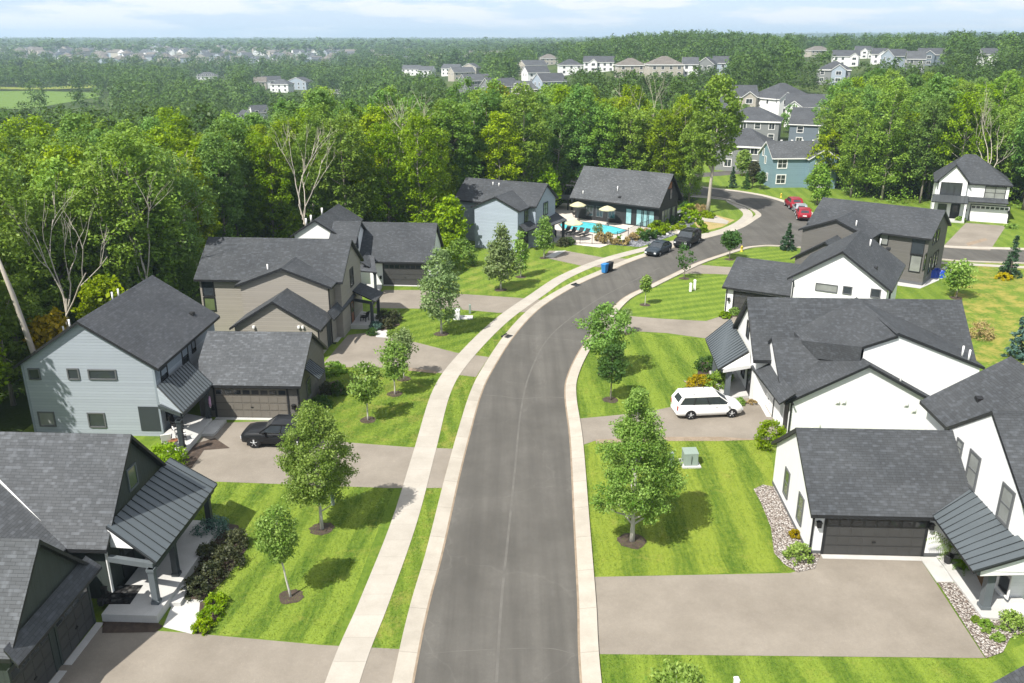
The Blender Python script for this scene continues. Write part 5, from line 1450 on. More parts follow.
LABR = dict(a='mid-green tree in the grove behind the white house across the side road', b='deep green tree in the grove behind the white house across the side road', c='light lime-green tree in the grove behind the white house across the side road', d='yellow-green tree in the grove behind the white house across the side road')
def kr(x, y, rng):
    q = rng.random()
    if x < 64 and q < 0.4: return 'd' if q < 0.2 else 'c'
    return 'c' if q < 0.2 else 'a' if q < 0.7 else 'b'
right = [(56, 141), (61, 134.5), (64, 134), (69, 134), (78, 132), (84, 118), (98, 112), (130, 170), (120, 195), (74, 186), (64, 170), (58, 158)]
n3 = fill(right, 4.6, lambda x, y, r: 16.6 + r.uniform(-3.0, 2.2), kr, LABR, 'trees of the right grove', 3)
print('forest', len(n1), len(n2), len(n3))
# unused prototypes go away
for lst in FP.values():
    for p in lst:
        if p.name not in used:
            for c in list(p.children): bpy.data.objects.remove(c)
            bpy.data.objects.remove(p)
# individual trees the photo singles out
def tall(name, label, loc, h, rad, h0, leaf, bark, r0, seed, **kw):
    return make_tree(name, label, (loc[0], loc[1], hz(*loc[:2])), h, rad, h0, prof=kw.pop('prof', 'oval'), nc=kw.pop('nc', 130), nl=34, size=0.42, crad=0.8, leaf=leaf, bark=bark, r0=r0, seed=seed, limbs=kw.pop('limbs', 16), **kw)
q = G(707.5, 213); tall('tall_tree', 'tall tree with a long bare pale trunk where the road bends by the wood', (q.x, q.y), 20.0, 3.6, 7.6, 'lf_forest', 'bark_pale', 0.30, 71, lean=(0.6, 0), nc=260)
tall('golden_tree', 'tree turning gold near the far houses, at the top of the wood', (-2.5, 150), 17.5, 3.0, 9, 'lf_gold', 'bark', 0.2, 72)
tall('young_tree', 'yellow-leaved small tree by the back wall of the pale blue house', (-31.5, 63), 7.6, 1.6, 3.4, 'lf_yellow', 'bark', 0.12, 73, nc=60)
tall('young_tree', 'gold-tinged bush-like tree behind the pale blue house roof', (-33.2, 58), 6.2, 1.6, 2.6, 'lf_gold', 'bark', 0.12, 74, nc=50)
tall('broad_tree', 'pale round-headed tree standing out in front of the dark wood behind the pale blue house', (-34.8, 72), 9.6, 2.6, 3.0, 'lf_pale', 'bark', 0.16, 75)
tall('shrubby_tree', 'bright yellow-green low tree at the wood edge between the white house and the blue-grey house', (-7.8, 103.5), 6.5, 2.2, 1.0, 'lf_lime', 'bark', 0.12, 76)
tall('spreading_tree', 'spreading grey-branched tree overhanging the white house across the side road', (80.5, 121.5), 13.5, 4.6, 6.5, 'lf_forest', 'bark_dead', 0.3, 77, lob=0.4, limbs=40, nc=110)
tall('shrubby_tree', 'bright low tree at the corner between the blue-grey house and the pool deck', (5.0, 127.5), 7.0, 1.9, 0.8, 'lf_lime', 'bark', 0.12, 78)

# dead trees: bare branching skeletons
def dead_tree(name, label, loc, h, seed, r0=0.2, spread=0.55, cat='bare tree', trunk_only=False):
    rng = random.Random(seed); b = MB()
    def grow(p, d, ln, r, dep):
        pts = [p]; q = p; dd = d
        for k in range(3):
            dd = (dd + Vector((rng.gauss(0, .13), rng.gauss(0, .13), rng.gauss(0.03, .08)))).normalized()
            q = q + dd * ln / 3; pts.append(q)
        b.tube(pts, [r, r * .86, r * .72, r * .58], 5 if dep else 7, cap=False)
        if dep >= 4 or r < 0.015: return
        for _ in range(rng.choice((2, 3)) if dep else 4):
            a = rng.uniform(0, 6.28); s = spread * rng.uniform(0.6, 1.3)
            nd = (dd + Vector((math.cos(a) * s, math.sin(a) * s, rng.uniform(-.05, .3)))).normalized()
            t = rng.uniform(0.5, 1.0); st = pts[1].lerp(pts[3], t)
            grow(st, nd, ln * rng.uniform(.55, .8), r * rng.uniform(.45, .62), dep + 1)
    grow(Vector((0, 0, -0.2)), Vector((0, 0, 1)), h * 0.45, r0, 0)
    o = b.build(name, M['bark_dead']); o.location = (*loc, hz(*loc)); return tag(o, label, cat)
for px, py, Y, h, sd, lb in [
    (188, 290, 83, 15.0, 81, 'bare pale dead tree with many upright branches behind the taupe house roof'),
    (28, 330, 62, 13.0, 82, 'bare pale dead tree nearest the left edge of the wood'),
    (135, 290, 72, 13.0, 84, 'slim bare dead trunk in the wood above the pale blue house roof'),
    (300, 240, 96, 15.5, 86, 'leaning bare tree in the wood behind the white gable'),
    (415, 230, 109, 17.5, 87, 'bare grey-topped tree among the pale crowns left of the gold tree'),
    (668, 180, 142, 17.5, 88, 'bare twiggy treetop behind the pool house'),
    (1000, 175, 128, 15.0, 89, 'bare grey tree in the right grove beside the white house roof')]:
    x = (px - 512) / FPX * (Y * CP + 10 * SP)
    dead_tree('dead_tree', lb, (x, Y), h * 1.08, sd, 0.13, 0.42)
b = MB(); b.tube([(0, 0, -.2), (-.5, .2, 4), (-1.3, .3, 9), (-2.2, .5, 13)], [.24, .2, .16, .08], 8)
p = G(32, 415); o = b.build('leaning_trunk', M['bark_pale']); o.location = (-31.6, 53.5, 0); tag(o, 'leaning grey tree trunk beside the left wall of the pale blue house', 'tree trunk')

# undergrowth along the wood's edge: nobody could count it
def undergrowth(polys, name, dens, seed, leaf='lf_forest2'):
    rng = np.random.default_rng(seed); cs = []
    for poly in polys:
        xs = [p[0] for p in poly]; ys = [p[1] for p in poly]
        n = int((max(xs) - min(xs)) * (max(ys) - min(ys)) * dens)
        for _ in range(n):
            x, y = rng.uniform(min(xs), max(xs)), rng.uniform(min(ys), max(ys))
            if inside((x, y), poly) and abs(x) < 0.68 * y + 6: cs.append((x, y, hz(x, y) + 0.3 + 5.0 * rng.random() ** 1.7))
    v, ti = leaf_cloud(rng, np.array(cs), 0.9, 20, 0.34, 0.6)
    o = np_mesh(name, v, 4, M[leaf], attr=ti); o['kind'] = 'stuff'; return o
undergrowth([left, midp, right], 'undergrowth', 0.8, 9, 'lf_forest')
# ================================================================ vehicles
def vehicle(name, label, loc, heading, paint, st, cab, L, W, wheels, wr=0.33, cat='car', rails=False, lights=True, nwin=3, dark='glass', z0=0.22):
    """st: body stations (x, half width, belt height, bottom); cab: xa xb xc xd z_roof half width at roof"""
    rt = empty(name, loc, heading, label, cat)
    b = MB()
    rings = []
    for x, w, zb, zl in st:
        up = [(0.0, zl), (0.80 * w, zl), (0.965 * w, zl + 0.10), (w, zl + 0.30), (w * 1.0, zl + 0.62 * (zb - zl)), (0.965 * w, zb - 0.05), (0.88 * w, zb), (0.5 * w, zb + 0.035), (0.0, zb + 0.05)]
        rings.append([(x, y, z) for y, z in up] + [(x, -y, z) for y, z in up[-2:0:-1]])
    n = len(rings[0]); i0 = len(b.v)
    for r in rings: b.v += r
    for k in range(len(rings) - 1):
        for j in range(n):
            a = i0 + k * n + j; c = i0 + k * n + (j + 1) % n
            b.f.append((a, c, c + n, a + n)); b.mi.append(0); b.sm.append(True)
    b.f.append(tuple(i0 + j for j in range(n))[::-1]); b.mi.append(0); b.sm.append(True)
    k = i0 + (len(rings) - 1) * n; b.f.append(tuple(k + j for j in range(n))); b.mi.append(0); b.sm.append(True)
    xa, xb, xc, xd, zr, wrf = cab
    def belt(x):
        for p, q in zip(st, st[1:]):
            if min(p[0], q[0]) <= x <= max(p[0], q[0]):
                t = (x - p[0]) / (q[0] - p[0]); return p[1] + (q[1] - p[1]) * t, p[2] + (q[2] - p[2]) * t
        return st[0][1], st[0][2]
    (wa, za), (wd, zd) = belt(xa), belt(xd)
    wa *= 0.93; wd *= 0.93
    # roof skin: gently crowned panel
    m = 6
    for i in range(m):
        for s in range(6):
            def rp(u, v):
                x = xb + (xc - xb) * u; e = 1 - (2 * u - 1) ** 2; f = 1 - (2 * v - 1) ** 2
                return (x, (2 * v - 1) * wrf, zr - 0.05 + 0.05 * e + 0.05 * f - 0.02)
            b.face([rp(i / m, s / 6), rp(i / m, (s + 1) / 6), rp((i + 1) / m, (s + 1) / 6), rp((i + 1) / m, s / 6)], 0, True)
    zt = zr - 0.07
    A = [(xa, wa, za), (xb, wrf, zt)]; Dp = [(xd, wd, zd), (xc, wrf, zt)]
    for sg in (1, -1):
        P = lambda q: (q[0], q[1] * sg, q[2])
        b.bar(P(A[0]), P(A[1]), 0.07, 0.06); b.bar(P(Dp[0]), P(Dp[1]), 0.12, 0.09)
        b.bar((xb, wrf * sg, zt), (xc, wrf * sg, zt), 0.09, 0.09)
        b.bar((xa, wa * sg, za), (xd, wd * sg, zd), 0.06, 0.06)
        for t in ((0.36, 0.66) if nwin == 3 else (0.5,)):
            x0 = xa + (xd - xa) * (t + 0.06); x1 = xb + (xc - xb) * t
            w0, zz = belt(x0); b.bar((x0, w0 * 0.93 * sg, zz), (x1, wrf * sg, zt), 0.05, 0.05, 1)
    body = b.build('body', [M[paint], M['black']], rt)
    def quad(nm, pts, mat, inset=0.0):
        m_ = MB(); m_.face(pts); m_.build(nm, M[mat], rt)
    quad('windscreen', [(xa, wa, za + .01), (xa, -wa, za + .01), (xb, -wrf, zt), (xb, wrf, zt)], dark)
    rw = [Vector(q) for q in ((xd, -wd, zd + .01), (xd, wd, zd + .01), (xc, wrf, zt), (xc, -wrf, zt))]; mid_ = sum(rw, Vector()) / 4
    quad('tailgate', [tuple(q) for q in rw], paint)
    quad('rear_window', [tuple(mid_ + (q - mid_) * .66 + Vector((-.012, 0, 0.004))) for q in rw], dark)
    for sg in (1, -1):
        quad('side_window', [(xa, (wa + .004) * sg, za), (xd, (wd + .004) * sg, zd), (xc, (wrf + .004) * sg, zt), (xb, (wrf + .004) * sg, zt)], dark)
    for x in wheels:
        for sg in (1, -1):
            w_ = belt(x)[0]
            t = MB(); N = 22; yi, yo = (w_ - 0.20) * sg, (w_ + 0.012) * sg
            for j in range(N):
                a, c = 2 * math.pi * j / N, 2 * math.pi * (j + 1) / N
                pa = (x + wr * math.cos(a), z_(wr, a)); pc = (x + wr * math.cos(c), z_(wr, c))
                t.face([(pa[0], yi, pa[1]), (pc[0], yi, pc[1]), (pc[0], yo, pc[1]), (pa[0], yo, pa[1])], 0, True)
                ia = (x + wr * .66 * math.cos(a), z_(wr, a, .66)); ic = (x + wr * .66 * math.cos(c), z_(wr, c, .66))
                t.face([(pa[0], yo, pa[1]), (pc[0], yo, pc[1]), (ic[0], yo, ic[1]), (ia[0], yo, ia[1])], 0)
            wl = t.build('wheel', M['tyre'], rt)
            r = MB(); yy = (w_ + 0.004) * sg
            r.face([(x + wr * .67 * math.cos(2 * math.pi * j / N), yy - 0.03 * sg, z_(wr, 2 * math.pi * j / N, .67)) for j in range(N)], 1)
            for j in range(5):
                a = 2 * math.pi * j / 5 + .3
                r.bar((x, yy - .008 * sg, wr), (x + wr * .64 * math.cos(a), yy - .008 * sg, wr + wr * .64 * math.sin(a)), 0.10, 0.02)
            r.build('rim', [M['rim'], M['black']], wl)
            ar = MB(); ra = wr * 1.22; yb = (w_ + 0.003) * sg
            ar.face([(x + ra * math.cos(math.pi * j / 14), yb, wr * .95 + ra * math.sin(math.pi * j / 14)) for j in range(15)] + [(x - ra, yb, z0 + .02), (x + ra, yb, z0 + .02)])
            ar.build('wheel_arch', M['black'], rt)
    xf, xr = max(s[0] for s in st), min(s[0] for s in st)
    wf = [s for s in st if s[0] == xf][0]; wb = [s for s in st if s[0] == xr][0]
    for sg in (1, -1):
        h = MB(); h.box(xf - 0.22, xf + 0.012, sg * wf[1] * 0.88 - 0.15, sg * wf[1] * 0.88 + 0.13, wf[2] - 0.24, wf[2] - 0.06); h.build('headlight', M['lens'], rt)
        h = MB(); h.box(xr - 0.012, xr + 0.16, sg * wb[1] * 0.93 - 0.10, sg * wb[1] * 0.93 + 0.08, wb[2] - 0.36, wb[2] - 0.02); h.build('tail_light', M['red_lens'], rt)
        h = MB(); h.box(xa - 0.42, xa - 0.30, sg * (wa + 0.06), sg * (wa + 0.27), za + 0.02, za + 0.18) if sg > 0 else h.box(xa - 0.42, xa - 0.30, sg * (wa + 0.27), sg * (wa + 0.06), za + 0.02, za + 0.18); h.build('mirror', M[paint], rt)
        for t in (0.30, 0.62):
            x0 = xa + (xd - xa) * t; w0, zz = belt(x0)
            h = MB(); h.box(x0 - 0.10, x0 + 0.10, min(sg * w0 * .985, sg * (w0 + .03)), max(sg * w0 * .985, sg * (w0 + .03)), zz - 0.14, zz - 0.10); h.build('door_handle', M[paint], rt)
        if rails:
            h = MB(); h.tube([(xb - .25, wrf * .86 * sg, zr + .02), (xb - .4, wrf * .86 * sg, zr + .07), (xc + .4, wrf * .86 * sg, zr + .07), (xc + .25, wrf * .86 * sg, zr + .02)], 0.022, 6); h.build('roof_rail', M['trim_grey'], rt)
    if rails:
        for t in (0.3, 0.7):
            h = MB(); x = xb + (xc - xb) * t; h.tube([(x, -wrf * .86, zr + .07), (x, wrf * .86, zr + .07)], 0.02, 6); h.build('cross_bar', M['trim_grey'], rt)
    g = MB(); g.box(xf - 0.05, xf + 0.015, -wf[1] * .55, wf[1] * .55, wf[3] + 0.10, wf[2] - 0.16); g.build('grille', M['black'], rt)
    g = MB(); g.box(xr - 0.02, xr + 0.05, -0.27, 0.27, wb[3] + 0.34, wb[3] + 0.48); g.build('number_plate', M['trim_white'], rt)
    g = MB(); g.box(xr - 0.03, xr + 0.2, -wb[1] * .9, wb[1] * .9, wb[3] + 0.02, wb[3] + 0.2); g.build('bumper', M['black'] if paint not in ('car_white',) else M[paint], rt)
    return rt
def z_(wr, a, k=1.0): return wr + wr * k * math.sin(a)
M['car_white'] = m_carpaint('paint_white', (0.78, 0.78, 0.77))
M['car_black'] = m_carpaint('paint_black', (0.010, 0.011, 0.013))
M['car_navy'] = m_carpaint('paint_navy', (0.022, 0.032, 0.042))
M['car_red'] = m_carpaint('paint_red', (0.24, 0.010, 0.022))
M['car_silver'] = m_carpaint('paint_silver', (0.38, 0.42, 0.45), 0.6)
VAN = [(2.52, 0.70, 0.72, 0.30), (2.38, 0.86, 0.84, 0.22), (1.9, 0.97, 0.97, 0.22), (1.1, 0.99, 1.06, 0.2), (-1.0, 0.99, 1.08, 0.2), (-2.1, 0.98, 1.10, 0.22), (-2.42, 0.94, 1.10, 0.26), (-2.5, 0.86, 1.06, 0.32)]
SUV = [(2.36, 0.74, 0.80, 0.36), (2.26, 0.88, 0.92, 0.28), (1.8, 0.96, 1.02, 0.26), (1.0, 0.98, 1.07, 0.24), (-1.0, 0.98, 1.10, 0.24), (-2.0, 0.97, 1.12, 0.27), (-2.3, 0.93, 1.10, 0.33), (-2.38, 0.84, 1.04, 0.4)]
SEDAN = [(2.2, 0.70, 0.66, 0.30), (2.1, 0.84, 0.78, 0.22), (1.6, 0.91, 0.88, 0.2), (0.9, 0.92, 0.95, 0.18), (-0.9, 0.92, 0.97, 0.18), (-1.8, 0.91, 0.97, 0.22), (-2.1, 0.86, 0.92, 0.28), (-2.18, 0.76, 0.86, 0.34)]
BIG = [(2.66, 0.80, 0.95, 0.40), (2.56, 0.94, 1.08, 0.32), (2.0, 1.00, 1.18, 0.3), (1.1, 1.01, 1.22, 0.28), (-1.2, 1.01, 1.24, 0.28), (-2.3, 1.0, 1.24, 0.3), (-2.58, 0.97, 1.22, 0.36), (-2.64, 0.88, 1.16, 0.42)]
def gz(px, py, z=0.018): p = G(px, py); return (p.x, p.y, z)
van = vehicle('minivan', 'white minivan with roof rails and dark windows parked in the right-hand driveway', gz(706, 413.5), R(6), 'car_white', VAN, (1.62, 0.62, -2.02, -2.44, 1.76, 0.78), 5.0, 2.0, (1.62, -1.5), 0.34, 'minivan', True); van.scale = (.94, .95, .96)
p = G(266, 442.5); vehicle('suv', 'black SUV half hidden by a street maple, parked before the taupe garage door', (p.x + 1.0, p.y, 0.018), R(180 - 4), 'car_black', SUV, (1.05, 0.30, -1.75, -2.2, 1.68, 0.74), 4.8, 1.95, (1.45, -1.42), 0.37, 'suv')
rd = math.atan2(-9.2, -6.9)
p = G(656, 253.5); vehicle('hatchback', 'smaller dark car parked at the left kerb, in front of the black SUV', (p.x + .25, p.y, 0.018), rd + R(2), 'car_navy', SEDAN, (1.05, 0.25, -1.3, -2.0, 1.46, 0.66), 4.4, 1.85, (1.35, -1.3), 0.32, 'car')
p = G(685.5, 245); vehicle('large_suv', 'large black SUV parked at the left kerb, behind the smaller dark car', (p.x + .2, p.y, 0.018), rd + R(6), 'car_black', BIG, (1.2, 0.45, -2.2, -2.58, 1.88, 0.80), 5.3, 2.02, (1.7, -1.6), 0.4, 'suv', True)
p = G(803, 218.5); vehicle('suv', 'red car parked nearest of the three by the outer kerb', (p.x, p.y, 0.018), R(76), 'car_red', SUV, (1.05, 0.30, -1.75, -2.2, 1.66, 0.74), 4.7, 1.9, (1.45, -1.42), 0.36, 'car')
p = G(799.5, 212.8); vehicle('sedan', 'silver car parked between two red vehicles', (p.x, p.y, 0.018), R(80), 'car_silver', SEDAN, (1.05, 0.25, -1.2, -1.8, 1.45, 0.66), 4.4, 1.84, (1.35, -1.3), 0.32, 'car')
p = G(793, 207.6); vehicle('suv', 'red vehicle parked farthest along the outer kerb, beyond the silver car', (p.x, p.y, 0.018), R(86), 'car_red', SUV, (1.05, 0.30, -1.75, -2.2, 1.70, 0.74), 4.8, 1.9, (1.45, -1.42), 0.38, 'car')

# ================================================================ small things outdoors
def thing(name, label, cat, px=None, loc=None, rz=0.0, group=None):
    if loc is None: loc = G(*px)
    return empty(name, tuple(loc), rz, label, cat, group)
def wheeled_bin(label, px, mat, lid, rz):
    t = thing('wheeled_bin', label, 'bin', px, rz=rz)
    b = MB(); b.hexa([(-.24, -.26, .08), (.24, -.26, .08), (.24, .26, .08), (-.24, .26, .08), (-.30, -.36, 1.02), (.30, -.36, 1.02), (.30, .36, 1.02), (-.30, .36, 1.02)]); b.build('body', M[mat], t, 0.02)
    b = MB(); b.hexa([(-.33, -.40, 1.02), (.33, -.40, 1.02), (.33, .40, 1.02), (-.33, .40, 1.02), (-.28, -.34, 1.10), (.28, -.34, 1.12), (.28, .40, 1.10), (-.28, .40, 1.10)]); b.build('lid', M[lid], t, 0.015)
    b = MB(); b.tube([(-.28, .46, 1.0), (.28, .46, 1.0)], 0.02, 8); b.build('handle', M['black'], t)
    for s in (-1, 1):
        b = MB(); b.tube([(s * .24, .28, .12), (s * .31, .28, .12)], 0.12, 14); b.build('wheel', M['tyre'], t)
wheeled_bin('blue wheeled bin at the left kerb', (604.5, 273), 'bin_blue', 'bin_blue', rd + R(90))
wheeled_bin('black wheeled bin right behind the blue one', (609.5, 271.3), 'black', 'black', rd + R(90))

t = thing('transformer_box', 'pale green transformer cabinet on a concrete pad in the right lawn', 'utility box', (689.5, 464), rz=R(3))
t.scale = (.78, .8, .9)
b = MB(); b.box(-.75, .75, -.75, .75, 0, .10); b.build('pad', M['porch_conc'], t)
b = MB(); b.hexa([(-.55, -.5, .1), (.55, -.5, .1), (.55, .5, .1), (-.55, .5, .1), (-.55, -.40, .92), (.55, -.40, .92), (.55, .5, 1.0), (-.55, .5, 1.0)]); b.build('cabinet', M['util_green'], t, 0.02)
b = MB(); b.hexa([(-.58, -.43, .92), (.58, -.43, .92), (.58, .53, 1.0), (-.58, .53, 1.0), (-.58, -.40, .97), (.58, -.40, .97), (.58, .53, 1.06), (-.58, .53, 1.06)]); b.build('lid', M['util_green'], t)
b = MB(); b.box(-.01, .01, -.53, -.49, .2, .85); b.build('door_seam', M['black'], t)
def pedestal(label, px, h, mat, r=0.13, cap=True):
    t = thing('pedestal', label, 'utility post', px)
    b = MB(); b.box(-r, r, -r, r, -.02, h); b.build('body', M[mat], t, 0.02)
    b = MB(); b.hexa([(-r - .015, -r - .015, h), (r + .015, -r - .015, h), (r + .015, r + .015, h), (-r - .015, r + .015, h), (-r * .6, -r * .6, h + .08), (r * .6, -r * .6, h + .08), (r * .6, r * .6, h + .08), (-r * .6, r * .6, h + .08)]); b.build('cap', M[mat], t)
pedestal('slim pale green utility post just left of the transformer cabinet', (671, 466), 0.9, 'util_green')
pedestal('small green utility post by the trunk of the rounded street maple', (333, 505), 0.75, 'util_green', 0.09)
pedestal('white utility post on the diagonally mown lawn, shorter one', (690.3, 291.5), 0.85, 'trim_white', 0.12)
pedestal('white utility post on the diagonally mown lawn, taller one', (694.3, 290), 1.05, 'trim_white', 0.12)
pedestal('pale utility box beside the silvery tree on the left lawn', (456.5, 319), 0.9, 'trim_white', 0.32)
pedestal('slim pale post near the pale utility box on the left lawn', (470, 313.5), 0.85, 'util_green', 0.10)
pedestal('short white post at the bottom edge of the front grass', (735, 696), 0.85, 'trim_white', 0.10)
t = thing('ground_vault', 'flat pale utility vault lid in the left lawn next to the pale utility box', 'vault', (465, 318))
b = MB(); b.box(-.75, .75, -.5, .5, 0, .12); b.build('lid', M['porch_conc'], t, 0.02)
b = MB(); b.box(-.2, .2, -.05, .05, .12, .14); b.build('handle', M['trim_grey'], t)
def drain(label, px, rz):
    t = thing('storm_drain', label, 'drain', px, rz=rz)
    b = MB(); b.box(-.45, .45, -.30, .30, 0.07, 0.085); b.build('frame', M['trim_grey'], t)
    b = MB()
    for k in range(6): b.box(-.40 + .14 * k, -.31 + .14 * k, -.25, .25, 0.085, 0.1)
    b.build('grate', M['black'], t)
    b = MB(); b.box(-.45, .45, .30, .42, 0.07, 0.16); b.build('hood', M['black'], t)
drain('dark storm drain in the left kerb beside the taupe house drive', (507.5, 337), R(60))
drain('dark storm drain in the left kerb below the pool lawn', (576.5, 285.5), R(50))
drain('dark storm drain in the left kerb behind the large black SUV', (702.5, 240), R(54))
def hydrant(label, px):
    t = thing('fire_hydrant', label, 'hydrant', px)
    b = MB(); b.lathe((0, 0, 0), [(.16, 0), (.16, .06), (.11, .08), (.11, .55), (.14, .56), (.14, .60), (.11, .64), (.05, .74), (.0, .76)], 12); b.build('body', M['yellow'], t)
    b = MB(); b.tube([(-.2, 0, .45), (.2, 0, .45)], .055, 8); b.build('nozzle', M['yellow'], t)
hydrant('yellow hydrant on the grass tip before the dark-headed tree', (741.5, 251.5)); hydrant('yellow hydrant on the grass behind the outer kerb', (781, 197.5))

# porch of the dark green farmhouse
o = pslab('rug', [(97, 604), (106.5, 584.5), (143, 585), (130, 604)], 0.421, 0.432, M['rug_black']); tag(o, 'black and white patterned rug on the farmhouse porch floor', 'rug')
# porch of the pale blue house
def patio_chair(label, x, y, z, rz, group=None, mat='cushion', cat='chair', name='porch_chair'):
    t = thing(name, label, cat, loc=(x, y, z), rz=rz, group=group)
    b = MB(); b.box(-.3, .3, -.3, .3, .34, .46); b.build('seat', M[mat], t, .02)
    b = MB(); b.hexa([(-.3, .24, .46), (.3, .24, .46), (.3, .34, .46), (-.3, .34, .46), (-.3, .36, .95), (.3, .36, .95), (.3, .44, .95), (-.3, .44, .95)]); b.build('backrest', M[mat], t, .02)
    for sx in (-1, 1):
        for sy in (-1, 1):
            b = MB(); b.box(sx * .27 - .025, sx * .27 + .025, sy * .27 - .025, sy * .27 + .025, 0, .34); b.build('leg', M['black'], t)
        b = MB(); b.box(sx * .33 - .03, sx * .33 + .03, -.28, .34, .60, .64); b.build('armrest', M['black'], t)
    return t
patio_chair('white cushioned porch chair nearest the bright shrub', -22.1, 49.1, .4, R(200)); patio_chair('white cushioned porch chair behind the dark post of the pale blue porch', -21.5, 49.9, .4, R(120)); patio_chair('dark chair against the wall of the pale blue porch', -22.35, 51.6, .4, R(90), mat='black')
t = thing('porch_table', 'small table between the porch chairs of the pale blue house', 'table', loc=(-21.6, 48.9, .4))
b = MB(); b.lathe((0, 0, 0), [(.28, .42), (.30, .44), (.30, .46)], 16); b.build('top', M['wood'], t)
b = MB(); b.lathe((0, 0, 0), [(.14, 0), (.04, .03), (.03, .42)], 10); b.build('stem', M['black'], t)
t = thing('wreath', 'pink wreath hanging by the entrance of the pale blue house', 'wreath', loc=(-20.75, 53.55, 1.5), rz=R(20))
b = MB(); N = 20
b.tube([(0, .30 * math.cos(2 * math.pi * k / N), .30 * math.sin(2 * math.pi * k / N)) for k in range(N + 1)], .085, 7, cap=False); b.build('ring', M['purple'], t)
b = MB(); b.box(-.05, .05, -.10, .10, -.42, -.25); b.build('bow', M['cushion'], t)
patio_chair('dark chair on the taupe house porch, beside the post', -13.6, 74.6, .4, R(250), mat='black')
# porch of the white house in front
t = thing('potted_palm', 'tall palm in a black pot at the garage end of the white porch', 'potted plant', (947, 565)); t.location.z = 0.15
b = MB(); b.lathe((0, 0, 0), [(.17, 0), (.24, .42), (.25, .46), (.21, .46), (.20, .40)], 16); b.build('pot', M['terracotta'], t)
rng0 = random.Random(4)
def fronds(n, ln, h0, t, mat, name='fronds'):
    b = MB()
    for k in range(n):
        a = 2 * math.pi * k / n + rng0.uniform(-.2, .2); l = ln * rng0.uniform(.75, 1.1); up = rng0.uniform(.5, 1.2)
        pts = [Vector((math.cos(a) * l * s, math.sin(a) * l * s, h0 + l * (up * s - 0.75 * s * s * 1.2))) for s in np.linspace(0, 1, 7)]
        sd_ = Vector((-math.sin(a), math.cos(a), 0))
        for i in range(6):
            for s in (-1, 1):
                for q in (0, .5):
                    p = pts[i].lerp(pts[i + 1], q); d = (pts[i + 1] - pts[i]).normalized(); w = .30 * l * (1 - abs(i / 6 - .35)) * .75
                    b.face([p, p + d * .05, p + sd_ * s * w + d * w * .5 - Vector((0, 0, .06))])
    b.build(name, M[mat], t)
fronds(15, 1.25, .95, t, 'lf_lime')
b = MB(); b.tube([(0, 0, .4), (0, 0, 1.0)], .04, 7); b.build('stem', M['bark'], t)
t = thing('potted_fern', 'low fern in a black pot beside the potted palm', 'potted plant', (961, 571)); t.location.z = 0.15
b = MB(); b.lathe((0, 0, 0), [(.15, 0), (.20, .25), (.21, .28), (.18, .28)], 14); b.build('pot', M['terracotta'], t)
fronds(16, .62, .26, t, 'lf_lime')
o = pslab('doormat', [(976, 574), (984, 571), (990, 588), (984, 591)], 0.151, 0.165, M['mat_brown']); tag(o, 'brown doormat on the white porch behind the grey post', 'doormat')

# blue toys and chairs beside the dark grey house
q = G(931.5, 277)
t = thing('blue_tarp', 'heap covered by a crumpled blue tarp at the foot of the dark grey house', 'tarp', loc=(q.x + .1, q.y + .3, 0))
rng = np.random.default_rng(3); b = MB(); n = 9
gr = [[(i / (n - 1) * 2.6 - 1.3, j / (n - 1) * 1.8 - .9) for j in range(n)] for i in range(n)]
hh = [[(0.03 if i in (0, n - 1) or j in (0, n - 1) else 0.35 + 0.55 * rng.random()) for j in range(n)] for i in range(n)]
for i in range(n - 1):
    for j in range(n - 1):
        b.face([(*gr[i][j], hh[i][j]), (*gr[i + 1][j], hh[i + 1][j]), (*gr[i + 1][j + 1], hh[i + 1][j + 1]), (*gr[i][j + 1], hh[i][j + 1])], 0, False)
b.build('cover', M['toy_blue'], t)
patio_chair('blue chair beside the crumpled blue tarp', q.x + 1.9, q.y + .9, 0.024, R(200), mat='toy_blue', name='garden_chair')

# ---------------------------------------------------------------- pool
pw = [G(*p, 0.05) for p in [(560, 224.5), (566, 222.0), (574, 221), (594, 223.2), (612, 226.5), (626.5, 230.3), (619, 233.5), (608, 234.8), (590, 232.0), (563, 228.2)]]
t = wsheet('pool_water', [(p.x, p.y) for p in pw], 0.055, M['water'])
cp = [Vector((p.x, p.y, 0)) for p in pw]; cen = sum(cp, Vector()) / len(cp)
big = [cen + (p - cen) * 1.06 for p in cp]
ribbon('pool_coping', cp + [cp[0]], big + [big[0]], 0.075, 0.075, M['trim_grey'])
def umbrella(label, px, rz=0.0):
    t = thing('pool_umbrella', label, 'umbrella', loc=G(px[0], px[1], 2.5), rz=rz, group='yellow umbrellas by the pool'); t.location.z = .04
    b = MB(); b.lathe((0, 0, 0), [(.3, 0), (.3, .08), (.05, .1)], 12); b.build('base', M['trim_grey'], t)
    b = MB(); b.tube([(0, 0, 0), (0, 0, 2.75)], .03, 8); b.build('pole', M['trim_grey'], t)
    b = MB(); N = 8
    for k in range(N):
        a, c = 2 * math.pi * k / N, 2 * math.pi * (k + 1) / N
        R1_, R2_ = .6, 1.2
        P = lambda r, t_, z: (r * math.cos(t_), r * math.sin(t_), z)
        b.face([P(0.02, a, 2.8), P(R1_, a, 2.62), P(R1_, c, 2.62), P(0.02, c, 2.8)]); b.face([P(R1_, a, 2.62), P(R2_, a, 2.32), P(R2_, c, 2.32), P(R1_, c, 2.62)])
        b.face([P(R2_, a, 2.32), P(R2_ + .01, a, 2.2), P(R2_ + .01, c, 2.2), P(R2_, c, 2.32)])
    b.build('canopy', M['canvas'], t); return t
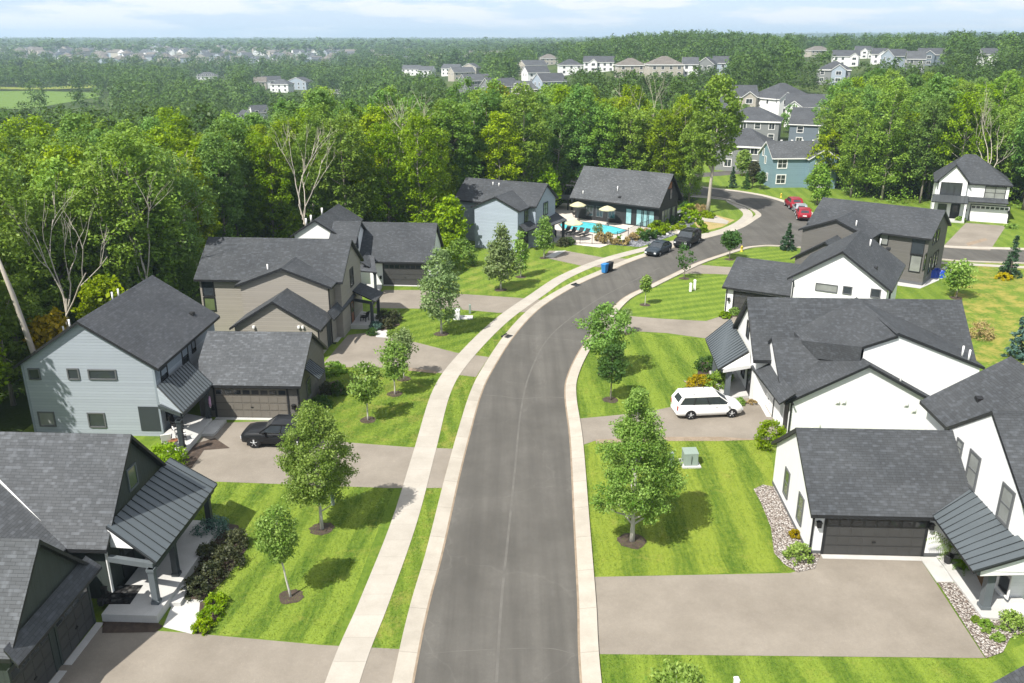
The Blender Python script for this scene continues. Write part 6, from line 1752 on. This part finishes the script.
umbrella('yellow umbrella nearest the left end of the pool house', (578, 204)); umbrella('yellow umbrella in front of the middle of the pool house', (607.5, 208)); umbrella('yellow umbrella nearest the porch of the blue-grey house', (574, 222))
def lounger(label, px, rz, mat, group):
    t = thing('pool_lounger', label, 'lounger', px, rz=rz, group=group); t.location.z = .042
    if px[1] < 223: q = G(px[0], px[1] + 2.6); t.location.x = q.x; t.location.y = q.y
    b = MB(); b.box(-.33, .33, -.95, .35, .30, .38); b.build('seat', M[mat], t, .02)
    b = MB(); b.hexa([(-.33, .35, .30), (.33, .35, .30), (.33, .42, .36), (-.33, .42, .36), (-.33, .85, .85), (.33, .85, .85), (.33, .90, .82), (-.33, .90, .82)]); b.build('backrest', M[mat], t)
    for sx in (-1, 1):
        for y in (-.85, .3): 
            b = MB(); b.box(sx * .3 - .025, sx * .3 + .025, y - .025, y + .025, 0, .30); b.build('leg', M['trim_grey'], t)
for k, (px, mt, lb) in enumerate([((576, 214.3), 'black', 'black lounger under the umbrella at the left end of the pool house'), ((580.5, 213.5), 'black', 'second black lounger under the left umbrella, toward the pool house middle'), ((604, 217.8), 'black', 'black lounger under the middle umbrella'), ((609.5, 217.6), 'black', 'second black lounger under the middle umbrella, toward the glass doors'),
                     ((637.5, 221), 'cushion', 'white lounger in front of the teal glass doors'), ((643.5, 222), 'cushion', 'second white lounger before the teal glass doors, nearer the shrubs'), ((598.5, 213.5), 'cushion', 'white lounger at the wall between the two umbrellas'),
                     ((566, 233.2), 'black', 'dark lounger on the near side of the pool, by the blue-grey house porch'), ((572, 234.4), 'black', 'second dark lounger on the near side of the pool, under the yellow umbrella'), ((579, 235), 'black', 'third dark lounger on the near side of the pool'), ((585, 236), 'black', 'last dark lounger on the near side of the pool, toward the planting')]):
    lounger(lb, px, R(-35 + (180 if k < 4 else 140 if k < 7 else 0)), mt, 'loungers round the pool')
# pool fence
ff = [G(*p) for p in [(551, 231), (556, 240.5), (566, 243), (580, 244), (592, 244.5), (604, 244.5), (617, 241.5), (628, 237.5), (640, 232), (652, 227.5)]]
fe = empty('pool_fence', ff[0], 0, 'thin black metal fence round the near side of the swimming pool', 'fence')
org = ff[0]
for p in ff:
    b = MB(); q = p - org; b.box(q.x - .035, q.x + .035, q.y - .035, q.y + .035, 0, 1.35); b.build('post', M['black'], fe)
for p, q in zip(ff, ff[1:]):
    b = MB(); p = p - org; q = q - org
    for z in (.15, 1.22): b.bar(p + Vector((0, 0, z)), q + Vector((0, 0, z)), .03)
    n = int((q - p).length / .14)
    for i in range(1, n):
        c = p.lerp(q, i / n); b.box(c.x - .008, c.x + .008, c.y - .008, c.y + .008, .15, 1.22)
    b.build('fence_panel', M['black'], fe)
t = thing('pool_sign', 'small white sign board on the pool fence planting', 'sign', (622.5, 245.5))
b = MB(); b.box(-.03, .03, -.03, .03, 0, 1.1); b.build('post', M['trim_grey'], t)
b = MB(); b.box(-.22, .22, -.05, -.03, .75, 1.3); b.build('board', M['trim_white'], t)
# open shelter at the left end of the pool deck
t = thing('pergola', 'low flat-roofed shelter at the left end of the pool deck', 'shelter', (562, 208), rz=R(-35))
for x in (-1.8, 1.8):
    for y in (-1.2, 1.2):
        b = MB(); b.box(x - .08, x + .08, y - .08, y + .08, 0, 1.7); b.build('post', M['post_dark'], t)
b = MB(); b.box(-2.1, 2.1, -1.5, 1.5, 1.7, 1.85); b.build('roof', M['trim_grey'], t)
# rocks in the planting
rr_ = random.Random(8)
for px, py in ((667, 235), (679, 233), (694, 226), (700, 224), (672, 228)):
    q = G(px, py); b = MB(); s = rr_.uniform(.3, .5)
    prof = [(s * .8, 0), (s, .2 * s), (s * .8, .55 * s), (s * .3, .8 * s), (0, .82 * s)]
    b.lathe((0, 0, 0), prof, 7, sm=False)
    o = b.build('boulder', M['porch_conc'] if px < 690 else M['trim_grey']); o.location = q; o.scale = (1, .8, 1); o.rotation_euler.z = rr_.uniform(0, 6)
    tag(o, 'grey garden boulder among the shrubs beside the pool house', 'boulder', 'boulders by the pool house')
# ================================================================ houses farther off
def top_place(px, py, ht, y0=120.0, y1=1500.0):
    """distance at which something ht high standing on the terrain reaches up to this pixel"""
    Y = y0; last = None
    while Y < y1:
        zz = 0.0
        for _ in range(3):
            d = Y * CP - (zz - CH) * SP; x = (px - 512) / FPX * d; zz = hz(x, Y) + ht
        d = Y * CP - (zz - CH) * SP
        if 341.5 - FPX * (Y * SP + (zz - CH) * CP) / d <= py: return Vector((x, Y, hz(x, Y))), d
        Y += 1.0
    return Vector((x, Y, hz(x, Y))), d

BGRECT = []     # px rectangles of far houses and their distance, so that the far wood leaves them in view
def bg_house(label, x0, x1, ytop, yvis, yaw, wall, roof, kind='x', dep=10.0, he=5.4, hr=8.6, trim='trim_white', front='S', cross=None, glass='glass', width=None, name='house'):
    px = (x0 + x1) / 2
    p, d = top_place(px, ytop, hr)
    w = width or max(7.0, min(17.0, (x1 - x0) * d / FPX))
    H = House(name, label, (p.x, p.y), yaw, group='houses beyond the wood')
    H.root.location.z = p.z
    BGRECT.append((x0, x1, ytop, yvis - (5 if d > 300 else 0), d))
    c = (p.x, p.y)
    if kind == 'hip':
        b = MB(); L, Wd = w / 2 + .4, dep / 2 + .4; r = max(L - Wd, 0.6)
        e = [(-L, -Wd, he), (L, -Wd, he), (L, Wd, he), (-L, Wd, he)]; a, q = (-r, 0, hr), (r, 0, hr)
        b.face([e[0], e[1], q, a]); b.face([e[1], e[2], q]); b.face([e[2], e[3], a, q]); b.face([e[3], e[0], a]); b.face(e[::-1], 1)
        for i in range(4):
            u, v = Vector(e[i]), Vector(e[(i + 1) % 4]); b.face([u - Vector((0, 0, .3)), v - Vector((0, 0, .3)), v + Vector((0, 0, .02)), u + Vector((0, 0, .02))], 1)
        b.build('roof', [M[roof], M[trim]], H.root)
        b = MB(); b.box(-w / 2, w / 2, -dep / 2, dep / 2, -3, he); b.build('wall', M[wall], H.root)
        V = dict(axis='x', c=Vector((0, 0, 0)), h=w / 2, a=dep / 2, b=dep / 2, s=H)
    elif kind == 'x':
        V = H.vol(c, w + .6, dep + .8, he, hr, 'x', wall, roof, .4, .3, fascia=trim, zb=-3)
    else:
        V = H.vol(c, dep + .6, w + .8, he, hr, 'y', wall, roof, .4, .3, fascia=trim, zb=-3)
    if cross:       # front gable: offset, width, wall
        o, cw, cm = cross
        wq = H.wld((o, -dep / 2 + 0.4, 0))
        V2 = H.vol((wq.x, wq.y), 4.0, cw, he, he + cw * 0.36, 'y', cm, roof, .35, .3, fascia=trim, zb=-3)
        F2 = H.face(V2, 'S')
        for v in (1.6, 4.2): window(F2, (F2.w / 2, v), 1.9, 1.3, trim, glass, 'pair', .14)
    S = H.face(V, front); n = max(2, int(S.w / 3.4))
    for i in range(n):
        for v in (1.6, 4.2):
            u = S.w * (i + .5) / n
            if cross and abs((u - S.w / 2) - cross[0]) < cross[1] / 2 + .5: continue
            window(S, (u, v), 1.3, 1.35, trim, glass, 'pair' if (i + int(v)) % 2 else 'double', .13)
    for sd in 'WE':
        F = H.face(V, sd)
        for u in (.3, .7): window(F, (F.w * u, 4.2), .9, 1.3, trim, glass, 'plain', .12)
    return H
# teal house
H = House('teal_house', 'teal-blue house with white windows and a front gable beyond the bend of the road', (50, 155), 3.0)
vM = H.vol((51.6, 155.0), 12.6, 8.0, 5.2, 7.7, 'x', 'teal', 'sh_mid', .35, .3, fascia='trim_white', zb=-1)
vX = H.vol((54.2, 152.4), 5.5, 5.6, 5.2, 6.9, 'y', 'teal', 'sh_mid', .3, .25, fascia='trim_white', zb=-1)
S = H.face(vM, 'S'); Wf = H.face(vM, 'W'); S2 = H.face(vX, 'S')
for u, v in ((1.7, 1.5), (1.7, 4.2)): window(S, (u, v), 1.5, 1.4, 'trim_white', 'glass', 'quad', .16)
for u, v, w in ((S2.w / 2, 3.4, 2.6), (S2.w / 2, 1.2, 2.6)): window(S2, (u, v), w, 1.7, 'trim_white', 'glass', 'triple', .2)
window(S, (S.w - 1.3, 4.1), 1.5, 1.3, 'trim_white', 'glass', 'pair', .16)
for u, v in ((3.4, 4.4), (5.0, 1.6), (2.0, 5.6)): window(Wf, (u, v), .7, 1.2, 'trim_white', 'glass_blind', 'plain', .1)
for k in range(5): 
    p = H.loc(Vector((48.5 + k * 1.9, 156.2, 0))); b = MB(); b.box(p.x - .15, p.x + .15, p.y - .15, p.y + .15, 7.2, 7.75); b.build('roof_vent', M['pipe_white'], H.root)
BGRECT.append((757, 832, 139, 186, 150))
B = bg_house
B('grey hip-roofed house with a lower wing, directly behind the teal house', 723, 772, 128, 168, -24, 'grey_mid', 'sh_blue', 'hip', 10, 5.0, 8.0, cross=None)
B('grey hip-roofed house with a pale front, second behind the teal house', 727, 781, 107, 133, -20, 'grey_mid', 'sh_blue', 'hip', 11, 5.4, 8.4)
B('slate-blue gabled house with large white windows, right behind the teal house roof', 795, 836, 108, 138, -24, 'blue_dark', 'sh_blue', 'x', 10, 5.4, 9.0)
B('white gabled house behind the slate-blue house with large white windows', 788, 828, 94, 112, -18, 'tan', 'sh_blue', 'x', 11, 5.4, 8.8, cross=(-3.5, 5, 'white'))
B('white and blue house with a broad hip roof, highest behind the teal house', 759, 806, 83, 107, 24, 'white', 'sh_blue', 'hip', 13, 5.2, 9.6, cross=(-4.5, 6, 'white'))
B('beige house with a front gable, left of the white and blue hip-roofed house', 728, 756, 85, 104, -4, 'tan', 'sh_blue', 'x', 10, 5.4, 8.8, cross=(1.5, 5, 'tan'))
B('dark-roofed house half hidden by the tall bare-trunked tree', 706, 733, 97, 118, -40, 'blue_dark', 'sh_blue', 'x', 10, 5.0, 8.2)
# row along the hill
B('white house with dark roof, second from the left in the hilltop row', 559, 581, 59, 74, 6, 'white', 'sh_blue', 'hip', 11)
B('white twin-gabled house with dark roof in the hilltop row, third from the left', 584, 614, 56, 74, -6, 'white', 'sh_blue', 'x', 11, cross=(-3, 5, 'white'))
B('tan-roofed house with a rear deck in the hilltop row', 617, 644, 58, 76, 4, 'tan', 'sh_brown', 'hip', 11)
B('large tan house with tan hip roof, biggest in the hilltop row', 648, 681, 56, 78, 3, 'tan', 'sh_brown', 'hip', 13, 5.6, 9.2)
B('pale house with grey roof right of the biggest tan house in the hilltop row', 683, 698, 57, 72, -8, 'white', 'sh_mid', 'x', 10)
B('grey gabled house toward the right end of the hilltop row', 699, 716, 57, 71, -22, 'grey_mid', 'sh_blue', 'y', 10)
B('blue-grey house at the right end of the hilltop row', 714, 729, 56, 70, -22, 'blue_grey', 'sh_blue', 'x', 10)
B('tan-roofed house standing highest above the left end of the hilltop row', 540, 557, 54, 62, 10, 'tan', 'sh_brown', 'hip', 11)
B('beige house with grey roof at the left end of the hilltop row', 519, 546, 60, 80, 30, 'tan', 'sh_mid', 'x', 10)
B('dark blue-roofed house before the beige one at the left end of the hilltop row', 524, 547, 66, 84, 20, 'white', 'sh_blue', 'x', 10)
B('light blue gabled house below the hilltop row', 536, 563, 73, 88, 24, 'blue_grey', 'sh_blue', 'x', 10)
B('grey-brown roofed low house below the light blue gabled house', 515, 545, 81, 94, -30, 'tan', 'sh_mid', 'x', 10, 3.0, 6.0, cross=(2, 4, 'tan'))
B('grey house with a slate roof left of the light blue gabled house', 484, 515, 78, 94, 26, 'grey_mid', 'sh_blue', 'x', 11, cross=(-3, 5, 'grey_mid'))
B('grey gabled house with white porch columns above the gold tree', 461, 489, 74, 96, 26, 'grey_mid', 'sh_mid', 'x', 10)
B('beige house with a red-brown gable above the gold tree', 450, 473, 67, 92, 26, 'tan', 'sh_mid', 'x', 11)
B('pale grey house at the left end of the group above the gold tree', 443, 461, 64, 82, -20, 'white', 'sh_mid', 'x', 10)
B('beige gabled house at the back of the group above the gold tree', 463, 479, 63, 76, -20, 'tan', 'sh_mid', 'y', 10)
B('white house left of a matching white neighbour in the middle of the valley trees', 403, 421, 65, 78, -14, 'white', 'sh_mid', 'x', 10)
B('white house right of a matching white neighbour in the middle of the valley trees', 420, 434, 66, 77, -14, 'white', 'sh_mid', 'x', 10)
B('tan house at the left of the house cluster above the left wood', 254, 266, 77, 88, 10, 'tan', 'sh_brown', 'x', 9)
B('white house with pale blue roof in the cluster above the left wood', 262, 280, 76, 88, 20, 'white', 'sh_blue', 'x', 9)
B('pale hip-roofed house in the middle of the cluster above the left wood', 272, 291, 79, 94, -10, 'white', 'sh_mid', 'hip', 10)
B('blue-grey gabled house on the right of the cluster above the left wood', 288, 311, 77, 97, -20, 'blue_grey', 'sh_blue', 'y', 10)
B('low pale-roofed house right of the cluster above the left wood', 322, 339, 89, 97, 15, 'tan', 'sh_brown', 'hip', 9, 2.8, 5.2)
B('long grey-roofed house alone among the valley trees', 190, 224, 72, 82, 12, 'white', 'sh_mid', 'hip', 11, 3.4, 6.6)
B('grey-roofed row house above the left wood, lowest one', 229, 240, 113, 122, 30, 'white', 'sh_blue', 'y', 8, 4, 7)
B('grey-roofed row house above the left wood, middle one', 239, 251, 110, 120, 30, 'white', 'sh_blue', 'y', 8, 4, 7)
B('grey-roofed row house above the left wood, upper one', 250, 266, 105, 117, 30, 'white', 'sh_blue', 'x', 8, 4, 7)
# upper right cluster
B('white house with bright twin gables in the cluster above the right grove', 834, 859, 50, 66, -16, 'white', 'sh_blue', 'x', 11, cross=(4, 5, 'white'))
B('white gabled house behind the bright twin-gabled one', 856, 873, 46, 60, -16, 'white', 'sh_blue', 'x', 10, cross=(0, 5, 'white'))
B('white-gabled house with dark roofs in the middle of the cluster above the right grove', 873, 890, 48, 64, -20, 'white', 'sh_blue', 'x', 11, cross=(1, 5, 'white'))
B('slate-roofed house right of the middle of the cluster above the right grove', 888, 906, 49, 64, 10, 'blue_grey', 'sh_blue', 'x', 11)
B('dark grey house low at the left of the cluster above the right grove', 820, 851, 61, 80, -22, 'grey_mid', 'sh_blue', 'hip', 12, cross=(2, 6, 'blue_grey'))
B('dark blue gabled house, rightmost large one above the right grove', 920, 946, 48, 68, -18, 'blue_dark', 'sh_blue', 'x', 11, cross=(-2, 6, 'blue_dark'))
B('grey-roofed house left of the dark blue gabled house', 909, 924, 51, 66, -18, 'grey_mid', 'sh_mid', 'x', 10)
B('pale gabled house far right above the right grove', 982, 997, 48, 58, -14, 'white', 'sh_blue', 'x', 10)
B('brown-roofed house at the edge of the hilltop trees left of the twin gables', 806, 830, 46, 58, 12, 'tan', 'sh_brown', 'hip', 11)
# houses glimpsed through the wood
B('pale house glimpsed between trunks behind the pool house, left one', 566, 590, 118, 160, 8, 'white', 'sh_blue', 'x', 9)
B('blue-grey house glimpsed between trunks behind the pool house, right one', 640, 672, 112, 160, 8, 'blue_grey', 'sh_blue', 'x', 9)
print('bg', [(round(r[0]), round(r[4])) for r in BGRECT])

# ---------------------------------------------------------------- far suburb: tiny houses, one mesh each
def tiny(seed, wm, rm, hip):
    b = MB(); L, Wd, he, hr = 6.0, 5.0, 5.2, 8.4
    b.box(-L, L, -Wd, Wd, -2, he, 0)
    l, w = L + .4, Wd + .4
    e = [(-l, -w, he), (l, -w, he), (l, w, he), (-l, w, he)]
    if hip:
        a, q = (-1.5, 0, hr), (1.5, 0, hr)
        b.face([e[0], e[1], q, a], 1); b.face([e[1], e[2], q], 1); b.face([e[2], e[3], a, q], 1); b.face([e[3], e[0], a], 1)
    else:
        a, q = (-l, 0, hr), (l, 0, hr)
        b.face([e[0], e[1], q, a], 1); b.face([e[2], e[3], a, q], 1); b.face([e[1], e[2], q], 0); b.face([e[3], e[0], a], 0)
        b.face([(-1.5, -w - 2, he), (1.5, -w - 2, he), (0, -w - 2, hr - 1)], 0); b.box(-1.5, 1.5, -w - 2, -w, 0, he, 0)
    return b.build('tiny_house', [M[wm], M[rm]])
TP = [tiny(0, 'tan', 'sh_brown', 0), tiny(1, 'tan', 'sh_brown', 1), tiny(2, 'white', 'sh_mid', 0), tiny(3, 'blue_grey', 'sh_brown', 1), tiny(4, 'pale_blue', 'sh_mid', 0)]
TPU = set(); rt_ = random.Random(21); TINY = []
def put_tiny(x, y, label, group):
    p = rt_.choice(TP); o = p
    if p.name in TPU: o = p.copy(); COL.objects.link(o)
    TPU.add(p.name); s = rt_.uniform(1.0, 1.5)
    o.location = (x, y, hz(x, y)); o.scale = (s, s, s); o.rotation_euler.z = rt_.uniform(0, 6.28)
    tag(o, label, 'house', group); TINY.append((x, y))
k = 0
while k < 240:
    px = rt_.uniform(-10, 335) if rt_.random() < .85 else rt_.uniform(335, 520)
    py = rt_.uniform(47.5, 64.5) if px > 60 else rt_.uniform(47.5, 60)
    if not 47 < py < 66: continue
    p = GT(px, py)
    if p.y > 2300 or p.y < 500 or any((p.x - a) ** 2 + ((p.y - b_) * .35) ** 2 < 12 ** 2 for a, b_ in TINY): continue
    put_tiny(p.x, p.y, 'tiny pale house in the distant suburb beyond the meadow and valley trees', 'houses of the distant suburb'); k += 1

# ---------------------------------------------------------------- far woods as one mass
def pxy(x, y, z):
    zz = z - CH; d = y * CP - zz * SP
    return 512 + FPX * x / d, 341.5 - FPX * (y * SP + zz * CP) / d, d
mead = [GT(*p) for p in [(-60, 92), (40, 91), (95, 93), (100, 97), (60, 104), (30, 109), (-60, 110)]]
M['meadow'] = m_lawn('meadow', 0.2, 6, 0.1, 0.5, (0.07, 0.13, 0.02), (0.13, 0.20, 0.035))
zs = max(p.z for p in mead)
mo = wsheet('meadow', [(p.x, p.y) for p in mead], 0.0, M['meadow']); mo.location.z = zs + 0.15
meadp = [(p.x, p.y) for p in mead]
path_ = [GT(*p) for p in [(-60, 86), (40, 88), (88, 84.5), (98, 84.5), (98, 88), (40, 90), (-60, 89)]]
mo2 = wsheet('dry_field', [(p.x, p.y) for p in path_], 0.0, M['lawn_dry']); mo2.location.z = max(p.z for p in path_) + 0.2
hood = [(-70, -20), (-70, 60), (-96, 90), (-62, 101), (-34, 121), (-12, 149), (10, 157), (28, 156), (28, 205), (64, 205), (72, 189), (120, 200), (140, 160), (140, -20)]
def far_wood(name, ymin, ymax, spacing, h, rad, ncl, nl, lsz, mats, seed, lanes=True):
    rng = np.random.default_rng(seed); cs = []; rs = []; n = 0
    rr = random.Random(seed); y = ymin
    pts = []
    grid = {}
    N = int(0.66 * (ymax ** 2 - ymin ** 2) / spacing ** 2 * 2.2)
    for _ in range(N):
        y = math.sqrt(rr.uniform(ymin ** 2, ymax ** 2)); x = rr.uniform(-.68, .68) * y
        gk = (int(x // spacing), int(y // spacing))
        if grid.get(gk): continue
        if inside((x, y), hood) or inside((x, y), meadp) or inside((x, y), [(p.x, p.y) for p in path_]): continue
        z = hz(x, y); th = h * rr.uniform(.72, 1.2)
        px, py, d = pxy(x, y, z + th)
        pr = rad * FPX / d
        bad = False
        for x0, x1, yt, yv, dh in BGRECT:
            if d < dh + 9 and x0 - pr * .8 < px < x1 + pr * .8 and py < yv: bad = True; break
        if bad: continue
        if d < 560 and px < 104 + pr and py < 107.5 and py > 70 and rr.random() < .95: continue          # the meadow stays in view
        if d < 1500 and px < 345 and py < 63 - (4 if px < 60 else 0) and rr.random() < .85: continue     # and the distant suburb
        for a, b_ in TINY:
            if (x - a) ** 2 + (y - b_) ** 2 < 13 ** 2 or (abs(x - a * y / b_) < 9 and 0 < b_ - y < 130 and rr.random() < .75): bad = True; break
        if bad: continue
        if 150 < y < 320 and 0.28 < x / y < 0.34 and rr.random() < .8: continue     # the lane behind the teal house
        grid[gk] = 1; pts.append((x, y, z, th))
    out = [[], []]
    for x, y, z, th in pts:
        r = rad * rr.uniform(.8, 1.25)
        a = rng.random(ncl) * 6.283; t = rng.random(ncl); q = r * PROF['dome'](t) * (.3 + .7 * rng.random(ncl) ** .5)
        c = np.stack([x + q * np.cos(a), y + q * np.sin(a), z + th * (.22 + .78 * t)], 1)
        out[0 if rr.random() < .62 else 1].append(c)
    for k, cl in enumerate(out):
        if not cl: continue
        v, ti = leaf_cloud(rng, np.concatenate(cl), rad * .42, nl, lsz, 1.3)
        cc = np.concatenate(cl); hsh = np.modf(np.abs(np.sin(np.round(cc[:, 0] / 7) * 12.9898 + np.round(cc[:, 1] / 7) * 78.233) * 437.585))[0]
        ti = np.clip(np.repeat(hsh * .5, nl) + .28 * ti, 0, 1)
        o = np_mesh(name, v, 4, M[mats[k]], attr=ti); o['kind'] = 'stuff'
    return len(pts)
print('far', far_wood('far_wood', 112, 330, 6.4, 13.5, 3.3, 32, 17, 0.68, ('lf_far', 'lf_far2'), 1),
      far_wood('far_wood', 330, 700, 9.5, 14.0, 4.6, 26, 14, 1.05, ('lf_far', 'lf_far2'), 2),
      far_wood('far_wood', 700, 1500, 20, 14.0, 9.0, 24, 13, 2.0, ('lf_far', 'lf_far2'), 3))
def ridge_wood():
    rng = np.random.default_rng(5); cs = []
    d = 1500.0
    while d < 7000:
        r = 9 + d * .004; n = int(1.36 * d / (1.25 * r))
        x = (np.arange(n) / n - .5) * 1.36 * d + rng.normal(size=n) * r; y = d + rng.normal(size=n) * d * .012
        for a, b_ in zip(x, y):
            if rng.random() < .16 and d < 2600: continue
            zz = hz(a, b_)
            pp = pxy(a, b_, zz)
            if pp[0] < 345 and 47.5 < pp[1] < 66 and rng.random() < .6: continue
            m = 8; cs.append(np.stack([a + rng.normal(size=m) * r * .5, b_ + rng.normal(size=m) * r * .5, zz + rng.uniform(3, 15, m) + (rng.random() ** 3) * 6], 1))
        d *= 1.035
    v, ti = leaf_cloud(rng, np.concatenate(cs), 9, 7, 7.0, 2.0)
    o = np_mesh('distant_woods', v, 4, M['lf_far'], attr=ti); o['kind'] = 'stuff'
ridge_wood()
# trees between the houses near the lane: singled out
for i, (px, py, h, w, lf, lb) in enumerate([
    (745, 127, 6.5, 2.2, 'lf_forest2', 'dense green tree right of the second grey hip-roofed house'),
    (789, 133, 7.5, 2.6, 'lf_forest2', 'dense green tree between the hip-roofed house and the slate-blue house'),
    (745, 106, 6.5, 2.4, 'lf_dark', 'dark tree in front of the beige front-gabled house'),
    (757, 134, 5.5, 1.9, 'lf_forest', 'bushy tree at the left corner of the slate-blue gabled house'),
    (784, 110, 6.0, 2.2, 'lf_forest2', 'round tree under the white gabled house behind the slate-blue one'),
    (714, 130, 8.0, 2.6, 'lf_forest', 'leafy tree at the left side of the second grey hip-roofed house'),
    (824, 188, 10.0, 2.8, 'lf_yellow', 'yellow-green tree hiding the right end of the teal house'),
    (838, 186, 12.0, 3.2, 'lf_lime', 'lime-green tree just right of the teal house, at the edge of the grove'),
    (742, 176, 4.5, 1.2, 'lf_maple', 'small round tree on the lawn before the lower grey hip-roofed house')]):
    p = GT(px, py); tall('garden_tree', lb, (p.x, p.y), h, w, 1.2, lf, 'bark', .12, 200 + i, nc=60)
b = MB()
lane = [GT(*p) for p in [(690, 178), (724, 175.5), (752, 172.5), (752, 168.5), (724, 171), (690, 174)]]
wsheet('road', lane, 0.012, M['asphalt'])
# ---------------------------------------------------------------- camera, light, air
cam = bpy.data.cameras.new('camera'); co = bpy.data.objects.new('camera', cam); COL.objects.link(co)
cam.sensor_width = 36.0; cam.lens = FPX / 1024 * 36.0; cam.clip_start = 0.5; cam.clip_end = 30000
co.location = (0, 0, CH); co.rotation_euler = (math.pi / 2 - PITCH, 0, 0)
SC.camera = co
SUN_EL, SUN_AZ = R(52), R(46)     # shadows run toward +x +y at 46 degrees from +x
sd = Vector((-math.cos(SUN_EL) * math.cos(SUN_AZ), -math.cos(SUN_EL) * math.sin(SUN_AZ), math.sin(SUN_EL)))
sun = bpy.data.lights.new('sun', 'SUN'); sun.energy = 4.6; sun.angle = R(0.5); sun.color = (1.0, 0.955, 0.88)
so = bpy.data.objects.new('sun', sun); COL.objects.link(so)
so.rotation_euler = (-sd).to_track_quat('-Z', 'Y').to_euler(); so.location = (-40, -40, 120)
W = bpy.data.worlds.new('World'); SC.world = W; W.use_nodes = True
nt = W.node_tree; nt.nodes.clear()
def wn(t): return nt.nodes.new(t)
out = wn('ShaderNodeOutputWorld'); bg = wn('ShaderNodeBackground'); sky = wn('ShaderNodeTexSky')
sky.sky_type = 'NISHITA'; sky.sun_disc = False; sky.sun_elevation = SUN_EL
sky.sun_rotation = math.atan2(sd.x, sd.y)
sky.altitude = 200; sky.air_density = 1.0; sky.dust_density = 0.3; sky.ozone_density = 1.2
bg.inputs['Strength'].default_value = 0.112
# cumulus in the direction of the sky dome: cells squeezed toward the horizon
tc = wn('ShaderNodeTexCoord'); sep = wn('ShaderNodeSeparateXYZ'); nt.links.new(tc.outputs['Generated'], sep.inputs[0])
def wm(op, a, b=None, c=None):
    m = wn('ShaderNodeMath'); m.operation = op
    for i, x in enumerate((a, b, c)):
        if x is None: continue
        if hasattr(x, 'is_output'): nt.links.new(x, m.inputs[i])
        else: m.inputs[i].default_value = x
    return m.outputs[0]
az = wm('ARCTAN2', sep.outputs[0], sep.outputs[1]); el = wm('ARCSINE', sep.outputs[2])
cmb = wn('ShaderNodeCombineXYZ'); nt.links.new(wm('MULTIPLY', az, 6.5), cmb.inputs[0]); nt.links.new(wm('MULTIPLY', el, 42.0), cmb.inputs[1])
cmb.inputs[2].default_value = 3.7
nz = wn('ShaderNodeTexNoise'); nt.links.new(cmb.outputs[0], nz.inputs['Vector']); nz.inputs['Scale'].default_value = 1.0; nz.inputs['Detail'].default_value = 7; nz.inputs['Roughness'].default_value = 0.58
dens = wm('ADD', nz.outputs['Fac'], wm('MULTIPLY', az, -0.05))
rp = wn('ShaderNodeValToRGB'); nt.links.new(dens, rp.inputs['Fac'])
rp.color_ramp.elements[0].position = 0.48; rp.color_ramp.elements[0].color = (0, 0, 0, 1)
rp.color_ramp.elements[1].position = 0.57; rp.color_ramp.elements[1].color = (1, 1, 1, 1)
mx = wn('ShaderNodeMix'); mx.data_type = 'RGBA'
fade = wm('MULTIPLY', rp.outputs['Color'], 0.9)
nt.links.new(fade, mx.inputs[0])
tn = wn('ShaderNodeMix'); tn.data_type = 'RGBA'; tn.blend_type = 'MULTIPLY'; tn.inputs[0].default_value = 1.0
tn.blend_type = 'MIX'; tn.inputs[0].default_value = 0.8
nt.links.new(sky.outputs[0], tn.inputs[6]); tn.inputs[7].default_value = (2.85, 3.6, 4.95, 1)
hi = wn('ShaderNodeMix'); hi.data_type = 'RGBA'           # overhead: thin bright cloud, so the open shade is not blue
nt.links.new(wm('MULTIPLY', wm('MINIMUM', wm('MAXIMUM', wm('MULTIPLY', wm('SUBTRACT', el, 0.10), 2.5), 0.0), 1.0), 0.6), hi.inputs[0])
nt.links.new(tn.outputs[2], hi.inputs[6]); hi.inputs[7].default_value = (4.6, 4.5, 4.3, 1)
nt.links.new(hi.outputs[2], mx.inputs[6]); mx.inputs[7].default_value = (5.3, 5.3, 5.4, 1)
nt.links.new(mx.outputs[2], bg.inputs['Color']); nt.links.new(bg.outputs[0], out.inputs['Surface'])
if HAZE:
    b = MB(); b.box(-9800, 9800, -400, 9800, -60, 95)
    hm = bpy.data.materials.new('haze_air'); hm.use_nodes = True; t = hm.node_tree; t.nodes.clear()
    o_ = t.nodes.new('ShaderNodeOutputMaterial'); pv = t.nodes.new('ShaderNodeVolumePrincipled')
    pv.inputs['Color'].default_value = (0.62, 0.82, 1.0, 1); pv.inputs['Density'].default_value = 0.00021; pv.inputs['Anisotropy'].default_value = 0.2
    t.links.new(pv.outputs[0], o_.inputs['Volume'])
    ho = b.build('haze', hm); ho['kind'] = 'stuff'
SC.view_settings.view_transform = 'Standard'; SC.view_settings.look = 'None'; SC.view_settings.gamma = 1.0
SC.view_settings.use_curve_mapping = False; SC.view_settings.exposure = 0.90
SC.render.engine = 'CYCLES'
cy = SC.cycles
cy.use_denoising = True; cy.denoiser = 'OPENIMAGEDENOISE'
cy.max_bounces = 5; cy.diffuse_bounces = 2; cy.glossy_bounces = 2; cy.transmission_bounces = 2; cy.transparent_max_bounces = 4; cy.volume_bounces = 0
cy.use_adaptive_sampling = True; cy.adaptive_threshold = 0.02; cy.caustics_reflective = False; cy.caustics_refractive = False
SC.render.use_persistent_data = False
